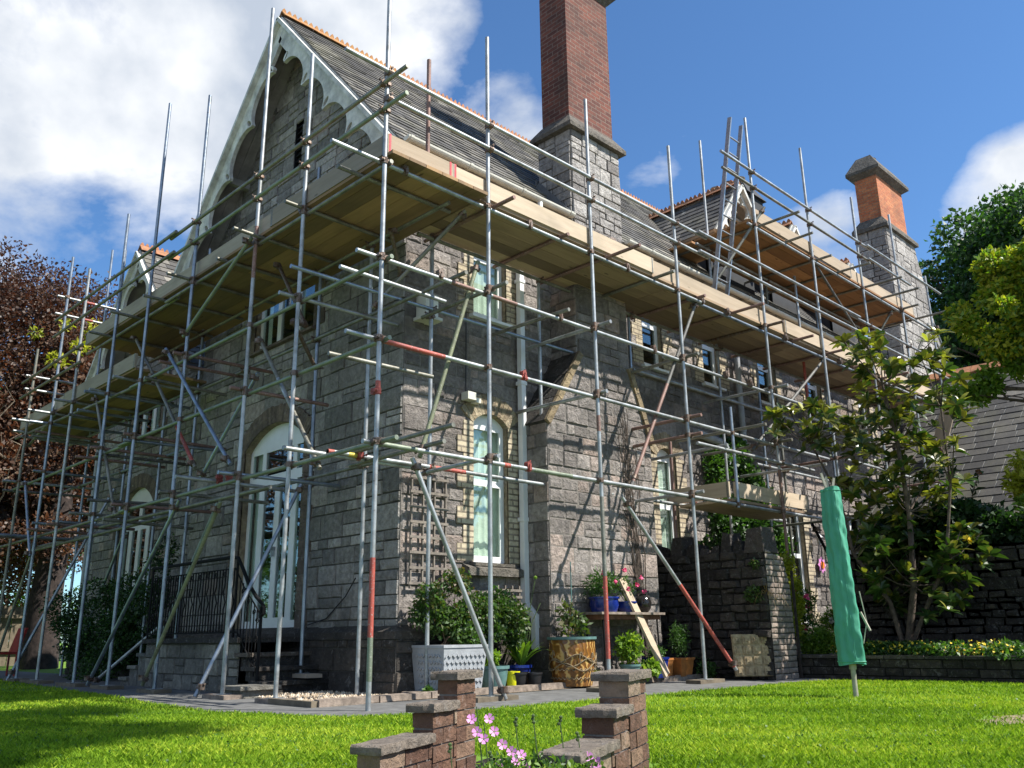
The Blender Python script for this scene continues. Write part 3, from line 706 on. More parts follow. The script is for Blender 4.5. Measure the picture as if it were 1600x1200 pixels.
# chimney breast and tall stack
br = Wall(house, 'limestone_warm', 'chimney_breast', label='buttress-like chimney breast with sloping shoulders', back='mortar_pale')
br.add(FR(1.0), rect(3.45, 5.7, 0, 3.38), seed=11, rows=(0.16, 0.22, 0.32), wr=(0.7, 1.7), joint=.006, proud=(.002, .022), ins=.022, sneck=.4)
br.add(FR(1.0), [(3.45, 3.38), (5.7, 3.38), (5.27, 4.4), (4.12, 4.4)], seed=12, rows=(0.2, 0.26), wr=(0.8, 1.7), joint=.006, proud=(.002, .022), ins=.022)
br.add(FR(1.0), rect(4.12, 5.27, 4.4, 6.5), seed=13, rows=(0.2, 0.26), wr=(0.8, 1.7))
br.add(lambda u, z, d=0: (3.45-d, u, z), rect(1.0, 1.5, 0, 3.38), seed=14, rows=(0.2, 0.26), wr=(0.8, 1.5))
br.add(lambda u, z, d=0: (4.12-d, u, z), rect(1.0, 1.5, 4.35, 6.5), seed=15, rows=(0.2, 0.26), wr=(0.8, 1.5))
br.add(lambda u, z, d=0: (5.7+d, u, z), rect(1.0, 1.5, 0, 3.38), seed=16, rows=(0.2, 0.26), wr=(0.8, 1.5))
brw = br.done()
wt = MB()
def slab(a, b, y0, y1, th, mb):
    n = 3
    for i in range(n):
        p = lerp(a, b, i/n); q = lerp(a, b, (i+1)/n-0.01); d = Vector((q[0]-p[0], 0, q[1]-p[1])).normalized(); nn = Vector((-d.z, 0, d.x)) if a[0] < b[0] else Vector((d.z, 0, -d.x))
        P = [Vector((p[0], y0, p[1])), Vector((q[0], y0, q[1])), Vector((q[0], y1, q[1])), Vector((p[0], y1, p[1]))]
        mb.hexa([v-nn*0.06 for v in P]+[v+nn*th for v in P], random.random())
for A_, B_ in (((3.42, 3.33), (4.14, 4.44)), ((5.73, 3.33), (5.25, 4.44))):
    wt = MB(); slab(A_, B_, 1.0, 1.5, 0.03, wt); ws_ = wt.build('weathering_slab', 'plinth_stone', brw); we = MB(); slab(A_, B_, 0.95, 1.0, 0.035, we); we.build('slab_edge', 'weathering', ws_)  # dark plinth stone puts shade onto the slab tops; edges keep tan stone

chim = Wall(house, 'limestone_pale', 'chimney', label='tall dark red brick chimney on a stone base')
CY0, CY1 = 1.0, 1.66
for F, a, b, sd in ((FR(CY0), 4.12, 5.27, 21), (lambda u, z, d=0: (4.12-d, u, z), CY0, CY1, 22), (lambda u, z, d=0: (5.27+d, u, z), CY0, CY1, 23), (lambda u, z, d=0: (u, CY1+d, z), 4.12, 5.27, 24)):
    chim.add(F, rect(a, b, 6.4, 8.02), seed=sd, rows=(0.2, 0.24, 0.28), wr=(0.8, 1.6))
chw = chim.done()
def frustum(mb, x0, x1, y0, y1, z0, X0, X1, Y0, Y1, z1, t=0.5):
    mb.hexa([(x0, y0, z0), (x1, y0, z0), (x1, y1, z0), (x0, y1, z0), (X0, Y0, z1), (X1, Y0, z1), (X1, Y1, z1), (X0, Y1, z1)], t)
cp = MB(); frustum(cp, 4.02, 5.37, 0.9, 1.76, 8.02, 4.02, 5.37, 0.9, 1.76, 8.09); frustum(cp, 4.02, 5.37, 0.9, 1.76, 8.09, 4.16, 5.23, 1.04, 1.62, 8.3); cp.build('chimney_ledge', 'cap_stone', chw)
bs_ = MB(); bs_.box((4.17, 1.05, 8.2), (5.22, 1.61, 10.95)); bs_.build('brick_shaft', 'chimney_brick', chw)
cc = MB(); frustum(cc, 4.17, 5.22, 1.05, 1.61, 10.85, 4.0, 5.39, 0.88, 1.78, 11.05); cc.box((4.0, 0.88, 11.05), (5.39, 1.78, 11.2)); frustum(cc, 4.0, 5.39, 0.88, 1.78, 11.2, 4.2, 5.2, 1.1, 1.6, 11.38)
cc.build('chimney_cap', 'cap_stone', chw)
fl = MB(); fl.bar((4.06, 1.66, 7.26), (4.06, 0.98, 6.48), 0.03, 0.16); fl.bar((4.1, 1.72, 7.34), (5.3, 1.72, 7.34), 0.03, 0.16); fl.build('flashing', 'lead', chw)

# far chimney, stone stack with battered side and orange brick shaft
far = Wall(house, 'limestone_pale', 'chimney', label='far chimney of orange brick on a tapering stone stack')
far.add(FR(1.2), [(16.7, 0.3), (20.6, 0.3), (20.0, 6.2), (18.55, 10.7), (16.7, 10.7)], seed=31, rows=(0.22, 0.26, 0.32), wr=(0.9, 1.9))
far.add(lambda u, z, d=0: (16.7-d, u, z), rect(1.2, 1.95, 4, 10.7), seed=32, rows=(0.22, 0.26, 0.32), wr=(0.9, 1.7))
fw_ = far.done()
fb = MB(); fb.prism([(16.7, 1.95, 0.3), (20.6, 1.95, 0.3), (20.0, 1.95, 6.2), (18.55, 1.95, 10.7), (16.7, 1.95, 10.7)], (0, -0.7, 0)); fb.build('stack_core', 'mortar', fw_)
fq = MB()
for k in range(22):
    z = 0.6+k*0.26; x = 20.6-0.6*(z-.3)/5.9; fq.box((x-(0.32 if k % 2 else 0.2), 1.15, z), (x+.02, 1.3, z+.25))
fq.build('brick_quoin', 'yellow_brick', fw_)
fs = MB(); frustum(fs, 16.62, 18.65, 1.1, 2.05, 10.68, 16.62, 18.65, 1.1, 2.05, 10.78); frustum(fs, 16.62, 18.65, 1.1, 2.05, 10.78, 16.78, 18.45, 1.28, 1.87, 11.05); fs.build('chimney_ledge', 'cap_stone', fw_)
fo = MB(); fo.box((16.78, 1.28, 10.9), (18.43, 1.86, 12.32)); fo.build('brick_shaft', 'orange_brick', fw_)
fc = MB(); frustum(fc, 16.78, 18.43, 1.28, 1.86, 12.26, 16.62, 18.6, 1.12, 2.02, 12.38); fc.box((16.62, 1.12, 12.38), (18.6, 2.02, 12.47)); frustum(fc, 16.62, 18.6, 1.12, 2.02, 12.47, 16.85, 18.4, 1.38, 1.78, 12.92); fc.build('chimney_cap', 'cap_stone', fw_)
fp = MB(); fp.lathe((17.3, 1.57, 12.85), [(0.15, 0), (0.13, 0.12), (0.16, 0.16), (0.0, 0.18)], 16); fp.build('chimney_pot', 'chimney_pot', fw_, smooth=True)

# ---------------------------------------------------------------- roofs
def slates(mb, A, U, V, ulen, vlen, row=0.19, wid=0.27, clipf=None, seed=1, gap=0.006):
    """courses of slates: A origin at the eave, U along the eave, V up the slope"""
    rg = random.Random(seed); A = Vector(A); U = Vector(U).normalized(); V = Vector(V).normalized(); N = U.cross(V)
    if N.z < 0: N = -N
    nr = int(math.ceil(vlen/row))
    for r in range(nr):
        v0 = r*row; v1 = min(v0+row+0.02, vlen); u = -(wid/2 if r % 2 else 0)
        while u < ulen:
            w = wid*rg.uniform(0.9, 1.1); a = max(0, u); b = min(ulen, u+w-gap); u += w
            if b-a < 0.03: continue
            if clipf:
                k = clipf(v0)
                a = max(a, k[0]); b = min(b, k[1])
                if b-a < 0.03: continue
            j0 = rg.uniform(-0.008, 0.008); t0 = 0.016+rg.uniform(-.003, .006); t = rg.random()**1.3
            p = [A+U*a+V*(v0+j0)+N*t0, A+U*b+V*(v0+j0)+N*(t0+rg.uniform(-.003, .003)), A+U*b+V*v1+N*0.003, A+U*a+V*v1+N*0.003]
            mb.face(p, t); mb.face([p[0]-N*0.018, p[1]-N*0.018, p[1], p[0]], t)
def roofslab(mb, A, U, V, ulen, vlen, th=0.05):
    A = Vector(A); U = Vector(U).normalized(); V = Vector(V).normalized(); N = U.cross(V)
    if N.z < 0: N = -N
    P = [A, A+U*ulen, A+U*ulen+V*vlen, A+V*vlen]
    mb.hexa([p-N*th for p in P]+[p for p in P], 0.5)
RX0 = 0.98; RL = 16.6; EY = 1.02; EZ = 6.51; sv = Vector((0, 1, sl_)).normalized(); SLEN = (4.25-EY)/sv.y
rf = MB(); roofslab(rf, (RX0, EY, EZ), (1, 0, 0), sv, RL, SLEN); roofslab(rf, (RX0, 8.5-EY, EZ), (1, 0, 0), Vector((0, -1, sl_)), RL, SLEN)
roof = rf.build('roof', 'soffit', house, label='steep slate roof with orange crested ridge')
sm = MB(); slates(sm, (RX0-0.03, EY, EZ), (1, 0, 0), sv, RL, SLEN, row=0.17, wid=0.25, seed=2); slates(sm, (RX0-0.03, 8.5-EY, EZ), (1, 0, 0), Vector((0, -1, sl_)), RL, SLEN, row=0.19, seed=3); sm.build('slates', 'slate', roof)
def ridge(parent, a, b, lichen=False, size=1.0, name='ridge_tiles'):
    mb = MB(); mc = MB(); a = Vector(a); b = Vector(b); d = b-a; L = d.length; d.normalize(); s = Vector((-d.y, d.x, 0)); n = int(L/0.3)
    for i in range(n):
        p = a+d*(L*i/n); q = a+d*(L*(i+1)/n-0.008); zz = random.uniform(-.004, .004); t = random.random()
        tgt = mc if (lichen and i < 8) else mb
        for k in (-1, 1):
            v = [p+s*k*0.12*size+Vector((0, 0, -0.09*size+zz)), q+s*k*0.12*size+Vector((0, 0, -0.09*size+zz)), q+Vector((0, 0, 0.05*size+zz)), p+Vector((0, 0, 0.05*size+zz))]
            o = s*k*0.012
            tgt.hexa([x-o for x in v]+[x+o for x in v], t)
        for j in range(3):   # the crest
            c = p.lerp(q, (j+0.5)/3); w2 = (q-p)/6.5
            tgt.prism([c-w2+Vector((0, 0, 0.045*size)), c+w2+Vector((0, 0, 0.045*size)), c+w2*0.5+Vector((0, 0, 0.105*size)), c+Vector((0, 0, 0.13*size)), c-w2*0.5+Vector((0, 0, 0.105*size))], s*0.022, t)
    o = mb.build(name, 'terracotta', parent)
    if lichen: mc.build('lichen_tiles', 'terracotta_lichen', o)
    return o
zr = EZ+sl_*(4.25-EY)
ridge(roof, (RX0-0.03, 4.25, zr+0.02), (RX0+RL, 4.25, zr+0.02), True)
# bargeboards with cusped arches
def bargeboard(parent, X, yc, zc, half, slope, name='bargeboard', P=0.94, depth=0.06, sc=1.0, axis='y', n_arch=4):
    for sgn in (-1, 1):
        L = half*math.hypot(1, slope); c, s = 1/math.hypot(1, slope), slope/math.hypot(1, slope)
        def pt(l, t):   # l down the slope from the apex, t below the top edge
            a = l*c-t*s; z = zc-l*s-t*c
            return (X, yc+sgn*a, z) if axis == 'y' else (yc+sgn*a, X, z)
        up = [(l, 0.0) for l in np.linspace(0, L, 3)]
        lo = []
        first = 0.78*sc; band = 0.235*sc; cusp = 0.36*sc
        N = 120; lmin = band*s/c*0.98
        for i in range(N+1):
            l = lmin+(L-lmin)*i/N; x = (l-first)
            if x < 0: e = 0.9*(1+x/first*0.6)-0.0; w_ = band+0.10*sc
            else:
                k = (x % (P*sc))/(P*sc); w_ = band+cusp*(1-math.sqrt(max(0, 1-(abs(2*k-1)**2.2))))+0.03*sc
            lo.append((l, w_))
        lo[0] = (band*s/c+0.0, band)
        poly = [pt(*p) for p in up]+[pt(*p) for p in reversed(lo)]
        holes = []
        for k in range(n_arch):
            l0 = first+P*sc*k
            if l0+0.12 > L: break
            holes.append([pt(l0+0.075*sc*math.cos(t)*0.55, band+cusp*0.45+0.085*sc*math.sin(t)) for t in np.linspace(0, 2*pi, 12, endpoint=False)])
        mb = MB(); mb.prism(poly, (depth, 0, 0) if axis == 'y' else (0, depth, 0), holes=holes)
        # moulded strip along the top edge
        q = MB()
        a, b = Vector(pt(0.05, 0.05)), Vector(pt(L, 0.05)); off = Vector((-0.03, 0, 0) if axis == 'y' else (0, -0.03, 0))
        q.bar(a+off, b+off, 0.06, 0.10, up=(1, 0, 0) if axis == 'y' else (0, 1, 0))
        bb = mb.build(name, 'bargeboard_paint', parent); q.build('moulding', 'bargeboard_paint', bb)
bargeboard(house, RX0-0.02, 4.25, zr-0.03, 4.25-EY+0.02, sl_)
pu = MB()
for y, z in ((5.9, 8.0), (7.0, 6.75), (2.6, 8.0), (1.5, 6.75)): pu.box((RX0+0.04, y-.05, z-.09), (1.5, y+.05, z+.03))
for k in range(3):
    for sgn in (-1, 1):
        y0 = 4.25+sgn*0.05; y1 = 4.25+sgn*3.1; xx = 1.12+0.16*k
        pu.bar((xx, y0, zr-0.16), (xx, y1, zr-0.16-3.05*sl_), 0.02, 0.03, up=(1, 0, 0))
pu.build('purlin', 'soffit', house)
# gutter, rafter feet
gt = MB()
def halfpipe(mb, a, b, r=0.062):
    a = Vector(a); b = Vector(b); d = (b-a).normalized(); s = Vector((-d.y, d.x, 0)); n = 8
    P = lambda p, k, rr: p+s*rr*math.cos(pi+pi*k/n)+Vector((0, 0, rr*math.sin(pi+pi*k/n)))
    for k in range(n):
        mb.face([P(a, k, r), P(a, k+1, r), P(b, k+1, r), P(b, k, r)]); mb.face([P(a, k, r-.006), P(a, k+1, r-.006), P(b, k+1, r-.006), P(b, k, r-.006)])
        mb.face([a, P(a, k, r), P(a, k+1, r)]); mb.face([b, P(b, k, r), P(b, k+1, r)])
for a, b in ((0.99, 4.06), (5.33, 16.5)): halfpipe(gt, (a, 0.95, 6.535), (b, 0.95, 6.535))
x = 1.02
while x < 16.4:
    if not 4.0 < x < 5.4: halfpipe(gt, (x, 0.95, 6.535), (x+0.05, 0.95, 6.535), 0.072)
    x += 0.98
g_ = gt.build('gutter', 'gutter_plastic', house)
o_ = MB(); o_.tube((3.36, 0.95, 6.48), (3.36, 0.95, 6.36), 0.04, 12); o_.path([(3.36, 0.95, 6.4), (3.37, 1.0, 6.3), (3.38, 1.35, 6.05), (3.39, 1.4, 5.95)], 0.036, 10); o_.build('outlet', 'upvc', g_)
x = 1.2
while x < 16.3:
    if not 3.95 < x < 5.4: rm_ = MB(); rm_.hexa([(x, 1.0, 6.38), (x+.08, 1.0, 6.38), (x+.08, 1.5, 6.3), (x, 1.5, 6.3), (x, 1.0, 6.45), (x+.08, 1.0, 6.45), (x+.08, 1.5, 6.75), (x, 1.5, 6.75)], random.random()); rm_.build('rafter_foot', 'rafter_wood', house)
    x += 0.42
fa = MB(); fa.box((1.0, 1.5, 6.2), (16.5, 1.54, 7.0)); fa.build('wall_plate', 'soffit', house)
# windows and doors
def grid(u0, u1, z0, z1, nu, nz, fr=0.06, bar=0.05):
    W_ = (u1-u0-2*fr-(nu-1)*bar)/nu; H_ = (z1-z0-2*fr-(nz-1)*bar)/nz
    return [(u0+fr+i*(W_+bar), u0+fr+i*(W_+bar)+W_, z0+fr+j*(H_+bar), z0+fr+j*(H_+bar)+H_) for i in range(nu) for j in range(nz)]
FLh = FL(HX); FRh = FR(HY)
a, b, c, d = O_door
dw = (b-a)
pan = [(a+.06, a+.33, c+.10, 2.78), (a+.44, a+.78, c+.14, 2.76), (a+.88, a+1.22, c+.14, 2.76), (b-.33, b-.06, c+.10, 2.78),
       (a+.06, a+.37, 2.88, 3.26), (a+.44, a+1.22, 2.88, 3.26), (b-.37, b-.06, 2.88, 3.26)]
opening(house, FLh, *O_door, rise=0.32, depth=0.12, panes=pan, name='french_door', arch='voussoir_brown', surround='voussoir_brown', sill=False, handles=[(a+.81, 1.85), (a+.85, 1.85)], blind=[(a+.04, a+.34, c, 3.3), (a+.44, a+.58, c, 3.3), (b-.34, b-.04, c, 3.3)], label='white glazed double door under a segmental brick arch')
a, b, c, d = O_up
opening(house, FLh, *O_up, depth=0.1, panes=grid(a, b, c, d, 3, 1, 0.06, 0.075), surround='voussoir_brown', sillmat='voussoir_brown', blind=[(a+.55, a+.8, c, d), (b-.2, b-.05, c, d)], label='upper white three-light window in the gable wall')
sm_ = MB(); sm_.box((1.50, 4.2, 7.65), (1.9, 4.42, 8.5)); so_ = sm_.build('slit_window', 'dark_room', house, label='narrow dark slit window in the gable')
lv = MB()
for k in range(8): lv.bar((1.48, 4.2, 7.72+k*.1), (1.48, 4.42, 7.72+k*.1), 0.05, 0.015)
for yy in (4.19, 4.43): lv.box((1.44, yy-.02, 7.62), (1.5, yy+.02, 8.52))
lv.build('louvre', 'black_iron', so_)
a, b, c, d = O2d
pan = [(a+.07, a+.30, c+.12, 2.66), (a+.42, a+.70, c+.16, 2.64), (a+.80, a+1.08, c+.16, 2.64), (b-.30, b-.07, c+.12, 2.66), (a+.07, a+.70, 2.78, 3.08), (a+.80, b-.07, 2.78, 3.08)]
opening(house, FL(X2), *O2d, rise=0.34, depth=0.1, panes=pan, name='french_door', arch='voussoir_brown', surround='voussoir_brown', sill=False, blind=[(a+.4, a+.66, c, 2.7), (b-.3, b-.15, c, 2.7)], label='far white glazed door under an arch')
a, b, c, d = O2u
opening(house, FL(X2), *O2u, depth=0.1, panes=grid(a, b, c, d, 3, 1, 0.07, 0.08), surround='voussoir_brown', sillmat='voussoir_brown', blind=[(a+.5, a+.9, c, d)], label='upper white window of the far gable')
def win(o, nu=1, nz=2, rise=0.0, lab=None, bl=True, **k):
    a, b, c, d = o
    H = d-rise
    pn = [(a+.06, b-.06, c+.07, c+(H-c)*0.57-.025), (a+.06, b-.06, c+(H-c)*0.57+.025, H-.05)] if nz == 2 else grid(a, b, c, d, nu, nz)
    if nu == 2: pn = [(p, (a+b)/2-.025, r, s) for p, q, r, s in pn]+[((a+b)/2+.025, q, r, s) for p, q, r, s in pn]
    return opening(house, FRh, a, b, c, d, rise=rise, depth=0.10, panes=pn, blind=[(a+.03, b-.03, c, d-rise)] if bl else None, label=lab, **k)
win(W1g, rise=0.14, lab='tall narrow sunlit ground floor window with pale curtain', sillmat='cap_stone', silld=0.1)
win(W1u, lab='upper window nearest the house corner'); win(W2g, rise=0.14, lab='narrow window right of the chimney breast'); win(W2u, bl=False); win(W3u, bl=False); win(W4u, bl=False); win(W5u, bl=False); win(W6u, bl=False); win(W3g, nu=2, bl=False); win(W4g, nu=2, bl=False)
sc_ = MB(); sc_.hexa([(2.4, 1.36, 1.33), (3.33, 1.36, 1.33), (3.33, 1.5, 1.33), (2.4, 1.5, 1.33), (2.4, 1.36, 1.42), (3.33, 1.36, 1.42), (3.33, 1.5, 1.48), (2.4, 1.5, 1.48)], .5); sc_.build('stone_sill', 'cap_stone', house)
st = MB(); st.hexa([(5.75, 1.42, 4.62), (16.5, 1.42, 4.62), (16.5, 1.5, 4.62), (5.75, 1.5, 4.62), (5.75, 1.42, 4.70), (16.5, 1.42, 4.70), (16.5, 1.5, 4.76), (5.75, 1.5, 4.76)], .5); st.build('string_course', 'limestone', house)
# pipes
dp = MB(); dp.box((3.35, 1.36, 1.0), (3.43, 1.44, 6.0), .5)
for z in (2.05, 3.9, 5.4): dp.box((3.335, 1.35, z), (3.445, 1.46, z+.05), .5)
dp.bar((3.39, 1.40, 1.01), (3.40, 1.24, 0.84), 0.078, 0.078, .5); dp.bar((3.40, 1.24, 0.87), (3.40, 1.24, 0.45), 0.076, 0.076, .5, up=(0, 1, 0)); dp.build('downpipe', 'upvc', house, label='white square downpipe beside the chimney breast')
sp = MB(); sp.path([(9.05, 1.38, 6.2), (9.05, 1.38, 3.8)], 0.055, 12); sp.path([(7.5, 1.36, 3.85), (8.3, 1.36, 3.78), (8.38, 1.36, 3.7), (8.4, 1.36, 3.4)], 0.07, 12)
for z in (4.1, 5.2): sp.tube((9.05, 1.38, z), (9.05, 1.38, z+.08), 0.068, 12)
sp.build('soil_pipe', 'lead_planter', house)
dq = MB(); dq.path([(1.95, 7.3, 4.4), (1.72, 7.35, 4.2), (1.72, 7.35, 0.3)], 0.04, 10); dq.build('downpipe', 'lead_planter', house); dq = MB(); dq.path([(1.72, 12.3, 5.0), (1.72, 12.3, 0.3)], 0.045, 10); dq.build('downpipe', 'lead_planter', house)
for (x0, x1, y0, z0, z1, nm, mt, lb) in ((1.62, 1.82, 1.30, 4.45, 4.75, 'vent_cover', 'gutter_plastic', 'small pale box on the wall near the corner'),):
    v = MB(); v.box((x0, y0, z0), (x1, 1.5, z1)); v.box((x0-.04, y0-.04, z0-.04), (x1+.04, 1.5, z0)); v.build(nm, mt, house, label=lb)
sw = MB(); sw.box((2.36, 1.34, 3.52), (2.5, 1.47, 3.62)); sw.box((2.52, 1.36, 3.50), (2.60, 1.47, 3.56)); sw.build('security_light', 'gutter_plastic', house)
cbm = MB(); cbm.path([(2.42, 1.455, 5.0), (2.425, 1.455, 4.3), (2.42, 1.455, 3.6)], 0.008, 5); cbm.build('wall_cable', 'cable', house); cbm = MB(); cbm.path([(1.35-.01, 2.2, 1.3), (1.41, 2.5, 1.1), (1.41, 2.9, 0.85), (1.40, 3.3, 0.78)], 0.008, 5); cbm.build('wall_cable', 'cable', house)
# dormers
def dormer(xc, zap, half, y0, lab):
    s2 = 1.3; zf = zap-half*s2; yb = EY+(zap-EZ)/sl_+0.1
    f = MB(); hw = half-0.18; zb = EZ+(y0+0.3-EY)*sl_-.1
    f.prism([(xc-hw, y0+0.3, zb), (xc+hw, y0+0.3, zb), (xc+hw, y0+0.3, zap-hw*s2-.08), (xc, y0+.3, zap-.08), (xc-hw, y0+.3, zap-hw*s2-.08)], (0, 0.06, 0))
    d = f.build('dormer', 'dark_cladding', house, label=lab)
    tp = MB(); tp.prism([(xc-hw*.93, y0+0.29, zap-hw*s2), (xc+hw*.93, y0+0.29, zap-hw*s2), (xc, y0+.29, zap-.1)], (0, -0.02, 0)); tp.build('gable_panel', 'soffit', d)
    for sg in (-1, 1):
        k = MB(); xx = xc+sg*hw; zt = zap-hw*s2-.1
        k.prism([(xx, y0+.32, zb-.1), (xx, y0+.32, zt), (xx, EY+(zt-EZ)/sl_+.15, zt)], (0.04*sg*-1, 0, 0)); k.build('cheek', 'dark_cladding', d)
    r = MB(); L = half*math.hypot(1, s2); q = MB()
    for sg in (-1, 1):
        U = Vector((0, 1, 0)); V = Vector((-sg, 0, s2)).normalized(); A = Vector((xc+sg*half, y0, zap-half*s2))
        roofslab(r, A, U, V, yb-y0, L, 0.05)
        slates(q, A, U, V, yb-y0, L, 0.17, 0.25, seed=int(xc*7+sg))
    rr = r.build('dormer_roof', 'soffit', d); q.build('slates', 'slate', rr)
    ridge(rr, (xc, y0-.02, zap+.05), (xc, yb, zap+.05), size=0.8)
    bargeboard(d, y0-0.03, xc, zap+.01, half+.01, s2, 'bargeboard', P=0.55, sc=0.5, axis='x', n_arch=2)
    g = MB(); g.prism([(xc-.4, y0+.27, zap-1.15), (xc+.4, y0+.27, zap-1.15), (xc+.4, y0+.27, zap-.62), (xc-.4, y0+.27, zap-.62)], (0, -0.02, 0)); g.build('window', 'dark_room', d)
    h = MB()
    for a, b in (((-.4, -1.15), (.4, -1.15)), ((-.4, -.62), (.4, -.62)), ((-.4, -1.15), (-.4, -.62)), ((.4, -1.15), (.4, -.62)), ((0, -1.15), (0, -.62))):
        h.bar((xc+a[0], y0+.23, zap+a[1]), (xc+b[0], y0+.23, zap+b[1]), 0.05, 0.06, up=(0, 1, 0))
    h.build('window_frame', 'white_paint', d)
dormer(9.45, 9.18, 1.0, 1.25, 'nearest dormer with white carved bargeboard'); dormer(11.65, 9.06, 0.75, 1.3, 'middle dormer'); dormer(14.35, 8.98, 0.75, 1.3, 'far dormer')
# second bay roof
z2 = 8.22; yc2 = 10.1
r2 = MB(); V1 = Vector((0, 1, sl_)).normalized(); hl = 2.75/V1.y
roofslab(r2, (1.32, yc2-2.75, z2-2.75*sl_), (1, 0, 0), V1, 8, hl); roofslab(r2, (1.32, yc2+2.75, z2-2.75*sl_), (1, 0, 0), Vector((0, -1, sl_)), 8, hl)
ro2 = r2.build('roof', 'soffit', house, label='lower slate roof over the set back bay')
q2 = MB(); slates(q2, (1.30, yc2-2.75, z2-2.75*sl_), (1, 0, 0), V1, 8, hl, seed=9); slates(q2, (1.30, yc2+2.75, z2-2.75*sl_), (1, 0, 0), Vector((0, -1, sl_)), 8, hl, seed=10); q2.build('slates', 'slate', ro2)
ridge(ro2, (1.29, yc2, z2+.03), (9.3, yc2, z2+.03)); bargeboard(house, 1.30, yc2, z2-.02, 2.75, sl_, P=0.8, sc=0.8)
# central stack behind the dormers
bc = MB(); bc.box((12.95, 3.0, 8.4), (13.6, 4.45, 11.1)); bco = bc.build('chimney', 'orange_brick', house, label='central stack behind the dormers with clay pots')
bd = MB(); frustum(bd, 12.9, 13.65, 2.95, 4.5, 9.6, 12.9, 13.65, 2.95, 4.5, 10.95); frustum(bd, 12.82, 13.72, 2.87, 4.58, 10.95, 13.05, 13.5, 3.1, 4.3, 11.35); bd.build('chimney_cap', 'dark_cladding', bco)
for i, yy in enumerate((3.3, 3.6, 4.0)):
    p = MB(); p.lathe((13.25, yy, 11.3), [(0.13, 0), (0.11, 0.22), (0.14, 0.25), (0.14, 0.3), (0.1, 0.3), (0.09, 0.2)], 18); p.build('chimney_pot', 'chimney_pot' if i == 2 else 'cap_stone', bco, smooth=True)

# ---------------------------------------------------------------- entrance steps and railing
steps = thing('entrance_steps', (0.9, 3.3, 0), 'low stone platform and steps below the white glazed door in the gable wall', 'steps')
sw_ = Wall(steps, 'step_stone', 'platform_wall')
sw_.add(FL(0.5), rect(3.3, 5.95, 0, 0.58), seed=41, rows=(0.17, 0.2), wr=(0.9, 2.2)); sw_.add(lambda u, z, d=0: (u, 5.95+d, z), rect(0.5, 1.35, 0, 0.58), seed=42, rows=(0.17, 0.2))
sw_.add(FL(0.5), [(3.3, 0.43), (3.3, 0), (2.72, 0), (2.72, 0.12)][::-1] if False else rect(2.75, 3.3, 0, 0.12), seed=44, rows=(0.12,))
sw_.done()
tr = MB(); tr.box((0.44, 3.26, 0.58), (1.42, 6.0, 0.64), .3)
tr.build('platform_slab', 'plinth_stone', steps)
for z, y in ((0.465, 3.06), (0.31, 2.88), (0.155, 2.68)):
    t_ = MB(); t_.box((0.47, y, z-.045), (1.40, y+.32, z), random.random()); t_.box((0.53, y+.04, z-.16), (1.38, y+.30, z-.045), .2); t_.build('step', 'plinth_stone', steps)
for z, y in ((0.45, 6.0), (0.28, 6.28), (0.12, 6.56)):
    t_ = MB(); t_.box((0.5, y, z-.045), (1.40, y+.30, z), random.random()); t_.box((0.53, y, 0), (1.38, y+.26, z-.045), .2); t_.build('step', 'step_stone', steps)
tt = MB(); tt.box((0.12, 2.45, 0.0), (0.5, 2.85, 0.09), .8); tt.box((0.06, 2.4, 0.09), (0.55, 2.9, 0.13), .5); tt.build('newel_block', 'step_stone', steps)
rail = thing('iron_railing', (0.5, 4.5, 0.62), 'black wrought iron railing with scrolls round the platform of the glazed door', 'railing')
def scroll(mb, c, r, sgn, turns=1.3):
    mb.path([(c[0], c[1]+sgn*r*(1-t*0.75)*math.cos(2*pi*turns*t), c[2]+r*(1-t*0.75)*math.sin(2*pi*turns*t)) for t in np.linspace(0, 1, 12)], 0.006, 4)
tr_ = MB(); tr_.path([(0.5, 6.0, 1.60), (0.5, 3.62, 1.60), (0.5, 3.5, 1.58), (0.5, 3.38, 1.46), (0.5, 3.2, 1.26), (0.5, 3.0, 1.1), (0.5, 2.86, 1.02), (0.5, 2.80, 0.97), (0.5, 2.80, 0.90), (0.5, 2.85, 0.88)], 0.022, 8)
tr_.path([(0.5, 5.98, 1.46), (0.5, 3.55, 1.46), (0.5, 3.3, 1.22), (0.5, 2.9, 0.92)], 0.009, 5); tr_.path([(0.5, 5.98, 0.70), (0.5, 3.4, 0.70), (0.5, 2.9, 0.25)], 0.010, 5); tr_.build('hand_rail', 'black_iron', rail)
for yy_, z_ in ((3.5, .6), (5.98, .6)): nw = MB(); nw.tube((.5, yy_, z_), (.5, yy_, 1.6), .016, 8); nw.build('newel_post', 'black_iron', rail)
nw = MB(); nw.tube((0.5, 2.86, 0.13), (0.5, 2.86, 0.98), 0.02, 8)
for z in (0.4, 0.62, 0.82): scroll(nw, (0.5, 2.94, z), 0.04, 1)
nw.build('newel_post', 'black_iron', rail)
y = 5.9; i = 0; bb_ = MB()
while y > 3.45:
    if i % 3 == 1:
        bb_.path([(0.5, y, 0.70), (0.5, y, 0.98), (0.5, y-.035, 1.06), (0.5, y+.035, 1.18), (0.5, y, 1.26), (0.5, y, 1.46)], 0.009, 5); scroll(bb_, (0.5, y+.03, 1.40), 0.035, 1)
    else: bb_.tube((0.5, y, 0.70), (0.5, y, 1.46), 0.0095, 5)
    y -= 0.075; i += 1
for k in range(7):
    yy = 3.4-k*.075; zt = 1.46-(3.55-yy)*0.84; bb_.tube((0.5, yy, max(.2, zt-.75)), (0.5, yy, zt), 0.007, 4)
    if k % 2: scroll(bb_, (0.5, yy, zt-.1), 0.04, -1)
bb_.build('balusters', 'black_iron', rail)
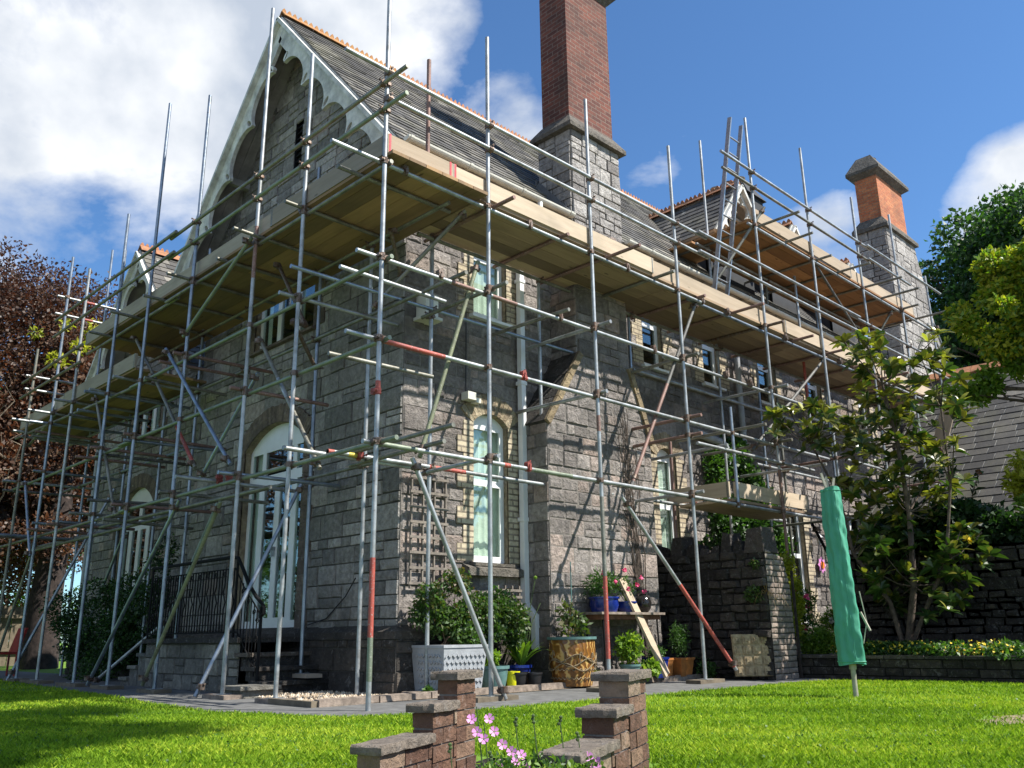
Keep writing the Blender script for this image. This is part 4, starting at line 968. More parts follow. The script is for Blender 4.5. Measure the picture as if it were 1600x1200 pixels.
# ---------------------------------------------------------------- scaffold
scaf = thing('scaffold', (0, 0, 0), 'galvanised tube scaffolding with timber board decks wrapped round two sides of the house', 'scaffold')
rs = random.Random(5)
def pick(): return rs.choice(['galvanised']*5+['galvanised_blue', 'galvanised_dull'])
def pole(x, y, z0, z1, mat=None, bands=(), label=None, top=(0, 0)):
    """a standard: tube, red or green painted stretches, couplers are its sub-parts"""
    mb = MB(); n = max(1, int((z1-z0)/2.5)); a = (x, y, z0); b = (x+top[0], y+top[1], z1)
    mb.tube(a, b, 0.0243, 12); o = mb.build('pole', mat or pick(), scaf, smooth=True, label=label)
    for (p, q, m) in bands:
        t = MB(); t.tube((x, y, p), (x, y, q), 0.0256, 12); t.build('painted_band', m, o, smooth=True)
    return o
def joint_pin(z): pass
POLES = []
ALLC = []
def coupler(mb, p, d1, d2, r=0.024):
    """right-angle coupler: two half collars, a flap bolt and nuts where tubes along d1 and d2 cross"""
    p = Vector(p); d1 = Vector(d1).normalized(); d2 = Vector(d2).normalized(); n = d1.cross(d2)
    if n.length < 1e-3: n = d1.orthogonal()
    n.normalize()
    mb.tube(p-d1*0.029, p+d1*0.029, r+0.011, 10); q = p+n*0.05
    mb.tube(q-d2*0.029, q+d2*0.029, r+0.011, 10)
    s = d1.cross(n)
    mb.tube(p+s*0.03-n*0.03, p+s*0.036+n*0.05, 0.007, 6); mb.tube(p+s*0.03-n*0.035, p+s*0.03-n*0.02, 0.013, 6)
    mb.tube(q+d1*0.035-n*0.03, q+d1*0.035+n*0.05, 0.007, 6); mb.tube(q+d1*0.035+n*0.035, q+d1*0.035+n*0.05, 0.013, 6)
    mb.obox(p+s*0.036, d1*0.018, s*0.012, n*0.02)
# outer poles of the long side (y = 0): x, top height, foot height
right = [(0, 8.15, 0), (1.47, 7.67, 0.03), (3.3, 7.65, 0.03), (5.22, 7.73, 0.03), (7.66, 9.3, 0.3), (9.68, 9.54, 0.3), (11.78, 9.26, 0.3), (13.72, 9.54, 0.3), (15.42, 8.55, 0.3)]
bandR = {0: [(0.62, 1.32, 'tube_red'), (0.25, 0.62, 'tube_green'), (2.86, 3.0, 'tube_red')], 2: [(0.35, 1.27, 'tube_red'), (1.27, 2.2, 'galvanised_dull'), (3.0, 3.2, 'tube_rusty')], 4: [(0.3, 3.05, 'tube_rusty')]}
left = [(1.57, 7.53, 0), (2.68, 8.85, 0), (4.43, 8.36, 0), (5.92, 8.95, 0), (7.18, 7.45, 0), (8.78, 6.98, 0), (9.8, 7.54, 0), (11.2, 6.07, 0)]
innR = [(1.57, 5.42, 0.02), (3.48, 5.42, 0.02), (5.5, 5.42, 0.02), (7.98, 9.49, 0.3), (9.95, 7.2, 0.3), (12.0, 7.2, 0.3), (14.0, 7.2, 0.3)]
innL = [(1.75, 5.42, 0.02), (2.92, 5.42, 0.2), (4.82, 7.4, 0.6), (6.4, 6.9, 0.6), (7.6, 5.4, 0.02), (9.1, 5.4, 0.02), (10.3, 8.2, 0.02), (11.05, 8.45, 0.02)]
IY = 1.13; IX = 1.1
PO = {}
for i, (x, t, f) in enumerate(right): PO[('R', i)] = (pole(x, 0, f, t, 'galvanised' if i != 2 else 'galvanised', bandR.get(i, ())), (x, 0))
for i, (y, t, f) in enumerate(left): PO[('L', i)] = (pole(0, y, f, t, ['galvanised', 'galvanised', 'galvanised_blue', 'galvanised_blue', 'galvanised_blue', 'galvanised', 'galvanised_blue', 'galvanised_dull'][i], [(4.9, 5.6, 'tube_rusty')] if i == 1 else ()), (0, y))
for i, (x, t, f) in enumerate(innR): PO[('r', i)] = (pole(x, IY, f, t), (x, IY))
for i, (y, t, f) in enumerate(innL): PO[('l', i)] = (pole(IX, y, f, t, 'galvanised_blue' if i else 'galvanised'), (IX, y))
PO['x1'] = (pole(0.60, 0.04, 5.5, 6.93, 'tube_rusty', label='short rusty upright at the toe board'), (0.6, 0.04))
PO['x2'] = (pole(6.42, 0.03, 2.35, 3.85), (6.42, 0.03)); PO['x3'] = (pole(10.1, 0.6, 3.9, 7.2, 'galvanised', [(4.7, 5.7, 'tube_red')]), (10.1, .6))
PO['x4'] = (pole(1.25, 3.35, 5.5, 7.2, 'galvanised_blue'), (1.25, 3.35)); PO['x5'] = (pole(1.25, 5.05, 5.5, 6.9, 'galvanised_blue'), (1.25, 5.05)); PO['x6'] = (pole(9.3, IY, 2.4, 5.3), (9.3, IY)); PO['x7'] = (pole(6.4, IY, 0.3, 3.5, 'tube_rusty'), (6.4, IY))
cm = {k: [MB(), 0] for k in PO}
def near_poles(a, b):
    """places where a horizontal tube passes a pole"""
    a = Vector(a); b = Vector(b); d = b-a; L2 = d.x*d.x+d.y*d.y
    if L2 < 1e-6: return
    for k, (o, (px, py)) in PO.items():
        t = ((px-a.x)*d.x+(py-a.y)*d.y)/L2
        if not -0.001 <= t <= 1.001: continue
        q = a+d*t
        if math.hypot(q.x-px, q.y-py) < 0.075 and cm[k][1] < 40:
            zmin = min(v[2] for v in o.data.vertices and [tuple(v.co) for v in o.data.vertices]); zmax = max(v.co.z for v in o.data.vertices)
            if not zmin-0.02 <= q.z <= zmax+.02: continue
            n = Vector((px-q.x, py-q.y, 0)); mb = cm[k][0]; dd = d.normalized()
            up = Vector((0, 0, 1)); cn = up.cross(dd)
            if cn.dot(Vector((q.x-px, q.y-py, 0))) < 0: dd = -dd
            cm[k][1] += 1; ALLC.append(((px, py, q.z), tuple(up), tuple(dd), k))
def tube(name, a, b, mat=None, bands=(), r=0.0243, clamp=True, label=None):
    mb = MB(); mb.tube(a, b, r, 12)
    # the hollow end of a tube
    o = mb.build(name, mat or pick(), scaf, smooth=True, label=label)
    for (p, q, m) in bands:
        t = MB(); t.tube(lerp(a, b, p), lerp(a, b, q), r+0.0012, 12); t.build('painted_band', m, o, smooth=True)
    if clamp: near_poles(a, b)
    return o
E_ = 0.051
# long side ledgers
tube('ledger', (-0.12, E_, 2.40), (9.1, E_, 2.40), 'galvanised', [(0.01, 0.07, 'tube_green'), (0.25, 0.32, 'tube_green'), (.2, .21, 'tube_red')])
tube('ledger', (0.16, IY-E_, 2.50), (5.2, IY-E_, 2.50), 'galvanised', [(0.0, 0.015, 'tube_red'), (0.05, 0.075, 'tube_yellow'), (0.27, 0.38, 'tube_red')]); tube('ledger', (4.6, IY-E_-.06, 2.50), (9.6, IY-E_-.06, 2.50))
tube('ledger', (-0.36, E_, 3.44), (9.5, E_, 3.46), 'galvanised', [(0.045, 0.125, 'tube_red'), (.24, .25, 'tube_red')])
tube('ledger', (-0.27, E_, 4.31), (5.3, E_, 4.33), 'galvanised', [(0.22, 0.28, 'tube_rusty'), (0.33, 0.4, 'tube_rusty')]); tube('ledger', (4.9, E_+.055, 4.33), (9.5, E_+.055, 4.33)); tube('ledger', (9.7, E_, 4.33), (14.4, E_, 4.33))
tube('ledger', (-0.4, IY-E_, 4.43), (5.7, IY-E_, 4.45), 'galvanised_blue'); tube('ledger', (5.4, IY-E_-.055, 4.45), (11, IY-E_-.055, 4.45)); tube('ledger', (11, IY-E_, 4.40), (15, IY-E_, 4.40))
tube('ledger', (-0.62, E_, 5.39), (5.9, E_, 5.38)); tube('ledger', (5.6, E_+.055, 5.38), (11.4, E_+.055, 5.38)); tube('ledger', (11.1, E_, 5.38), (15.6, E_, 5.38)); tube('ledger', (1.3, IY-E_, 5.37), (8.2, IY-E_, 5.37), 'galvanised_dull'); tube('ledger', (8, IY-E_-.05, 5.37), (15, IY-E_-.05, 5.37), 'galvanised_dull')
tube('ledger', (5.35, -E_, 3.14), (8.7, -E_, 3.15), 'galvanised'); tube('ledger', (9.9, -E_, 3.5), (15.2, -E_, 3.5)); tube('ledger', (8.9, IY-E_, 3.45), (14.9, IY-E_, 3.45))
for z, x0 in ((6.43, -0.57), (6.11, 0.0)):
    tube('guard_rail', (x0, -E_, z), (6.0, -E_, z), 'galvanised'); tube('guard_rail', (5.7, -E_-.055, z+.01), (11.2, -E_-.055, z+.01), 'galvanised'); tube('guard_rail', (10.9, -E_, z), (15.9, -E_, z), 'galvanised')
# upper deck of the long side
tube('ledger', (7.5, E_, 7.24), (15.9, E_, 7.24), 'galvanised'); tube('ledger', (7.5, IY-E_, 7.22), (14.9, IY-E_, 7.22), 'galvanised'); tube('ledger', (7.6, 2.0, 7.26), (11.0, 2.0, 7.26), 'galvanised_dull')
for z in (8.22, 7.92): tube('guard_rail', (6.66, -E_, z), (12.3, -E_, z)); tube('guard_rail', (12.0, -E_-.055, z), (15.95 if z > 8 else 14.1, -E_-.055, z))
# gable side ledgers
for z, a, b, m in ((2.41, -0.25, 6.3, 'tube_green'), (3.43, -0.1, 6.6, 'tube_green'), (4.29, -0.1, 6.4, 'tube_green'), (5.38, -0.05, 5.4, 'galvanised_dull')):
    tube('ledger', (E_, a, z), (E_, b, z), m)
tube('ledger', (E_+.055, 5.9, 2.41), (E_+.055, 13.2, 2.36), 'galvanised_dull', [(0.02, 0.06, 'tube_yellow')]); tube('ledger', (E_+.055, 6.2, 3.43), (E_+.055, 12.1, 3.43), 'tube_green'); tube('ledger', (E_+.055, 6.1, 4.3), (E_+.055, 12.2, 4.48), 'galvanised_dull'); tube('ledger', (E_+.055, 5.1, 5.38), (E_+.055, 8.7, 5.38), 'galvanised_dull')
tube('ledger', (IX-E_, 1.3, 2.55), (IX-E_, 7.2, 2.55), 'galvanised_dull'); tube('ledger', (IX-E_, 6.9, 2.5), (IX-E_, 13.4, 2.5), 'galvanised_blue'); tube('ledger', (IX-E_, 1.2, 4.4), (IX-E_, 6.8, 4.4), 'galvanised_dull'); tube('ledger', (IX-E_, 0.2, 5.36), (IX-E_, 8.6, 5.36), 'galvanised_dull'); tube('ledger', (IX-E_, 6.6, 3.5), (IX-E_, 12, 3.5), 'galvanised_blue'); tube('ledger', (IX-E_, 6.4, 4.45), (IX-E_, 12.1, 4.45), 'galvanised_blue')
for z in (6.29, 5.97): tube('guard_rail', (-E_, -0.42, z), (-E_, 5.2, z), 'tube_green' if z < 6 else 'galvanised_dull'); tube('guard_rail', (-E_-.055, 4.9, z), (-E_-.055, 9.95, z), 'galvanised_dull')
for z in (5.48, 5.17): tube('guard_rail', (-E_, 8.5, z), (-E_, 11.7, z), 'galvanised_dull')
for z, y in ((6.74, 9.86), (6.40, 9.86)): tube('guard_rail', (-0.16, y, z), (1.3, y, z), 'galvanised', [(0.3, 0.45, 'tube_red')])
for z, y in ((5.53, 11.27), (5.27, 11.27)): tube('guard_rail', (-0.12, y, z), (0.8, y, z), 'galvanised')
# transoms (across the scaffold)
def trR(x, z, y0=-0.12, y1=1.32, mat=None, **k): tube('transom', (x+E_, y0, z), (x+E_+rs.uniform(-.03, .03), y1, z+rs.uniform(-.02, .02)), mat, **k)
for x in (1.47, 3.3, 5.22, 7.66, 9.68, 11.78, 13.72):
    for z in (2.45, 3.5, 4.38):
        if rs.random() < 0.85: trR(x, z, -rs.uniform(0.06, 0.3), rs.uniform(1.2, 1.45), rs.choice(['galvanised_dull', 'galvanised', 'tube_rusty', 'galvanised_dull']))
for x in (0.95, 2.6): trR(x, 4.38, -0.15, 1.3, 'galvanised_dull')
for x, z, y0, y1, m in ((0.48, 2.56, -0.5, 1.35, 'galvanised_dull'), (0.62, 2.47, -.2, 1.4, 'galvanised_dull'), (6.0, 3.2, -.1, 1.4, 'galvanised'), (5.2, 3.24, -.2, 1.3, 'tube_rusty'), (8.5, 3.2, -.35, 1.2, 'galvanised'), (6.6, 3.55, -.4, 1.2, 'galvanised_dull')): trR(x, z, y0, y1, m)
x = 1.55
while x < 15: trR(x, 5.435, -rs.choice([0.08, 0.12, 0.3, 0.5]), 1.3, rs.choice(['galvanised_dull', 'tube_rusty', 'coupler_steel'])); x += rs.uniform(0.85, 1.2)
x = 7.8
while x < 15.6: trR(x, 7.29, -rs.uniform(0.15, 0.75), 1.9 if x < 11 else 1.3, 'galvanised_dull'); x += rs.uniform(0.8, 1.15)
def trL(y, z, x0=-0.12, x1=1.35, mat=None): tube('transom', (x0, y+E_, z), (x1, y+E_+rs.uniform(-.03, .03), z+rs.uniform(-.02, .02)), mat)
for y in (1.57, 2.68, 4.43, 5.92, 7.18, 8.78, 9.8, 11.2):
    for z in (2.46, 3.48, 4.34):
        if rs.random() < 0.8: trL(y, z, -rs.uniform(0.06, 0.35), rs.uniform(1.15, 1.42), rs.choice(['galvanised_dull', 'galvanised_blue', 'galvanised', 'tube_rusty']))
y = 0.45
while y < 8.3: trL(y, 5.435, -rs.choice([0.08, 0.25, 0.35]), 1.3, 'galvanised_dull'); y += rs.uniform(0.9, 1.2)
y = 6.7
while y < 11.8: trL(y, 4.52, -rs.choice([0.1, 0.3, 0.4]), 1.3, 'galvanised'); y += rs.uniform(0.8, 1.1)
for y, z, x0, x1, m in ((0.55, 4.36, -0.1, 1.35, 'galvanised'), (1.05, 2.47, -.35, 1.3, 'galvanised'), (3.3, 2.47, -.45, 1.2, 'galvanised'), (0.85, 3.5, .0, 1.4, 'galvanised_dull'), (5.0, 4.36, -.1, 1.2, 'tube_rusty')): trL(y, z, x0, x1, m)
for i in range(16):
    y = 5.6+i*.42; z = rs.choice([2.2, 2.3, 2.47, 2.53, 2.62, 3.4, 4.25])
    tube('transom', (-rs.uniform(0, .3), y, z), (rs.uniform(1.0, 1.6), y+rs.uniform(-.1, .1), z+rs.uniform(-.03, .03)), rs.choice(['galvanised_dull', 'galvanised_dark', 'tube_rusty', 'galvanised_blue']), clamp=False)
tube('ledger', (0.45, 5.5, 2.3), (0.45, 11.8, 2.25), 'galvanised_dull', clamp=False); tube('ledger', (0.2, 2.3, 2.28), (0.2, 7.4, 2.3), 'galvanised_dull', clamp=False)
# braces and rakers
def brace(a, b, mat=None, bands=()): tube('brace', a, b, mat, bands, clamp=False); brs.append((a, b))
brs = []
F_ = -0.1
brace((1.42, .12, 4.72), (0.62, .12, 2.35), 'tube_olive'); brace((5.86, .1, 5.45), (4.02, .1, 2.42), 'galvanised_dark', [(0.5, 0.98, 'tube_rusty')]); brace((10.1, .12, 5.5), (7.1, .12, 3.3), 'galvanised_dark')
brace((0.55, 0.15, 2.34), (1.57, -0.1, 0.02), 'galvanised', []); brace((4.0, 0.25, 2.3), (5.72, -0.15, 0.15), 'galvanised', [(0.5, 0.98, 'tube_red')]); brace((9.6, .1, 7.5), (12.6, .1, 5.55), 'galvanised_dark'); brace((7.85, F_, 7.6), (6.9, 0.7, 5.8), 'galvanised_dull'); brace((13.4, 0.1, 7.2), (12.7, 0.9, 5.6), 'galvanised_dull')
brace((8.75, 0.1, 2.3), (10.6, 0.1, 0.4), 'black_iron'); brace((1.3, 0.2, 5.35), (0.85, 1.35, 4.35), 'galvanised_dull'); brace((0.9, 1.1, 5.3), (1.3, 1.4, 4.9), 'coupler_steel'); brace((15.4, 0.1, 7.3), (14.5, .7, 5.5), 'galvanised_dull')
brace((13.6, 0.1, 4.1), (12.2, 1.2, 2.2), 'galvanised_dull'); brace((15.5, 0.0, 7.4), (17.2, 0.0, 5.2), 'galvanised'); brace((15.4, 0.1, 7.4), (17.0, -.1, 5.2), 'galvanised')
brace((-0.08, 4.91, 4.51), (-0.08, 2.74, 2.57), 'galvanised_blue'); brace((-0.13, 3.05, 0.02), (1.0, 2.95, 2.5), 'galvanised_blue'); brace((-0.1, 6.35, 0.05), (-0.1, 3.97, 2.3), 'galvanised_blue'); brace((-0.1, 9.9, 0.02), (1.0, 9.2, 3.2), 'galvanised_blue')
brace((-0.1, 4.55, 0.1), (-0.1, 2.87, 2.15), 'tube_olive'); brace((-0.09, 4.35, 4.55), (-0.09, 2.62, 5.4), 'tube_green'); brace((0.12, 2.65, 4.15), (0.12, 1.15, 2.32), 'galvanised_dull', [(0.35, 0.5, 'galvanised')]); brace((0.14, 3.95, 2.6), (0.14, 2.65, 3.7), 'galvanised_blue')
brace((0.3, 7.2, 0.05), (0.9, 6.3, 0.9), 'galvanised'); brace((0.12, 5.8, 4.4), (0.12, 4.1, 2.75), 'galvanised_dull', [(0.6, 0.95, 'tube_red')]); brace((0.12, 11.4, 4.2), (0.12, 9.8, 4.6), 'galvanised_dull'); brace((-0.06, 10.6, 3.4), (-0.1, 9.6, 2.0), 'galvanised_blue'); brace((0.1, 8.0, 4.5), (0.1, 6.6, 2.4), 'galvanised_dull'); brace((-.05, 11.0, 0.1), (0.05, 9.9, 2.3), 'galvanised_dull')
brace((0.25, 7.0, 5.3), (0.3, 6.0, 4.3), 'galvanised_dull'); brace((0.5, 3.0, 5.35), (0.55, 2.3, 4.3), 'coupler_steel'); brace((1.0, 5.2, 2.5), (1.0, 7.0, 0.3), 'galvanised_blue'); brace((1.0, 8.5, 2.4), (1.0, 10.2, 0.3), 'galvanised_blue'); brace((0.3, 2.2, 4.3), (0.9, 2.6, 3.9), 'coupler_steel')
# couplers: every crossing's clamps belong to their pole
ALLC.sort(key=lambda c: (Vector(c[0])-CAMP).length)
for i, (p, a, b, k) in enumerate(ALLC[:100]): m_ = MB(); coupler(m_, p, a, b); m_.build('coupler', 'coupler_steel', PO[k][0])
m_ = MB()
for (p, a, b, k) in ALLC[100:]: coupler(m_, p, a, b)
m_.build('far_couplers', 'coupler_steel', scaf)['kind'] = 'stuff'
sw2 = MB()
for a, b in brs:
    for t in (0.04, 0.96): p = lerp(a, b, t); coupler(sw2, p, Vector(b)-Vector(a), (0, 0, 1))
for _ in range(34):
    p = rs.choice(brs)
for x in (0.3, 2.2, 4.1, 5.9, 6.6, 8.4, 10.4, 12.5, 14.4): coupler(sw2, (x, E_, 5.39), (1, 0, 0), (0, 1, 0)); coupler(sw2, (x+.5, E_, 4.33), (1, 0, 0), (0, 1, 0))
sw2.build('brace_couplers', 'coupler_steel', scaf)['kind'] = 'stuff'
for p, d1, d2 in (((2.05, E_, 3.45), (1, 0, 0), (0, 1, 0)), ((2.1, E_, 2.40), (1, 0, 0), (0, 1, 0)), ((0.55, IY-E_, 2.5), (1, 0, 0), (0, 0, 1)), ((0, 0, 2.9), (0, 0, 1), (1, 0, 0)), ((0.1, 3.1, 2.5), (0, 1, 0), (1, 0, 0)), ((0.05, 3.25, 2.5), (0, 1, 0), (1, 0, 0)), ((6.9, IY-E_, 2.5), (1, 0, 0), (0, 1, 0))): rc = MB(); coupler(rc, p, d1, d2, .022); rc.build('red_coupler', 'red_coupler', scaf)
# decks
def board(a, b, w=0.2205, h=0.038, name='deck_board', mat='board_deck', up=(0, 0, 1)):
    mb = MB(); a = Vector(a); b = Vector(b); d = (b-a); L = d.length; dn = d.normalized(); upv = Vector(up); sd = dn.cross(upv).normalized()
    t = rs.random(); u0 = rs.random()*20; v0 = rs.random()*20
    P = [a-sd*w/2-upv*h/2, b-sd*w/2-upv*h/2, b+sd*w/2-upv*h/2, a+sd*w/2-upv*h/2]; Q = [p+upv*h for p in P]
    uvb = [(u0, v0), (u0+L, v0), (u0+L, v0+w), (u0, v0+w)]
    mb.face(P[::-1], t, uvb[::-1]); mb.face(Q, t, uvb)
    mb.face([P[0], P[1], Q[1], Q[0]], t, [(u0, v0), (u0+L, v0), (u0+L, v0+h), (u0, v0+h)]); mb.face([P[2], P[3], Q[3], Q[2]], t, [(u0, v0), (u0+L, v0), (u0+L, v0+h), (u0, v0+h)])
    mb.face([P[1], P[2], Q[2], Q[1]], t, [(u0, v0), (u0+.01, v0+w), (u0+.02, v0+w), (u0+.01, v0)]); mb.face([P[3], P[0], Q[0], Q[3]], t, [(u0, v0), (u0+.01, v0+w), (u0+.02, v0+w), (u0+.01, v0)])
    o = mb.build(name, mat, scaf)
    if name == 'toe_board' and abs(dn.z) < .1:
        for e_, sg in ((a, 1), (b, -1)):
            q = MB(); q.obox(e_+dn*sg*.03, dn*.014, sd*(w/2+.0015), upv*(h/2+.0015)); q.build('end_band', 'galvanised_dull', o)
    return o
def deck(axis, s0, s1, o0, n, z, mat, L=3.9):
    for i in range(n):
        s = s0; k = 0; o = o0+0.2265*i
        while s < s1-0.2:
            e = min(s+L+rs.uniform(-.05, .05), s1+rs.uniform(-.06, .06)); zz = z+(0.042 if False else 0)
            (board((s, o, zz), (e-.01, o, zz), mat=mat) if axis == 'x' else board((o, s, zz), (o, e-.01, zz), mat=mat)); s = e; k += 1
deck('x', 1.38, 15.0, 0.17, 5, 5.485, 'board_deck'); deck('y', -0.08, 8.45, 0.15, 6, 5.485, 'board_deck_aged'); deck('y', 6.3, 11.95, 0.17, 5, 4.575, 'board_deck_aged')
deck('x', 7.6, 14.6, 0.17, 5, 7.34, 'ply_orange'); deck('x', 7.6, 14.6, 1.34, 1, 7.34, 'ply_orange'); deck('x', 7.6, 8.5, 1.57, 3, 7.34, 'ply_orange'); deck('x', 6.3, 8.75, 0.17, 4, 2.46, 'board_deck')
TB = 0.225
def toe(a, b, mat): board(a, b, w=0.036, h=TB, name='toe_board', mat=mat)
zt = 5.505+TB/2
toe((0.03, 0.012, zt-.01), (0.98, 0.012, zt-.01), 'pine_new'); toe((0.86, 0.05, zt), (4.7, 0.05, zt), 'pine_new'); toe((4.6, 0.09, zt), (8.5, 0.09, zt), 'pine_new'); toe((8.4, 0.05, zt), (12.2, 0.05, zt), 'pine_new'); toe((12.1, 0.09, zt), (15.15, 0.09, zt), 'pine_new')
toe((0.045, 0.05, zt), (0.045, 2.4, zt), 'board_grey'); toe((0.085, 2.3, zt), (0.085, 6.1, zt), 'board_grey'); toe((0.045, 6.0, zt), (0.045, 8.6, zt), 'board_grey'); toe((0.05, 6.3, 4.70), (0.05, 9.4, 4.70), 'board_grey'); toe((0.09, 9.3, 4.70), (0.09, 11.9, 4.70), 'board_grey')
toe((7.68, 0.05, 7.37+TB/2), (11.4, 0.05, 7.37+TB/2), 'pine_new'); toe((11.3, 0.09, 7.37+TB/2), (14.6, 0.09, 7.37+TB/2), 'pine_new')
toe((6.42, 0.07, 2.62), (8.62, 0.07, 2.62), 'pine_new'); toe((6.33, 0.1, 2.62), (6.33, 1.2, 2.62), 'pine_new')
rb = MB()
for xx in (0.05, 0.955, 0.885): rb.box((xx-.006, -0.009, 5.51), (xx+.02, 0.07, 5.725))
rb.box((0.06, -0.008, 5.503), (0.97, 0.0, 5.515)); rb.build('red_board_mark', 'red_plastic', scaf)
board((15.2, 0.40, 3.9), (15.2, -0.26, 5.62), w=0.30, h=0.04, name='toe_board', mat='pine_new', up=(1, 0, 0))
# sole boards under the poles
def sole(x, y, z, along='x', L=0.55, m='pine_new'):
    mb = MB(); d = (L/2, .11) if along == 'x' else (.11, L/2); mb.box((x-d[0], y-d[1], z-.045), (x+d[0], y+d[1], z)); mb.build('sole_board', m, scaf)
    q = MB(); q.box((x-.075, y-.075, z), (x+.075, y+.075, z+.006)); q.build('base_plate', 'galvanised', scaf)
for (x, t, f), m in zip(right[1:4], ('kerb_concrete',)*3): sole(x, 0.0, 0.05, 'x', m='fence_wood')
for y, L, m in ((1.57, .42, 'kerb_concrete'), (2.68, .5, 'kerb_concrete'), (4.43, .5, 'fence_wood'), (5.92, .6, 'fence_wood'), (7.18, .8, 'fence_wood'), (8.78, .9, 'fence_wood'), (9.8, .6, 'fence_wood')): sole(0, y, 0.05, 'y', L, m)
sole(1.57, IY, 0.06, 'x', .5, 'kerb_concrete'); sole(3.48, IY, 0.06, 'x', .4, 'kerb_concrete'); sole(0.72, 0.95, 0.05, 'x', .9, 'fence_wood')
sole(1.1, 2.92, 0.22, 'y', .6, 'board_grey')
# ladder between the decks
lad = thing('ladder', (7.2, 0.5, 5.5), 'aluminium ladder rising from the main deck past the upper deck by the nearest dormer', 'ladder')
A0, A1 = Vector((7.0, 0.58, 5.52)), Vector((7.0, -0.08, 8.98)); B0, B1 = A0+Vector((0.38, 0, 0)), A1+Vector((0.36, 0, 0))
for a, b in ((A0, A1), (B0, B1)): m = MB(); m.bar(a, b, 0.03, 0.07, up=(0, 1, 0)); m.build('stile', 'aluminium', lad)
for i in range(12):
    t = 0.05+i*0.078; m = MB(); m.tube(A0.lerp(A1, t), B0.lerp(B1, t), 0.014, 8); m.build('rung', 'aluminium', lad, smooth=True)
# ---------------------------------------------------------------- stepped brick piers at the stair in the lawn
m_stone('pier_brick_face', [(0, (0.12, 0.06, 0.038)), (0.5, (0.22, 0.12, 0.075)), (0.8, (0.30, 0.19, 0.125)), (1, (0.33, 0.25, 0.18))], dark=(0.04, 0.03, 0.025), darkamt=0.5, bs=.8, dscale=7)
def pier_wall(O, tops, lab, WD=0.15, L1=0.255):
    root = thing('brick_stair_wall', (O.x, O.y, 0), lab, 'garden wall', 'stepped brick walls beside the garden stair')
    h, p = STH, STP
    def bx(mb, s0, s1, w0, w1, z0, z1, jit=0.0):
        c = [O+h*s0+p*w0, O+h*s1+p*w0, O+h*s1+p*w1, O+h*s0+p*w1]
        P = []
        for z in (z0, z1):
            for q in c: P.append((q.x+random.uniform(-jit, jit), q.y+random.uniform(-jit, jit), z+random.uniform(-jit, jit)))
        L = s1-s0; w = w1-w0; i = len(mb.f); mb.hexa(P, random.random())
        uvs = {2: [(0, z0), (L, z0), (L, z1), (0, z1)], 3: [(L, z0), (L+w, z0), (L+w, z1), (L, z1)], 4: [(L, z0), (0, z0), (0, z1), (L, z1)], 5: [(w, z0), (0, z0), (0, z1), (w, z1)]}
        for k, v in uvs.items(): mb.uv[i+k] = [(a+s0, b+.002) for a, b in v]
    sec = ((0.0, L1, tops[0]), (-0.262, 0.02, tops[1]), (-0.75, -0.24, tops[2]))
    for s0, s1, t in sec:
        b = MB(); bx(b, s0+.028, s1-.008, -WD+.028, -0.028, -0.95, t-0.038); o = b.build('brick_pier', 'mortar_pale', root)
        k = MB(); z = t-0.038-0.075; cidx = 0
        while z > -0.5:
            S0 = s0+.02; u = S0 if cidx % 2 == 0 else S0-0.113
            while u < s1-.004:
                e = min(u+.225, s1); u_ = max(u, S0)
                if e-u_ > .02:
                    j = random.uniform(-.0035, .0035); bx(k, u_+.0045, e-.0045, -WD+.02+j, -.02+j, z+.0045, z+.0705, 0.0018)
                u += .225
            z -= .075; cidx += 1
        k.build('bricks', 'pier_brick_face', o)
        c = MB(); ov = 0.03
        A0, A1, B0, B1 = s0, s1+(.02 if s0 > -.1 else .003), -WD-.002, 0.0; ring = []
        for (p_, q_) in (((A0, B0), (A1, B0)), ((A1, B0), (A1, B1)), ((A1, B1), (A0, B1)), ((A0, B1), (A0, B0))):
            n_ = max(4, int(math.hypot(q_[0]-p_[0], q_[1]-p_[1])/.03))
            for i_ in range(n_):
                f_ = i_/n_; jj = .0035 if i_ else .008; ring.append((p_[0]+(q_[0]-p_[0])*f_+random.uniform(-jj, jj), p_[1]+(q_[1]-p_[1])*f_+random.uniform(-jj, jj)))
        cx_, cy_ = (A0+A1)/2, (B0+B1)/2; lv = []
        for zz, kk in ((t-.04, .985), (t-.03, 1.0), (t-.010, 1.0), (t-.001, .975)):
            lv.append([O+h*(cx_+(a_-cx_)*kk)+p*(cy_+(b_-cy_)*kk)+Vector((0, 0, zz+random.uniform(-.002, .002))) for a_, b_ in ring])
        for Lw, Up in zip(lv, lv[1:]):
            for i_ in range(len(ring)): j_ = (i_+1) % len(ring); c.face([Lw[i_], Lw[j_], Up[j_], Up[i_]], .4)
        c.face(lv[0][::-1], .4); c.face(lv[-1], .4); c.build('coping_stone', 'coping', o)
    return root
OL = STO; OR_ = Vector((-1.44, -4.034, 0))
pier_wall(OL, (0.452, 0.318, 0.19), 'left stepped brick wall with stone copings beside the garden stair')
pier_wall(OR_, (0.454, 0.317, 0.195), 'right stepped brick wall with stone copings beside the garden stair', 0.182, 0.37)
gs = thing('garden_stair', (-1.6, -3.6, -0.9), 'stone treads going down from the lawn between the two stepped brick walls', 'steps')
sO = OL; wdt = (OR_-OL)
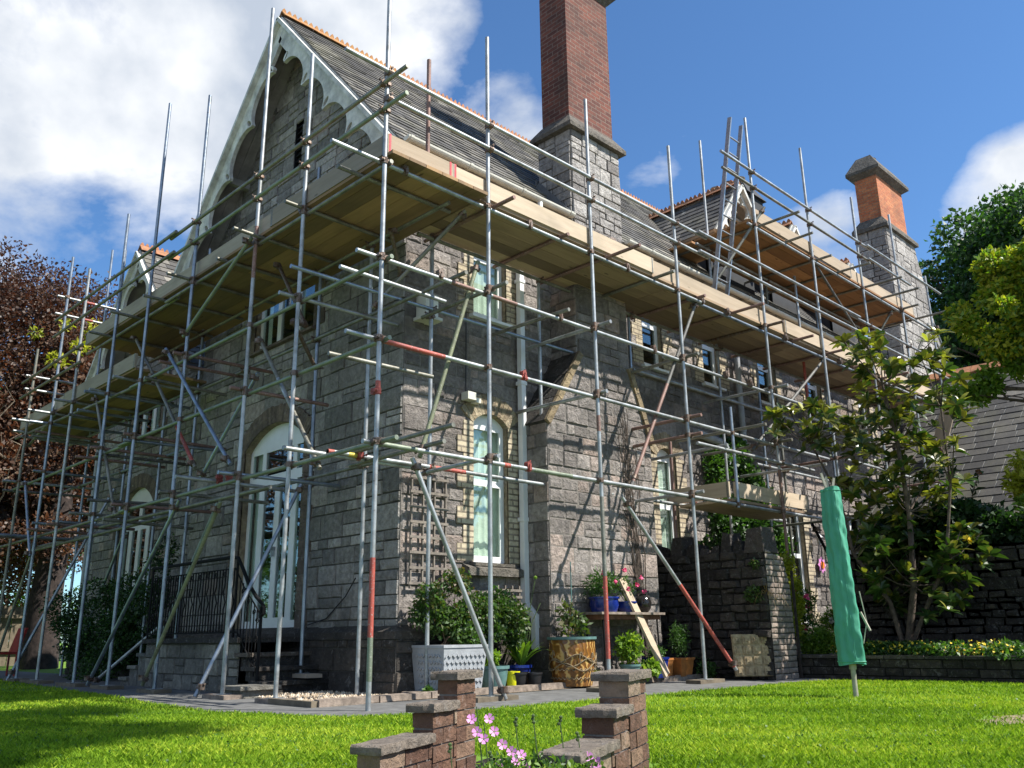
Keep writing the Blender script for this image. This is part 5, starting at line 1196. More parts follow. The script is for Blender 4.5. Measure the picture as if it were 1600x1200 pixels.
for i in range(5):
    s1 = 0.46 if i == 0 else -0.28*i+0.2; s0 = -0.28*(i+1)+0.2; z = -0.05-0.155*i
    c = [sO+STH*s0-STP*0.02, sO+STH*s1-STP*0.02, sO+STH*s1+STP*0.72, sO+STH*s0+STP*0.72]
    m = MB(); m.hexa([(q.x, q.y, z-.05) for q in c]+[(q.x, q.y, z) for q in c], .6); m.build('tread', 'coping', gs)
    m = MB(); m.hexa([(q.x+STH.x*.04, q.y+STH.y*.04, -0.95) for q in c]+[(q.x+STH.x*.04, q.y+STH.y*.04, z-.05) for q in c], .4); m.build('riser', 'pier_brick', gs)
# ---------------------------------------------------------------- kerb, low wall, garden wall, ruin
kx = -0.05; KP = [(-0.05, 0.75), (1.5, 0.77), (3.0, 0.75), (4.4, 0.71), (5.6, 0.6), (6.15, 0.55)]
def kpy(x):
    for (a, b), (c, d) in zip(KP, KP[1:]):
        if a <= x <= c: return b+(d-b)*(x-a)/(c-a)
    return KP[-1][1]
i = 0
while kx < 6.1:
    L = random.uniform(0.42, 0.9); m = MB(); e = min(kx+L-.012, 6.15); y0, y1 = kpy(kx), kpy(e); j = random.uniform(-.01, .01)
    m.hexa([(kx, y0-.05+j, -.02), (e, y1-.05, -.02), (e, y1+.04, -.02), (kx, y0+.04, -.02), (kx, y0-.045+j, .075+j), (e, y1-.045, .07), (e, y1+.035, .075), (kx, y0+.035, .075)], random.random())
    tag(m.build('kerb_stone', 'kerb_concrete', org=(kx, y0, 0)), 'weathered edging stone of the row between gravel bed and path', 'kerb stone', 'edging stones along the gravel bed'); kx += L; i += 1
m = MB(); m.box((-0.12, 0.72, 0), (-0.05, 1.5, 0.06)); tag(m.build('edging_timber', 'fence_wood', org=(-.08, 1.1, 0)), 'dark timber edging at the corner end of the gravel bed', 'edging')
m_simple('soil_black', (0.014, 0.012, 0.01), 1.0)
lw = thing('low_retaining_wall', (7.0, -4, 0), 'low dark stone wall holding up the flower bed along the lawn', 'garden wall')
w_ = Wall(lw, 'rubble_dark', 'wall', back='soil_black'); w_.add(FL(6.98), rect(-12, 0.35, -0.05, 0.27), seed=51, rows=(0.1, 0.14), wr=(1.2, 3.4), proud=(0.01, 0.035)); w_.done()
m = MB(); y = -12
while y < 0.3:
    L = random.uniform(.4, .8); m.box((6.93, y, 0.27), (7.3, min(.35, y+L-.01), 0.31+random.uniform(-.006, .006))); y += L
m.build('capping', 'plinth_stone', lw)
gw = thing('garden_wall', (8.7, -4, 0.3), 'tall shaded rubble stone wall behind the magnolia', 'garden wall')
w_ = Wall(gw, 'rubble_dark', 'wall', back='soil_black'); w_.add(FL(8.5), rect(-12, -0.5, 0.2, 1.74), seed=52, rows=(0.06, 0.1, 0.16), wr=(0.8, 2.8), proud=(0.0, 0.06), jit=.016, ins=.02, sneck=.5); w_.add(lambda u, z, d=0: (u, -0.5+d, z), rect(8.5, 9.0, 0.2, 1.74), seed=53, rows=(0.1, 0.15)); w_.done()
m = MB(); m.box((8.5, -12, 0.2), (9.0, -0.5, 1.74)); m.build('core', 'soil', gw)
rn = thing('ruined_wall', (6.5, 0.5, 0), 'dark crumbling stone wall with jagged top jutting out from the house', 'garden wall')
w_ = Wall(rn, 'rubble_dark', 'wall', back='soil_black'); w_.add(FL(6.22), rect(-0.43, 1.5, 0, 1.72), seed=54, rows=(0.07, 0.11, 0.15), wr=(0.8, 2.0), proud=(0.0, 0.075), joint=.012, jit=.016, ins=.02); w_.done()
w_ = Wall(rn, 'wall_end_brick', 'end_face', label='brick end of the ruined wall'); w_.add(FR(-0.42), [(6.22, 0), (6.85, 0), (6.83, 1.2), (6.7, 1.62), (6.22, 1.72)], seed=55, rows=(0.075,), wr=(1.6, 2.4), proud=(0.006, 0.016), sneck=0); w_.done()
m = MB(); m.prism([(6.23, -0.41, 0), (6.84, -0.41, 0), (6.82, -0.41, 1.2), (6.7, -0.41, 1.62), (6.23, -0.41, 1.72)], (0, 1.9, 0)); m.build('core', 'rubble_dark', rn)
rg = random.Random(3)
for y0, y1, z1 in ((-0.43, -0.12, 2.03), (-0.1, 0.06, 1.86), (0.08, 0.26, 1.98), (0.28, 0.45, 1.80), (0.47, 0.62, 1.78), (0.66, 0.86, 1.86), (0.9, 1.12, 2.02), (1.15, 1.3, 1.78), (1.32, 1.5, 1.9)):
    m = MB(); j = lambda: rg.uniform(-.03, .03)
    m.hexa([(6.2, y0, 1.68), (6.6, y0, 1.68), (6.6, y1, 1.68), (6.2, y1, 1.68), (6.24+j(), y0+.03+j()*.6, z1+j()), (6.55+j(), y0+.03, z1+j()), (6.55+j(), y1-.03, z1+j()), (6.24+j(), y1-.03+j()*.6, z1+j())], rg.random()); m.build('topping_stone', 'rubble_dark', rn)
m = MB(); m.box((6.87, -0.46, 0.0), (6.90, -0.43, 1.45)); m.build('post', 'bark_dark', rn)
# leaning embossed slab
sb = MB(); a, b = Vector((5.86, -0.05, 0.06)), Vector((6.22, -0.40, 0.06)); u = (b-a); L = u.length; u.normalize(); nn = Vector((u.y, -u.x, 0));  nn = nn if nn.x < 0 else -nn; up = (Vector((0, 0, 1))-nn*0.14).normalized()
sb.obox(a+u*L/2+up*0.27-nn*0.02, u*L/2, up*0.27, nn*0.02, .5)
for i in range(4):
    for j in range(4):
        c = a+u*(L*(i+.5)/4)+up*(0.54*(j+.5)/4)+nn*0.004; k = L/4*0.5*0.84; k2 = .54/8*0.84
        sb.obox(c, u*k*.92, up*k2*.92, nn*0.014, .9)
        for ww in (u+up, u-up): sb.obox(c, ww*0.026, Vector((ww.y, -ww.x, 0)).normalized()*.001+up*.012, nn*0.024, .8)
        sb.obox(c, u*.02, up*.02, nn*.026, .8)
tag(sb.build('embossed_slab', 'terracotta_slab', org=(6.05, -0.2, 0)), 'square paving slab with embossed flower grid leaning on the ruined wall end', 'paving slab')
m = MB(); c = Vector((7.12, -0.04, 0.43)); n_ = Vector((-.75, -.6, .25)).normalized(); m.tube(c, c+n_*0.03, 0.125, 24); m.tube(c+n_*.03, c+n_*0.04, 0.125, 24, 0.115)
tag(m.build('round_pan', 'rust', org=(7.1, 0, .3)), 'round rusty brown pan leaning beside the foot of the brick wall end', 'pan')
# ---------------------------------------------------------------- trellises
def trellis(x0, x1, z0, z1, y, nx, nz, lab):
    t = thing('trellis', ((x0+x1)/2, y, z0), lab, 'trellis', 'wooden trellises fixed to the house wall'); mb = MB()
    for i in range(nx): xx = x0+(x1-x0)*i/(nx-1); m = MB(); m.bar((xx, y, z0), (xx, y, z1), 0.018, 0.03, up=(0, 1, 0)); m.build('upright', 'trellis_wood', t)
    for j in range(nz): zz = z0+.06+(z1-z0-.12)*j/(nz-1); m = MB(); m.bar((x0-.03, y-.018, zz), (x1+.03, y-.018, zz), 0.018, 0.03, up=(0, 0, 1)); m.build('slat', 'trellis_wood', t)
trellis(1.56, 2.08, 1.15, 2.5, 1.44, 4, 8, 'weathered tall trellis beside the narrow window near the house corner'); trellis(2.85, 3.22, 0.78, 1.22, 1.34, 4, 5, 'short weathered trellis under the narrow window')
# ---------------------------------------------------------------- pots and planters
def pot(name, x, y, z, r, h, mat, lab, cat='plant pot', r0=0.72, sq=False, rim=True, group=None):
    p = thing(name, (x, y, z), lab, cat, group); m = MB()
    if sq:
        k = 1.0; frustum(m, x-r*r0, x+r*r0, y-r*r0, y+r*r0, z, x-r, x+r, y-r, y+r, z+h*.88); frustum(m, x-r*1.08, x+r*1.08, y-r*1.08, y+r*1.08, z+h*.88, x-r*1.08, x+r*1.08, y-r*1.08, y+r*1.08, z+h)
    else:
        pr_ = [(0, 0), (r*r0, 0), (r*(r0+.17), h*.45), (r*.98, h*.86)]+([(r*1.08, h*.88), (r*1.08, h), (r*.98, h), (r*.93, h*.9)] if rim else [(r, h), (r*.94, h), (r*.92, h*.9)])
        m.lathe((x, y, z), pr_, 28)
    m.build('pot', mat, p, smooth=not sq)
    s = MB(); s.lathe((x, y, z+h*.9), [(r*.94, 0), (0, .01)], 20) if not sq else s.box((x-r*.9, y-r*.9, z+h*.9), (x+r*.9, y+r*.9, z+h*1.003)); s.build('soil', 'soil', p)
    return p
def foliage(parent, name, x, y, z, rx, ry, rz, n, L, W_, mat, stems=6):
    crown(name, [(x+random.uniform(-.35, .35)*rx, y+random.uniform(-.35, .35)*ry, z+random.uniform(-.3, .35)*rz, rx*.6, ry*.6, rz*.6) for _ in range(6)], n, L, W_, mat, parent, shell=0.15)
def flowers(parent, pts, r, mat, name='flower'):
    for (x, y, z) in pts:
        P = []; k = 14
        d = rdir(k)
        c = np.array([[x, y, z]]); u = np.cross(d, rdir(k)); u /= np.linalg.norm(u, axis=1, keepdims=True); v = np.cross(d, u)
        P = np.stack([c+d*r*.1, c+d*r*.7+u*r*.45, c+d*r*1.05, c+d*r*.7-u*r*.45], 1); leafmesh(name, P, NR.rand(k), mat, parent)
pl_ = thing('lead_planter_box', (1.94, 1.12, 0.0), 'large square grey planter with raised lattice pattern below the roses at the corner', 'planter')
m = MB(); frustum(m, 1.60, 2.14, 0.88, 1.36, 0.01, 1.56, 2.19, 0.83, 1.39, 0.5); frustum(m, 1.55, 2.2, 0.82, 1.40, 0.5, 1.55, 2.2, 0.82, 1.4, 0.53); m.build('box', 'lead_planter', pl_)
q = MB()
for i in range(9):
    for j in range(6):
        z = 0.06+j*.068; k = (z-.01)/.46; x0 = 1.62-.04*k; x1 = 2.12+.05*k; xx = x0+(x1-x0)*(i+(0.5 if j % 2 else 0.2))/9; yy = 0.88-.05*k-.006
        for dx in (-1, 1): q.bar((xx, yy, z+.034), (xx+dx*.034, yy, z-.0), 0.012, 0.012, up=(0, 1, 0))
for i in range(7):
    for j in range(6):
        z = 0.06+j*.068; k = (z-.01)/.46; yy = .9+.4*(i+(0.5 if j % 2 else .2))/7; xx = 1.60-.04*k-.004
        for dx in (-1, 1): q.bar((xx, yy, z+.034), (xx, yy+dx*.03, z), 0.012, 0.012, up=(1, 0, 0))
q.build('lattice_relief', 'lead_planter', pl_)
rose = thing('rose_bush', (2.1, 1.15, 0.5), 'wide leafy rose bush with one pink bloom spreading over the trellis and grey planter', 'rose bush')
cl = [(1.62, 1.15, 1.02, .18, .15, .2), (1.75, 1.2, .8, .2, .18, .18), (2.0, 1.15, .78, .25, .22, .2), (2.1, 1.25, 1.22, .2, .12, .16), (2.3, 1.1, .9, .25, .22, .22), (2.6, 1.1, .95, .25, .2, .22), (2.85, 1.1, .8, .22, .2, .22), (2.45, 1.1, .68, .2, .2, .15), (2.05, 1.05, .6, .2, .2, .12), (1.5, 1.2, .85, .1, .1, .12), (2.9, 1.1, .6, .15, .15, .12)]
crown('leaves', cl, 5200, 0.055, 0.034, 'leaf_rose', rose, shell=0.2); crown('leaves', cl, 2500, 0.05, 0.03, 'leaf_green', rose, shell=0.4)
q = MB()
for c in cl:
    for _ in range(2): b = Vector((2.0+random.uniform(-.3, .3), 1.15, .45)); e = Vector((c[0], c[1], c[2]+c[5]*.6)); q.path([b, b.lerp(e, .5)+Vector((random.uniform(-.08, .08), 0, .05)), e], 0.007, 5, r2=0.003)
q.build('stems', 'twig', rose); flowers(rose, [(2.05, .93, .86)], 0.035, 'magenta_petal'); flowers(rose, [(1.62, 1.0, 1.22)], 0.022, 'rust')
p = pot('teal_tub', 2.45, 1.0, 0.02, 0.17, 0.27, 'teal_plastic', 'teal plastic tub with a small green plant behind the leaning tube'); foliage(p, 'leaves', 2.38, 1.0, .36, .13, .12, .12, 420, .05, .035, 'leaf_bright')
p = pot('yellow_pot', 2.72, 0.96, 0.02, 0.078, 0.2, 'yellow_plastic', 'small bright yellow pot between teal tub and black pots', r0=.85)
p = pot('blue_pot', 3.0, 1.16, 0.02, 0.16, 0.26, 'blue_glaze', 'glossy blue pot holding a strap-leaved plant behind two black pots')
def straps(parent, x, y, z, n, L, w, mat, droop=1.0, name='leaves'):
    P = []; T = []
    for i in range(n):
        a = random.uniform(0, 6.28); d = Vector((math.cos(a), math.sin(a), 0)); s = Vector((-d.y, d.x, 0)); l = L*random.uniform(.6, 1.15); out = random.uniform(.25, .75); t = random.random(); K = 6; pts = []
        for k in range(K+1):
            f = k/K; pts.append(Vector((x, y, z))+d*(l*out*f)+Vector((0, 0, l*(f*1.05-droop*out*f*f*.9))))
        for k in range(K):
            w0 = w*math.sin(pi*(0.12+.88*k/K))**.6; w1 = w*max(0.02, math.sin(pi*min(.999, .12+.88*(k+1)/K)))**.6
            P.append([tuple(pts[k]-s*w0/2), tuple(pts[k]+s*w0/2), tuple(pts[k+1]+s*w1/2), tuple(pts[k+1]-s*w1/2)]); T.append(t)
    return leafmesh(name, np.array(P), np.array(T), mat, parent)
straps(p, 3.0, 1.1, .24, 44, .5, .05, 'leaf_bright'); straps(p, 3.0, 1.1, .24, 22, .45, .045, 'leaf_green')
q = MB()
for dx, hh in ((.12, 1.25), (.2, .95), (-.05, .8)): q.path([(3.05, 1.1, .3), (3.05+dx*.5, 1.05, .3+hh*.5), (3.05+dx, 1.0, .05+hh)], .005, 5)
q.build('flower_stalk', 'stem', p); q = MB(); q.lathe((3.17, 1.0, 1.28), [(0, 0), (.02, .01), (.025, .03), (0, .05)], 10); q.build('seed_head', 'leaf_bright', p)
pot('black_pot', 2.78, 0.93, 0.02, 0.105, 0.19, 'black_plastic', 'left one of the two empty black plastic pots', group='black pots'); pot('black_pot', 3.0, 0.9, 0.02, 0.10, 0.18, 'black_plastic', 'right one of the two empty black plastic pots', group='black pots')
dg = thing('glazed_pot', (3.56, 0.72, 0.02), 'big brown glazed pot with a swirling dragon relief and green rim', 'plant pot')
m = MB(); m.lathe((3.56, .78, .03), [(0, 0), (.235, 0), (.25, .08), (.275, .25), (.285, .42), (.28, .53)], 40); m.build('pot', 'dragon_glaze', dg, smooth=True)
m = MB(); m.lathe((3.56, .78, .03), [(.28, .53), (.305, .535), (.305, .565), (.27, .565), (.26, .5)], 40); m.build('rim', 'teal_plastic', dg, smooth=True); m = MB(); m.lathe((3.56, .78, .5), [(.27, 0), (0, .01)], 24); m.build('soil', 'soil', dg)
m = MB()
for k in range(3):
    pts = [(3.56+.288*math.cos(t), .78+.288*math.sin(t), .30+.045*math.sin(t*4+k*2)+.05*(k-1)) for t in np.linspace(pi*.75+.1*k, pi*1.95-.1*k, 40)]; m.path(pts, .007, 6)
for k in range(5):
    t0 = pi*(.95+k*.2); m.path([(3.56+(.28+.012)*math.cos(t0+.06*math.cos(a)), .78+.292*math.sin(t0+.06*math.cos(a)), .38+.06*math.sin(a)-.01*k) for a in np.linspace(0, 4.4, 12)], .006, 5)
for zz in (.12, .22): m.path([(3.56+(.262 if zz < .2 else .278)*math.cos(t), .78+(.262 if zz < .2 else .278)*math.sin(t), zz+.012*math.sin(t*30)) for t in np.linspace(0, 6.283, 120)], .006, 4)
m.build('dragon_relief', 'weathering', dg, smooth=True)
crown('leaves', [(3.5, .78, .72, .14, .12, .12), (3.62, .74, .8, .12, .1, .1), (3.5, .8, .92, .1, .1, .12), (3.7, .75, .7, .1, .1, .08)], 260, .07, .045, 'leaf_rose', dg, shell=.1)
q = MB(); q.path([(3.52, .78, .5), (3.48, .76, .75), (3.55, .74, 1.0)], .007, 5); q.path([(3.6, .78, .5), (3.66, .76, .8)], .006, 5); q.build('stems', 'twig', dg); q = MB(); q.tube((3.6, .8, .5), (3.6, .8, 1.5), .008, 6); q.build('cane', 'teal_plastic', dg)
tb = thing('metal_table', (4.5, .78, 0), 'rusty topped metal garden table against the chimney breast', 'table')
m = MB(); m.box((3.88, .55, .86), (5.2, .97, .89)); m.build('table_top', 'kerb_concrete', tb); m = MB(); m.box((3.93, .6, .80), (5.15, .92, .86)); m.build('apron', 'rust', tb)
for x, y in ((3.98, .62), (5.1, .62), (3.98, .9), (5.1, .9)): m = MB(); m.path([(x, y, .82), (x+.02, y, .4), (x-.01, y, .02)], .012, 8); m.build('leg', 'black_iron', tb)
p = pot('blue_planter', 4.18, .76, .89, .19, .19, 'blue_glaze', 'wide deep blue planter with pink flowering plant at the left of the table', r0=.85); foliage(p, 'leaves', 4.18, .78, 1.24, .3, .2, .24, 900, .07, .016, 'leaf_green')
flowers(p, [(4.02, .6, 1.18), (4.22, .58, 1.26), (4.46, .62, 1.42), (4.05, .65, 1.38)], .035, 'magenta_petal')
p = pot('blue_planter', 4.62, .76, .89, .14, .14, 'blue_glaze', 'smaller blue planter with spiky leaves at the middle of the table', r0=.85); straps(p, 4.62, .74, 1.0, 30, .3, .014, 'leaf_bright', .8); foliage(p, 'foliage', 4.62, .76, 1.2, .24, .16, .2, 300, .06, .016, 'leaf_green'); flowers(p, [(4.5, .6, 1.18), (4.66, .58, 1.24), (4.86, .62, 1.16), (4.8, .62, 1.34)], .035, 'magenta_petal')
u_ = thing('glazed_urn', (5.03, .78, .89), 'small glossy black lidded urn at the right end of the table', 'urn'); m = MB(); m.lathe((5.03, .78, .89), [(0, 0), (.06, 0), (.1, .06), (.115, .13), (.09, .2), (.05, .23), (.06, .25), (.03, .27), (0, .29)], 24); m.build('body', 'dark_glaze', u_, smooth=True)
m = MB(); m.path([(4.94, .7, 1.02), (4.9, .66, 1.06), (4.93, .68, 1.1)], .008, 6); m.build('handle', 'dark_glaze', u_)
pk = MB(); pk.bar((4.50, 0.72, 1.32), (4.98, 0.42, 0.10), 0.15, 0.035, up=(0.2, -1, 0.2)); tag(pk.build('timber_plank', 'pine_new', org=(4.9, .5, .1)), 'fresh pale timber plank leaning against the metal table', 'plank')
p = pot('green_pot', 4.45, .6, .05, .13, .2, 'teal_plastic', 'low dark green pot with a big bright leafy plant beside the leaning plank'); foliage(p, 'leaves', 4.45, .58, .42, .22, .2, .25, 900, .055, .04, 'leaf_bright'); foliage(p, 'foliage', 4.75, .5, .2, .16, .12, .12, 300, .07, .06, 'leaf_bright')
p = pot('blue_square_pot', 5.08, .66, .06, .12, .26, 'blue_glaze', 'square blue pot with trailing herb between plank and clay pots', r0=.75, sq=True); foliage(p, 'leaves', 5.08, .64, .38, .2, .16, .1, 600, .035, .018, 'leaf_green')
pot('clay_pot', 5.32, .72, .06, .1, .24, 'orange_clay', 'small square clay pot squeezed in behind the blue square pot', sq=True, r0=.8); p = pot('clay_pot', 5.62, .68, .06, .15, .24, 'orange_clay', 'larger orange clay pot with a tall rosemary bush', sq=True, r0=.8)
foliage(p, 'leaves', 5.62, .66, .55, .22, .18, .28, 1500, .05, .009, 'leaf_green')
for (x, y, z, r, lab, mt) in ((5.95, .45, .14, .14, 'low weedy green plant between clay pot and embossed slab', 'leaf_green'), (6.2, .62, .22, .16, 'loose green sprigs behind the clay pots', 'leaf_green'), (3.95, .82, .12, .13, 'small feathery weed right of the glazed dragon pot', 'leaf_lime'), (1.45, .95, .06, .05, 'tiny weed at the foot of the corner', 'leaf_green')):
    t = thing('small_plant', (x, y, 0.02), lab, 'plant'); crown('leaves', [(x, y, z, r, r, r), (x+r*.6, y, z*.8, r*.7, r*.7, r*.6)], 420, .035, .012 if mt == 'leaf_lime' else .022, mt, t, shell=.1)
# ---------------------------------------------------------------- rotary dryer under its green cover
dr = thing('rotary_dryer', (3.87, -2.6, 0), 'folded rotary clothes dryer under a tall green fabric cover on the lawn', 'clothes dryer')
m = MB(); m.tube((3.87, -2.6, 0), (3.87, -2.6, .4), .024, 16); m.tube((3.87, -2.6, .26), (3.87, -2.6, .31), .034, 16); m.build('pole', 'pole_grey', dr, smooth=True)
m = MB(); n = 56; K = 60; R = []
for k in range(K+1):
    f = k/K; z = .305+1.735*f; r = .118-.026*f; ring = []
    for i in range(n):
        a = 2*pi*i/n
        fold = .014*math.sin(3*a+1.2+f*1.1)+.008*math.sin(7*a+f*7+math.sin(f*11))+.006*math.sin(12*a-f*13)*math.sin(f*9)+.005*math.sin(f*33+2*a+2*math.sin(3*a))*math.sin(f*6.5)+0.003*math.sin(f*83+6*a)
        rr = r*(1+.1*math.cos(4*a+.6))+fold; ring.append((3.87+.02*f+rr*math.cos(a), -2.6+.03*f+rr*math.sin(a), z+(.012*math.sin(2*a) if k in (0, K) else 0)))
    R.append(ring)
for A, B in zip(R, R[1:]):
    for i in range(n): m.face([A[i], A[(i+1) % n], B[(i+1) % n], B[i]])
cv_ = m.build('cover', 'green_cover', dr, smooth=True)
m = MB(); a_ = 3.95; sm_p = []
for k in range(2, K-1): c_ = R[k][int(n*a_/6.283)]; ax_ = (3.87+.02*k/K, -2.6+.03*k/K); sm_p.append((ax_[0]+(c_[0]-ax_[0])*1.012, ax_[1]+(c_[1]-ax_[1])*1.012, c_[2]))
m.path(sm_p, .0035, 5); m.build('seam', 'green_cover', cv_)
m = MB()
for kk in (1, K-1): m.path([((q[0]-3.88)*1.02+3.88, (q[1]+2.59)*1.02-2.59, q[2]) for q in R[kk]+R[kk][:1]], .006, 5)
m.build('hem', 'green_cover', cv_)
m = MB()
for dx, dy, l in ((-.05, .06, .17), (-.01, .03, .13), (.04, -.03, .11)): m.bar((3.89, -2.56, 1.9), (3.89+dx, -2.57+dy, 2.05+l*.9), .022, .022)
m.build('arm_ends', 'pole_grey', dr); m = MB(); m.path([(3.95, -2.7, .5), (3.99, -2.74, .7), (3.97, -2.71, 1.0)], .006, 5); m.path([(3.96, -2.70, .8), (4.0, -2.76, .62)], .012, 6); m.build('line', 'pole_grey', dr)
# bench on the upper terrace
bn = thing('white_bench', (10.8, 1.0, .3), 'low white bench among flowers on the terrace behind the green covered dryer', 'bench')
m = MB(); m.box((10.6, .35, .68), (11.05, 1.25, .73)); m.build('seat', 'bench_white', bn)
for y in (.42, 1.18): m = MB(); m.box((10.65, y-.04, .3), (11.0, y+.04, .68)); m.build('leg', 'bench_white', bn)
# outbuilding with slate roof
ob = thing('outbuilding', (14, -4, 0), 'outbuilding with long mossy slate roof and red ridge behind the garden wall', 'outbuilding')
zrg = 6.8; m = MB(); Aob = Vector((13.2, -12, 2.6)); slo = (zrg-2.6)/(18.2-13.2); Vv = Vector((1, 0, slo)).normalized(); LL = 5.0/Vv.x
roofslab(m, Aob, (0, 1, 0), Vv, 13.3, LL); roofslab(m, (23.2, -12, 2.6), (0, 1, 0), Vector((-1, 0, slo)), 13.3, LL); o = m.build('roof', 'soffit', ob)
q = MB(); slates(q, Aob, (0, 1, 0), Vv, 13.3, LL, row=.27, wid=.42, seed=77, gap=.02); q.build('slates', 'slate_old', o)
q = MB(); y = -12
while y < 1.3: q.hexa([(18.05, y, zrg-.06), (18.2, y, zrg+.12), (18.2, y+.44, zrg+.12), (18.05, y+.44, zrg-.06), (18.02, y, zrg-.02), (18.2, y, zrg+.17), (18.2, y+.44, zrg+.17), (18.02, y+.44, zrg-.02)], random.random()); y += .45
q.build('ridge_tiles', 'terracotta', o)
w_ = Wall(ob, 'limestone', 'wall'); w_.add(FL(13.6), rect(-12, 1.2, 0.2, 2.9), seed=61, rows=(.2, .26)); w_.done(); q = MB(); q.prism([(13.6, 1.18, .2), (22.8, 1.18, .2), (22.8, 1.18, 2.9), (18.2, 1.18, 6.7), (13.6, 1.18, 2.9)], (0, .05, 0)); q.build('gable_wall', 'limestone', ob)
# fence, red chair far left
fn = thing('timber_fence', (3, 19, 0), 'weathered timber board fence under the trees at the far left', 'fence')
for i in range(26):
    x = -4+i*.26; m = MB(); m.box((x, 18.4+x*.02, .05), (x+.24, 18.43+x*.02, 1.5+random.uniform(-.02, .02))); m.build('board', 'fence_wood', fn)
for z in (.4, 1.2): m = MB(); m.box((-4, 18.34, z), (2.7, 18.38, z+.08)); m.build('rail', 'fence_wood', fn)
rcx = thing('red_chair', (0.42, 12.5, 0), 'red plastic garden chair under the trees at the far left edge', 'chair')
m = MB(); m.box((.2, 12.2, .40), (.68, 12.7, .44)); m.build('seat', 'red_chair_plastic', rcx); m = MB(); m.hexa([(.64, 12.2, .42), (.68, 12.2, .42), (.68, 12.7, .42), (.64, 12.7, .42), (.76, 12.22, .88), (.8, 12.22, .88), (.8, 12.68, .88), (.76, 12.68, .88)]); m.build('backrest', 'red_chair_plastic', rcx)
for x, y in ((.22, 12.22), (.22, 12.68), (.66, 12.22), (.66, 12.68)): m = MB(); m.tube((x, y, 0), (x, y, .42), .02, 8); m.build('leg', 'red_chair_plastic', rcx)
# flower pinwheel on the far wall pier
pw = thing('flower_ornament', (11.6, 1.4, 1.6), 'orange and purple flower ornament on the brick pier beside the terrace window', 'ornament')
m = MB()
for k in range(8): a = k*pi/4; c = Vector((11.6, 1.42, 1.85)); d = Vector((math.cos(a), 0, math.sin(a))); s = Vector((-d.z, 0, d.x)); m.prism([c+d*.03, c+d*.1+s*.045, c+d*.16, c+d*.1-s*.045], (0, -.012, 0))
m.build('petals', 'pink_petal', pw); m = MB(); m.tube((11.6, 1.41, 1.85), (11.6, 1.39, 1.85), .07, 14); m.build('centre', 'orange_petal', pw)
wl = thing('wall_lantern', (11.45, 1.4, 2.3), 'small dark wall lantern above the flower ornament', 'lantern'); m = MB(); m.tube((11.45, 1.5, 2.42), (11.45, 1.34, 2.42), .012, 6); m.lathe((11.45, 1.33, 2.2), [(0, 0), (.05, .02), (.06, .14), (.08, .16), (0, .24)], 10); m.build('lamp_body', 'aluminium', wl)
# ---------------------------------------------------------------- vegetation
def limbs(parent, base, clumps, r0, mat='bark', n=None, trunk_h=None, lean=(0, 0), name='trunk'):
    mb = MB(); b = Vector(base); h = trunk_h; top = b+Vector((lean[0], lean[1], h))
    mb.path([b, b.lerp(top, .3)+Vector((random.uniform(-.1, .1), random.uniform(-.1, .1), 0))*r0*2, b.lerp(top, .7), top], r0, 10, r2=r0*.6)
    tr = mb.build(name, mat, parent, smooth=True)
    lb = MB(); cs = list(clumps); random.shuffle(cs)
    for c in cs[:n or len(cs)]:
        st = b.lerp(top, random.uniform(.45, 1)); e = Vector(c[:3]); mid = st.lerp(e, .5)+Vector((random.uniform(-.1, .1), random.uniform(-.1, .1), random.uniform(-.05, .12)))*(e-st).length
        lb.path([st, st.lerp(mid, .6), mid, mid.lerp(e, .6)+Vector((0, 0, .03)), e], r0*.35, 6, r2=r0*.07)
        for _ in range(3):
            q = mid.lerp(e, random.uniform(0, 1)); f = e+Vector((random.uniform(-1, 1)*c[3], random.uniform(-1, 1)*c[4], random.uniform(-.6, 1)*c[5])); lb.path([q, q.lerp(f, .5)+Vector((0, 0, .05)), f], r0*.1, 5, r2=r0*.03)
    lb.build('limbs', mat, tr, smooth=True)
    return tr
def treecl(c, R, n, cr_, squash=.8):
    cl = []
    for _ in range(n):
        d = rdir(1)[0]; k = random.uniform(.55, 1.0)
        r = cr_*random.uniform(.6, 1.2); cl.append((c[0]+d[0]*R[0]*k, c[1]+d[1]*R[1]*k, c[2]+d[2]*R[2]*k, r, r, r*squash))
    return cl
# big green tree behind the far chimney
t = thing('green_tree', (31, 0, 0.3), 'big dark green broadleaf tree behind the far chimney and slate roof', 'tree')
cl = treecl((31.0, .3, 11.2), (4.5, 5.6, 6.2), 130, 1.3)+treecl((29.5, 2.4, 7.5), (3, 2.9, 4.0), 50, 1.1)
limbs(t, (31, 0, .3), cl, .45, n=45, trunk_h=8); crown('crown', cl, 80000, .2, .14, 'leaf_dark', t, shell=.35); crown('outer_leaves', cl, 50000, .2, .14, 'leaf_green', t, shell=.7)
# nearer yellow green tree at the right edge
t = thing('lime_green_tree', (11.6, -5.2, 0.3), 'yellow green leafy tree leaning in at the right edge above the slate roof', 'tree')
cl = treecl((10.7, -3.95, 5.45), (1.1, 1.45, 1.15), 55, .38)+treecl((10.7, -3.9, 5.5), (1.5, 1.95, 1.6), 55, .2)+treecl((10.5, -3.2, 6.2), (.5, .7, .5), 12, .25)+treecl((10.7, -3.9, 3.9), (.7, .75, 1.0), 30, .3)+treecl((10.2, -2.1, 4.45), (.3, .5, .2), 8, .2)
limbs(t, (11.2, -5.2, .3), cl, .16, n=40, trunk_h=4); crown('crown', cl, 50000, .10, .065, 'leaf_bright', t, shell=.25); crown('young_leaves', [c for c in cl if c[2] > 4.9], 34000, .09, .055, 'leaf_lime', t, shell=.55)
t = thing('yellow_shrub', (10.2, -3.3, 1.7), 'shrub with golden yellow new leaves at the right edge below the lime tree', 'shrub')
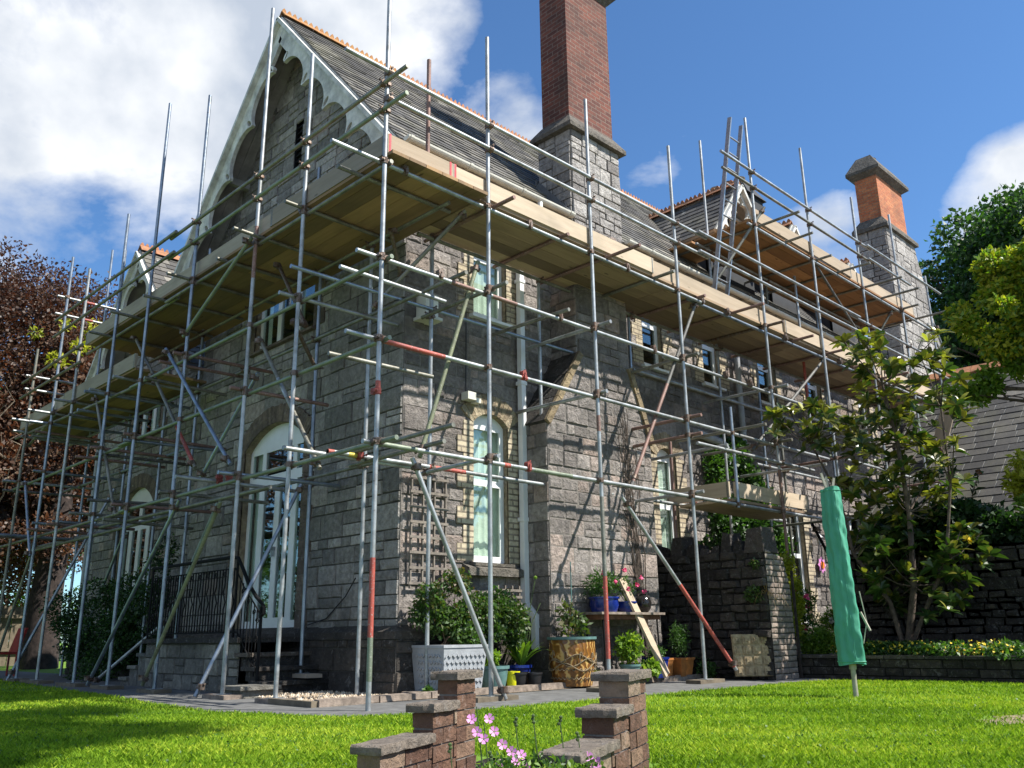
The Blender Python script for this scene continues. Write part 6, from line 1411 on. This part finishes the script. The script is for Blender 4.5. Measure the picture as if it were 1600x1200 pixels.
cl = treecl((10.2, -3.1, 2.75), (.5, .55, .45), 14, .25); crown('leaves', cl, 1800, .10, .06, 'leaf_lime', t, shell=.3); limbs(t, (10.2, -3.2, 1.0), cl, .03, n=8, trunk_h=1.2, name='stems'); crown('lower_leaves', treecl((10.0, -3.4, 2.2), (.5, 1.0, .35), 12, .25), 3000, .09, .06, 'leaf_bright', t)
# dark shrubs on the garden wall
for i, (x, y, r, lab) in enumerate(((9.0, -1.4, .5, 'dark climber tumbling over the left end of the garden wall'), (9.1, -2.3, .6, 'dark leafy shrub in the middle of the wall top behind the magnolia'), (9.2, -3.4, .65, 'dark glossy shrub at the right of the garden wall top'), (9.2, -5.0, .9, 'dark shrub on the wall top beyond the right edge'))):
    t = thing('wall_shrub', (x, y, 1.7), lab, 'shrub', 'dark shrubs along the top of the garden wall'); cl = treecl((x-.25, y, 1.9), (r*.9, r*1.15, r*.75), 20, .27); crown('leaves', cl, 7500, .10, .065, 'leaf_dark', t, shell=.3); limbs(t, (x, y, 1.5), cl, .025, n=6, trunk_h=.4, name='stems')
t = thing('hydrangea', (8.9, -1.9, 1.7), 'dark leggy shrub with withered flower heads standing against the slate roof', 'shrub')
q = MB(); pts = [((8.9, -2.0, 1.9), (8.8, -1.9, 3.3)), ((8.9, -1.9, 1.9), (8.9, -1.6, 2.9)), ((8.9, -2.1, 1.9), (8.8, -2.5, 2.8)), ((8.9, -2.0, 2.2), (8.9, -2.15, 3.0))]
for a, b in pts: q.path([a, lerp(a, b, .5), b], .01, 5, r2=.005)
q.build('stems', 'twig', t); Cn = np.concatenate([np.array([lerp(a, b, f) for f in np.linspace(.3, .97, 9)]) for a, b in pts]); P, T = leaves_at(np.repeat(Cn, 3, 0), .13, .075, .9); leafmesh('leaves', P, T, 'leaf_dark', t); flowers(t, [b for a, b in pts[:3]], .05, 'rust', 'flower_head')
# magnolia
MAG = [(7.51, -1.64, 4.8), (7.85, -1.2, 4.89), (7.66, -1.79, 4.59), (7.91, -1.34, 4.61), (7.94, -1.52, 4.42), (7.32, -2.15, 4.15), (7.26, -2.6, 4.4), (8.17, -2.44, 4.75), (7.54, -2.39, 4.28), (7.51, -2.69, 4.2), (8.35, -1.69, 4.21), (7.77, -2.06, 3.83), (8.17, -2.12, 4.08), (7.77, -1.7, 3.9), (7.95, -1.31, 4.12), (7.42, -2.53, 3.67), (7.95, -2.49, 3.59), (8.2, -2.59, 3.71), (7.83, -1.82, 3.6), (8.07, -1.44, 3.61), (7.99, -1.97, 3.5), (7.32, -0.19, 3.82), (8.08, -0.06, 4.02), (7.9, -0.02, 3.74), (7.58, -0.56, 3.64), (7.28, -0.97, 3.67), (8.2, -0.71, 3.97), (7.77, -0.65, 3.46), (8.04, -0.84, 3.56), (8.22, -0.99, 3.77), (8.04, -0.31, 4.02), (8.26, -0.81, 3.35), (7.68, -1.32, 3.28), (8.13, -1.25, 3.16), (7.74, -1.72, 3.23), (8.28, -1.72, 3.21), (8.22, -1.98, 3.25), (7.36, -2.49, 2.96), (7.4, -2.69, 3.02), (7.49, -2.49, 2.71), (8.31, -1.97, 2.79), (7.73, -1.93, 2.73), (7.94, -1.57, 2.76), (7.58, -1.44, 2.73), (7.81, -1.07, 2.86), (7.67, -0.96, 2.71), (7.64, -1.2, 2.49), (7.89, -1.36, 2.45), (7.89, -1.64, 2.42), (8.24, -1.78, 2.48), (8.0, -2.13, 2.46), (8.27, -2.2, 2.39), (8.19, -2.02, 2.13), (8.34, -1.69, 2.13), (7.99, -1.55, 2.07), (7.43, -1.52, 2.08), (8.2, -0.96, 2.24), (8.31, -1.75, 1.85), (8.25, -2.05, 1.87), (7.88, -2.44, 1.89), (8.04, -2.53, 1.77), (7.48, -2.45, 1.61), (8.16, -1.86, 1.61), (7.88, -1.68, 1.69), (7.56, -1.53, 1.6), (7.32, -1.55, 1.33), (8.19, -1.36, 1.28), (8.34, -1.72, 1.36), (7.35, -2.18, 1.05), (8.13, -1.26, 1.06), (7.7, -2.41, 1.3), (7.42, -2.29, 1.46), (7.57, -1.28, 1.8)]
t = thing('magnolia_tree', (7.8, -1.55, 0.3), 'young magnolia with glossy leaf rosettes in front of the scaffold and garden wall', 'tree')
mb = MB(); base = Vector((7.8, -1.55, .3)); hub = [Vector((7.82, -1.75, 1.2)), Vector((7.75, -1.85, 2.2)), Vector((7.8, -1.8, 3.2)), Vector((7.8, -1.7, 4.1))]
mb.path([base]+hub, .055, 8, r2=.02); mb.path([base+Vector((0, .02, 0)), Vector((7.8, -1.4, 1.0)), Vector((7.7, -1.0, 1.7)), Vector((7.7, -.9, 2.5)), Vector((7.8, -.5, 3.4))], .04, 8, r2=.015); mb.path([base, Vector((7.75, -1.9, .9)), Vector((7.6, -2.3, 1.5)), Vector((7.6, -2.5, 2.5)), Vector((7.7, -2.5, 3.8))], .035, 8, r2=.012)
HB = [Vector(p) for p in ((7.82, -1.75, 1.2), (7.75, -1.85, 2.2), (7.8, -1.8, 3.2), (7.8, -1.7, 4.1), (7.7, -1.0, 1.7), (7.7, -.9, 2.5), (7.8, -.5, 3.4), (7.6, -2.3, 1.5), (7.6, -2.5, 2.5), (7.7, -2.5, 3.6))]
for p in MAG:
    p = Vector(p); c = [h for h in HB if h.z < p.z+.1] or HB[:1]; h = min(c, key=lambda k: (k-p).length); mb.path([h, h.lerp(p, .5)+Vector((0, 0, -.04)), p], .012, 5, r2=.006)
trk = mb.build('trunk', 'bark', t, smooth=True)
P = []; T = []
def rosette(p, up, n, L, w, t0):
    up = Vector(up).normalized(); x = up.orthogonal().normalized(); y = up.cross(x); ph = random.uniform(0, 6.28)
    for i in range(n):
        a = ph+i*2.4; el = random.uniform(.15, .95); d = (x*math.cos(a)+y*math.sin(a))*math.cos(el)+up*math.sin(el); d.normalize(); s = d.cross(up).normalized(); nn = s.cross(d); l = L*random.uniform(.7, 1.15); ww = w*random.uniform(.8, 1.2); tt = min(1, max(0, t0+random.uniform(-.25, .25)+(.25 if el > .7 else 0)))
        K = [(0, .12), (.25, .75), (.55, 1.0), (.82, .65), (1.0, .04)]; cen = [Vector(p)+d*l*f+Vector((0, 0, -1))*(l*.28*f*f) for f, _ in K]
        for k in range(4):
            for sg in (-1, 1):
                e0 = cen[k]+s*sg*ww/2*K[k][1]+nn*.12*ww*K[k][1]; e1 = cen[k+1]+s*sg*ww/2*K[k+1][1]+nn*.12*ww*K[k+1][1]
                P.append([tuple(cen[k]), tuple(e0), tuple(e1), tuple(cen[k+1])]); T.append(tt)
for p in MAG:
    up = (random.uniform(-.5, .3), random.uniform(-.4, .4), 1); low = p[2] < 2.2
    rosette(p, up, 12, .24, .078, .38 if low else .64)
    for _ in range(4 if low else 3):
        q = Vector(p)+Vector((random.uniform(-.3, .3), random.uniform(-.24, .24), random.uniform(-.32, .06))); rosette(q, (random.uniform(-1, 1), random.uniform(-1, 1), .8), 8, .21, .078, .25 if low else .42)
leafmesh('leaves', np.array(P), np.array(T), 'leaf_magnolia', t)
flowers(t, [(7.6, -2.6, 1.75)], .07, 'yellow_petal', 'bud')
# copper beech and greenery on the left
t = thing('copper_beech', (0.5, 21, 0), 'large copper beech with dark purple foliage filling the left edge', 'tree')
cl = treecl((1.2, 20.5, 6.6), (5.4, 4.0, 5.0), 150, 1.35)+treecl((-2.8, 17.8, 6.0), (2.9, 2.8, 4.6), 75, 1.15)+treecl((-1.6, 16.5, 3.8), (2.2, 1.8, 2.0), 22, .85)+treecl((2.0, 18.0, 7.6), (1.8, 1.2, 2.4), 22, .9)+treecl((1.7, 15.8, 3.7), (1.5, .7, 1.2), 14, .6)+treecl((-.4, 15.6, 3.0), (1.2, .7, 1.3), 10, .6)
limbs(t, (1.2, 20.5, 0), cl, .55, 'bark_dark', n=70, trunk_h=6.5); crown('crown', cl, 210000, .105, .07, 'leaf_copper', t, shell=.15)
lb = MB()
for _ in range(26):
    a = Vector((random.uniform(-2.2, 1.0), 16.2, random.uniform(2.5, 5))); pts = [a]
    for k in range(4): pts.append(pts[-1]+Vector((random.uniform(-.6, .5), random.uniform(-.4, .1), random.uniform(0, .75))))
    lb.path(pts, .028, 5, r2=.006)
lb.path([(0.6, 19.5, 3.6), (-.6, 17.4, 3.3), (-1.6, 15.5, 2.6), (-2.6, 14, 2.1)], .11, 8, r2=.06); lb.build('bare_branches', 'bark_pale', t, smooth=True)
crown('pale_sprays', treecl((2.0, 16.35, 8.3), (.9, .3, 1.0), 9, .2), 500, .13, .05, 'leaf_lime', t, shell=.2)
t = thing('dark_tree_trunk', (2.45, 16.6, 0), 'thick dark reddish tree trunk beside the far left corner of the house', 'tree'); m = MB(); m.path([(2.5, 16.8, 0), (2.45, 16.8, 1.6), (2.5, 16.7, 3.2), (2.4, 16.9, 6)], .42, 12, r2=.25); m.build('trunk', 'bark_dark', t, smooth=True)
crown('crown', treecl((2.6, 17.5, 5.6), (2.2, 2, 2.2), 24, .8), 12000, .14, .09, 'leaf_copper', t)
for i, (x, y, z, R, mt, lab) in enumerate(((-2.5, 22, 1.8, (3.0, 1.5, 1.9), 'leaf_bright', 'sunlit green hedge seen under the copper beech'), (-8, 24, 2.4, (4, 2, 2.6), 'leaf_green', 'tall green hedge beyond the left edge'), (4.5, 25, 2.6, (4.0, 2, 3.0), 'leaf_bright', 'light green bushes behind the dark tree trunk'), (3.5, 27, 6.5, (5, 2, 4), 'leaf_green', 'green tree mass behind the copper beech'), (-1.6, 17.4, .9, (1.0, .6, .8), 'leaf_lime', 'yellowish bush in front of the timber fence'))):
    t = thing('hedge', (x, y, 0), lab, 'hedge'); crown('leaves', treecl((x, y, z), R, 34, .55*R[2]**.4), int(9000*max(.5, R[0]/3)), .14, .09, mt, t, shell=.3)
t = thing('dark_shrub', (1.0, 8.9, 0), 'broad dark green shrub against the wall under the far glazed door', 'shrub')
cl = treecl((1.05, 8.9, .85), (.5, 1.9, .85), 34, .33)+[(1.2, 7.6, 1.6, .25, .3, .4), (1.3, 7.5, 2.0, .18, .2, .3), (1.1, 8.3, 1.45, .3, .3, .25)]
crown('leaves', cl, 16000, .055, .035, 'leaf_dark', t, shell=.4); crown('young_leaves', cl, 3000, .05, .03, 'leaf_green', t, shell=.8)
# ivy on the long wall
t = thing('wall_ivy', (9.0, 1.4, 2.6), 'green climber covering the house wall above the small timber deck', 'climber')
cl = [(8.0+.26*i, 1.38, 2.8+.85*math.sin(i*.45+.4)*.9+random.uniform(-.2, .2), .3, .13, .35) for i in range(9)]+[(8.1+.25*i, 1.4, 2.5+random.uniform(-.2, .2), .3, .13, .3) for i in range(8)]
crown('leaves', cl, 6500, .085, .06, 'leaf_green', t, shell=.2)
t = thing('wall_creeper', (7.2, 1.35, 1.2), 'dark creeper hanging on the wall behind the ruined garden wall', 'climber'); crown('leaves', [(7.3+.3*i, 1.3, 1.9+random.uniform(-.25, .2), .25, .2, .4) for i in range(7)]+[(7.3+.3*i, 1.3, 1.2, .25, .2, .4) for i in range(7)], 5000, .08, .05, 'leaf_dark', t, shell=.2)
# dead creeper on the chimney breast
t = thing('dead_creeper', (5.2, .95, .2), 'leafless black creeper stems climbing the chimney breast', 'climber'); m = MB(); rg = random.Random(12)
for i in range(9):
    x = 5.35+rg.uniform(-.1, .12); pts = [(x, .965, .1)]; z = .1; top = 3.9-rg.uniform(0, .9)
    while z < top: z += .16; x += rg.uniform(-.035, .03)-.012; pts.append((max(4.55, x), .962+rg.uniform(-.006, .004), z))
    m.path(pts, .013, 5, r2=.005)
    for _ in range(14):
        p = rg.choice(pts); q = (p[0]+rg.uniform(-.22, .2), .965, p[2]+rg.uniform(.02, .3)); m.path([p, lerp(p, q, .5), q], .005, 4, r2=.002)
m.build('stems', 'bark', t)
# shrubs and flowers on the terrace
t = thing('golden_shrub', (7.6, .1, .3), 'bright yellow green upright shrub behind the ruined wall end', 'shrub'); crown('leaves', [(7.6+random.uniform(-.1, .12), .05+random.uniform(-.1, .12), .6+i*.1, .13, .14, .15) for i in range(11)], 3600, .05, .032, 'leaf_lime', t, shell=.3)
t = thing('green_shrub', (7.7, -.3, .3), 'low fresh green leafy shrub at the terrace edge left of the dryer', 'shrub'); crown('leaves', treecl((7.75, -.28, .48), (.22, .3, .16), 10, .13), 2600, .045, .03, 'leaf_bright', t, shell=.2)
for i, (x, y, z, R, fl_, lab, mt) in enumerate(((9.2, .75, .9, (.4, .4, .5), 'magenta_petal', 'rose bush with red blooms below the terrace window', 'leaf_green'), (9.6, .2, .65, (.5, .4, .35), 'white_petal', 'clump of narrow leaves behind the white bench', 'leaf_bright'), (10.6, -.5, .9, (.35, .3, .6), 'orange_petal', 'orange and pink flowers right of the green dryer cover', 'leaf_green'), (8.4, .9, 1.0, (.3, .3, .7), None, 'dark leafy climber beside the golden shrub', 'leaf_dark'))):
    t = thing('flowering_shrub', (x, y, .3), lab, 'shrub'); cl = treecl((x, y, z), R, 10, .2); crown('leaves', cl, 2200, .07, .028, mt, t, shell=.15)
    if fl_: flowers(t, [(c[0]-c[3], c[1]-c[4]*.7, c[2]) for c in cl[:6]], .06, fl_)
t = thing('dry_fern', (6.25, -.45, 1.1), 'dry brown grass tuft hanging from the ruined wall face', 'plant'); straps(t, 6.25, -.4, 1.05, 60, .42, .008, 'dry_grass', 2.2); crown('leaves', [(6.15, -.25, 1.12, .1, .12, .1)], 260, .05, .03, 'leaf_rose', t)
t = thing('wall_fern', (6.2, -.3, 1.5), 'tiny yellowish plant growing near the top of the ruined wall', 'plant'); crown('leaves', [(6.16, -.3, 1.52, .05, .08, .05)], 120, .04, .025, 'leaf_rose', t)
# ground cover on the flower bed
C, d, idx = clump_points([(7.25+random.uniform(-.25, .3), -.95-random.random()*2.2, .36, .28, .28, .10) for _ in range(22)], 7000, .6); P, T = leaves_at(C, .05, .035, 1.2, d*.5)
tag(leafmesh('ground_cover', P, T, 'leaf_green'), 'low leafy ground cover with yellow flowers trailing over the low retaining wall', 'ground cover', kind='stuff')
C2, d2, _ = clump_points([(7.2+random.uniform(-.2, .3), -.95-random.random()*1.9, .40, .25, .25, .08) for _ in range(18)], 420, .9); P, T = leaves_at(C2, .035, .03, 1.5); tag(leafmesh('ground_cover_flowers', P, T, 'yellow_petal'), 'small yellow flowers sprinkled over the ground cover', 'flowers', kind='stuff')
for x, y, lab in ((7.3, -3.4, 'rusty arched leaves at the right of the flower bed'), (7.5, -2.9, 'low tufts of green leaves behind the retaining wall')):
    t = thing('bed_plant', (x, y, .3), lab, 'plant'); straps(t, x, y, .3, 26, .3, .02, 'leaf_rose' if 'rusty' in lab else 'leaf_green', 1.2)
# mallow in front of the stair
t = thing('mallow', (-2.15, -4.2, -0.5), 'pink mallow in flower growing up in front of the stair walls', 'flowering plant')
cl = [(-2.3+random.uniform(-.20, .24), -4.15+random.uniform(-.2, .12), random.uniform(-.04, .15), .085, .085, .06) for _ in range(24)]
crown('leaves', cl, 3000, 0.024, 0.013, 'leaf_bright', t, shell=.1, upbias=.8); crown('leaves', cl, 2400, 0.022, 0.013, 'leaf_green', t, shell=.1)
q = MB(); tops = [(-2.36, -4.0, .36), (-2.34, -4.02, .30), (-2.28, -4.1, .23), (-2.1, -4.3, .2), (-2.2, -4.05, .30), (-2.15, -4.1, .31), (-2.05, -4.15, .30), (-2.4, -4.12, .2), (-2.0, -4.2, .24), (-2.45, -3.95, .22)]
for p in tops: q.path([(p[0]+random.uniform(-.05, .05), p[1]-.05, -.5), (p[0]+.01, p[1]-.02, p[2]-.2), p], .004, 5, r2=.002)
q.build('stems', 'stem', t)
for p in tops[4:]:
    q = MB()
    for k in range(3): q.lathe((p[0]+random.uniform(-.004, .004), p[1]+random.uniform(-.004, .004), p[2]-.012*k), [(0, 0), (.007, .004), (.008, .010), (0, .016)], 7)
    q.build('seed_head', 'stem', t)
def mallow(p, r, nrm):
    n_ = Vector(nrm).normalized(); x = n_.orthogonal().normalized(); y = n_.cross(x); P = []; ph = random.random()*6
    for k in range(5):
        a = ph+k*2*pi/5; d = x*math.cos(a)+y*math.sin(a); s = n_.cross(d); c = Vector(p)
        rim = [c+d*r*.95-s*r*.42+n_*r*.3, c+d*r*1.05-s*r*.12+n_*r*.34, c+d*r*.93+n_*r*.28, c+d*r*1.05+s*r*.12+n_*r*.34, c+d*r*.95+s*r*.42+n_*r*.3]; w0 = [c+d*r*.12, c+d*r*.5-s*r*.3+n_*r*.12, c+d*r*.5+s*r*.3+n_*r*.12]
        for tri in ((w0[0], w0[1], w0[2], w0[0]+n_*.0001), (w0[1], rim[0], rim[1], rim[2]), (w0[1], rim[2], w0[2], w0[2]), (w0[2], rim[2], rim[3], rim[4])): P.append([tuple(v) for v in tri])
    return P
for p in [(-2.385, -4.0, .315), (-2.33, -4.04, .315), (-2.375, -4.02, .27), (-2.325, -4.06, .27), (-2.36, -4.04, .245), (-2.31, -4.09, .225), (-2.29, -4.12, .20), (-2.25, -4.13, .185), (-2.29, -4.14, .165), (-2.35, -4.12, .16), (-2.26, -4.16, .145), (-2.07, -4.31, .175), (-2.11, -4.30, .165), (-2.04, -4.33, .155), (-2.08, -4.35, .14), (-2.38, -4.15, .135)]:
    leafmesh('flower', np.array(mallow(p, .019, (-.5+random.uniform(-.4, .3), -.7+random.uniform(-.3, .3), .4))), np.full(20, .5), 'pink_petal', t)
# ---------------------------------------------------------------- grass
m_simple('bare_earth', (0.26, 0.21, 0.12), 1.0, var=.4, nscale=18, bs=.8)
def lawn_grass():
    v45 = np.array([cf.x, cf.y]); v45 /= np.linalg.norm(v45); r45 = np.array([v45[1], -v45[0]]); c2 = np.array([CAMP.x, CAMP.y])
    out = []
    for d0, d1, dens in ((3.7, 5.6, 6500), (5.6, 8, 3800), (8, 12, 1700), (12, 22, 400)):
        A = (d1-d0)*(d0+d1)*.62; n = int(A*dens); D = np.sqrt(d0*d0+(d1*d1-d0*d0)*NR.rand(n)); W_ = (NR.rand(n)*2-1)*D*.62
        out.append(c2+D[:, None]*v45+W_[:, None]*r45)
    Q = np.concatenate(out); x, y = Q[:, 0], Q[:, 1]
    px = np.array([p[0] for p in PATH_OUT][::-1]); py = np.array([p[1] for p in PATH_OUT][::-1])
    # lawn side of the path: left run is an x limit, right run a y limit
    xl = np.interp(y, [p[1] for p in PATH_OUT[5::-1]], [p[0] for p in PATH_OUT[5::-1]]); yl = np.interp(x, [p[0] for p in PATH_OUT[5:]], [p[1] for p in PATH_OUT[5:]])
    ok = np.where(y > .2, x < xl+.03, (y < yl+.03) | (x < -.75)) & (x < 6.96)
    s = (x-STO.x)*STH.x+(y-STO.y)*STH.y; w = (x-STO.x)*STP.x+(y-STO.y)*STP.y
    ok &= ~((s < .46) & (w > -.16) & (w < .90))
    bare = (((x-2.35)/.45)**2+((y+4.5)/.28)**2 < .6+.8*NR.rand(len(x))) & (NR.rand(len(x)) < .8); ok &= ~bare
    Q = Q[ok]; n = len(Q); dep = (Q-c2)@v45
    hgt = (0.016+.018*NR.rand(n))*(1+.15*np.sin(Q[:, 0]*3)*np.cos(Q[:, 1]*2.3)); wd = (.0010+.00038*dep)*(.7+.6*NR.rand(n)); a = NR.rand(n)*6.283; la = NR.rand(n)*6.283; ln = hgt*(.3+.7*NR.rand(n))
    b = np.stack([Q[:, 0], Q[:, 1], np.zeros(n)], 1); s_ = np.stack([np.cos(a)*wd, np.sin(a)*wd, 0*a], 1); tip = b+np.stack([np.cos(la)*ln, np.sin(la)*ln, hgt], 1); mid = b+np.stack([np.cos(la)*ln*.3, np.sin(la)*ln*.3, hgt*.6], 1)
    P = np.stack([b-s_, b+s_, mid+s_*.8, tip], 1); pt = .5+.22*np.sin(Q[:, 0]*1.7+1)*np.sin(Q[:, 1]*1.3)+.12*np.sin(Q[:, 0]*5+Q[:, 1]*4)
    tag(leafmesh('grass', P, np.clip(pt+NR.normal(size=n)*.22, 0, 1), 'grass_blade'), 'short bright green mown grass of the lawn', 'grass', kind='stuff')
    k = NR.rand(n) < .012; Cq = b[k]+np.array([0, 0, .016]); P2, T2 = leaves_at(np.repeat(Cq, 3, 0)+NR.normal(size=(3*k.sum(), 3))*[.012, .012, .003], .016, .014, 3.0)
    tag(leafmesh('clover', P2, T2, 'leaf_green'), 'small clover leaves scattered in the lawn', 'clover', kind='stuff')
    m = MB(); m.face([(2.35+.42*math.cos(a)*(1+.25*math.sin(a*3)+.12*math.sin(a*7)), -4.5+.26*math.sin(a)*(1+.25*math.sin(a*3)+.12*math.sin(a*7)), .004) for a in np.linspace(0, 2*pi, 40, endpoint=False)]); struct('bare_patch', m, 'bare_earth')
lawn_grass()

# tree beside the photographer: its crown shades the left of the lawn
t = thing('shade_tree', (-0.5, -10.5, -0.95), 'broadleaf tree behind the viewpoint whose crown shades the left of the lawn', 'tree')
cl = treecl((1.55, -7.6, 12.3), (2.1, 2.1, 1.5), 30, .72)+treecl((0.2, -9.2, 11.6), (1.5, 1.2, 1.3), 10, .6)
m = MB(); m.path([(-0.6, -10.6, -.95), (-.3, -10.2, 3), (-.2, -9.9, 6.5), (.5, -9.0, 9.5), (1.3, -8, 11.5)], .17, 10, r2=.06); tr = m.build('trunk', 'bark', t, smooth=True)
m = MB()
for c in cl[:26]: m.path([(.5, -9.0, 9.5), lerp((.5, -9.0, 9.5), c, .5), c[:3]], .05, 5, r2=.01)
m.build('limbs', 'bark', tr); crown('crown', cl, 9000, .2, .14, 'leaf_green', t, shell=.2)
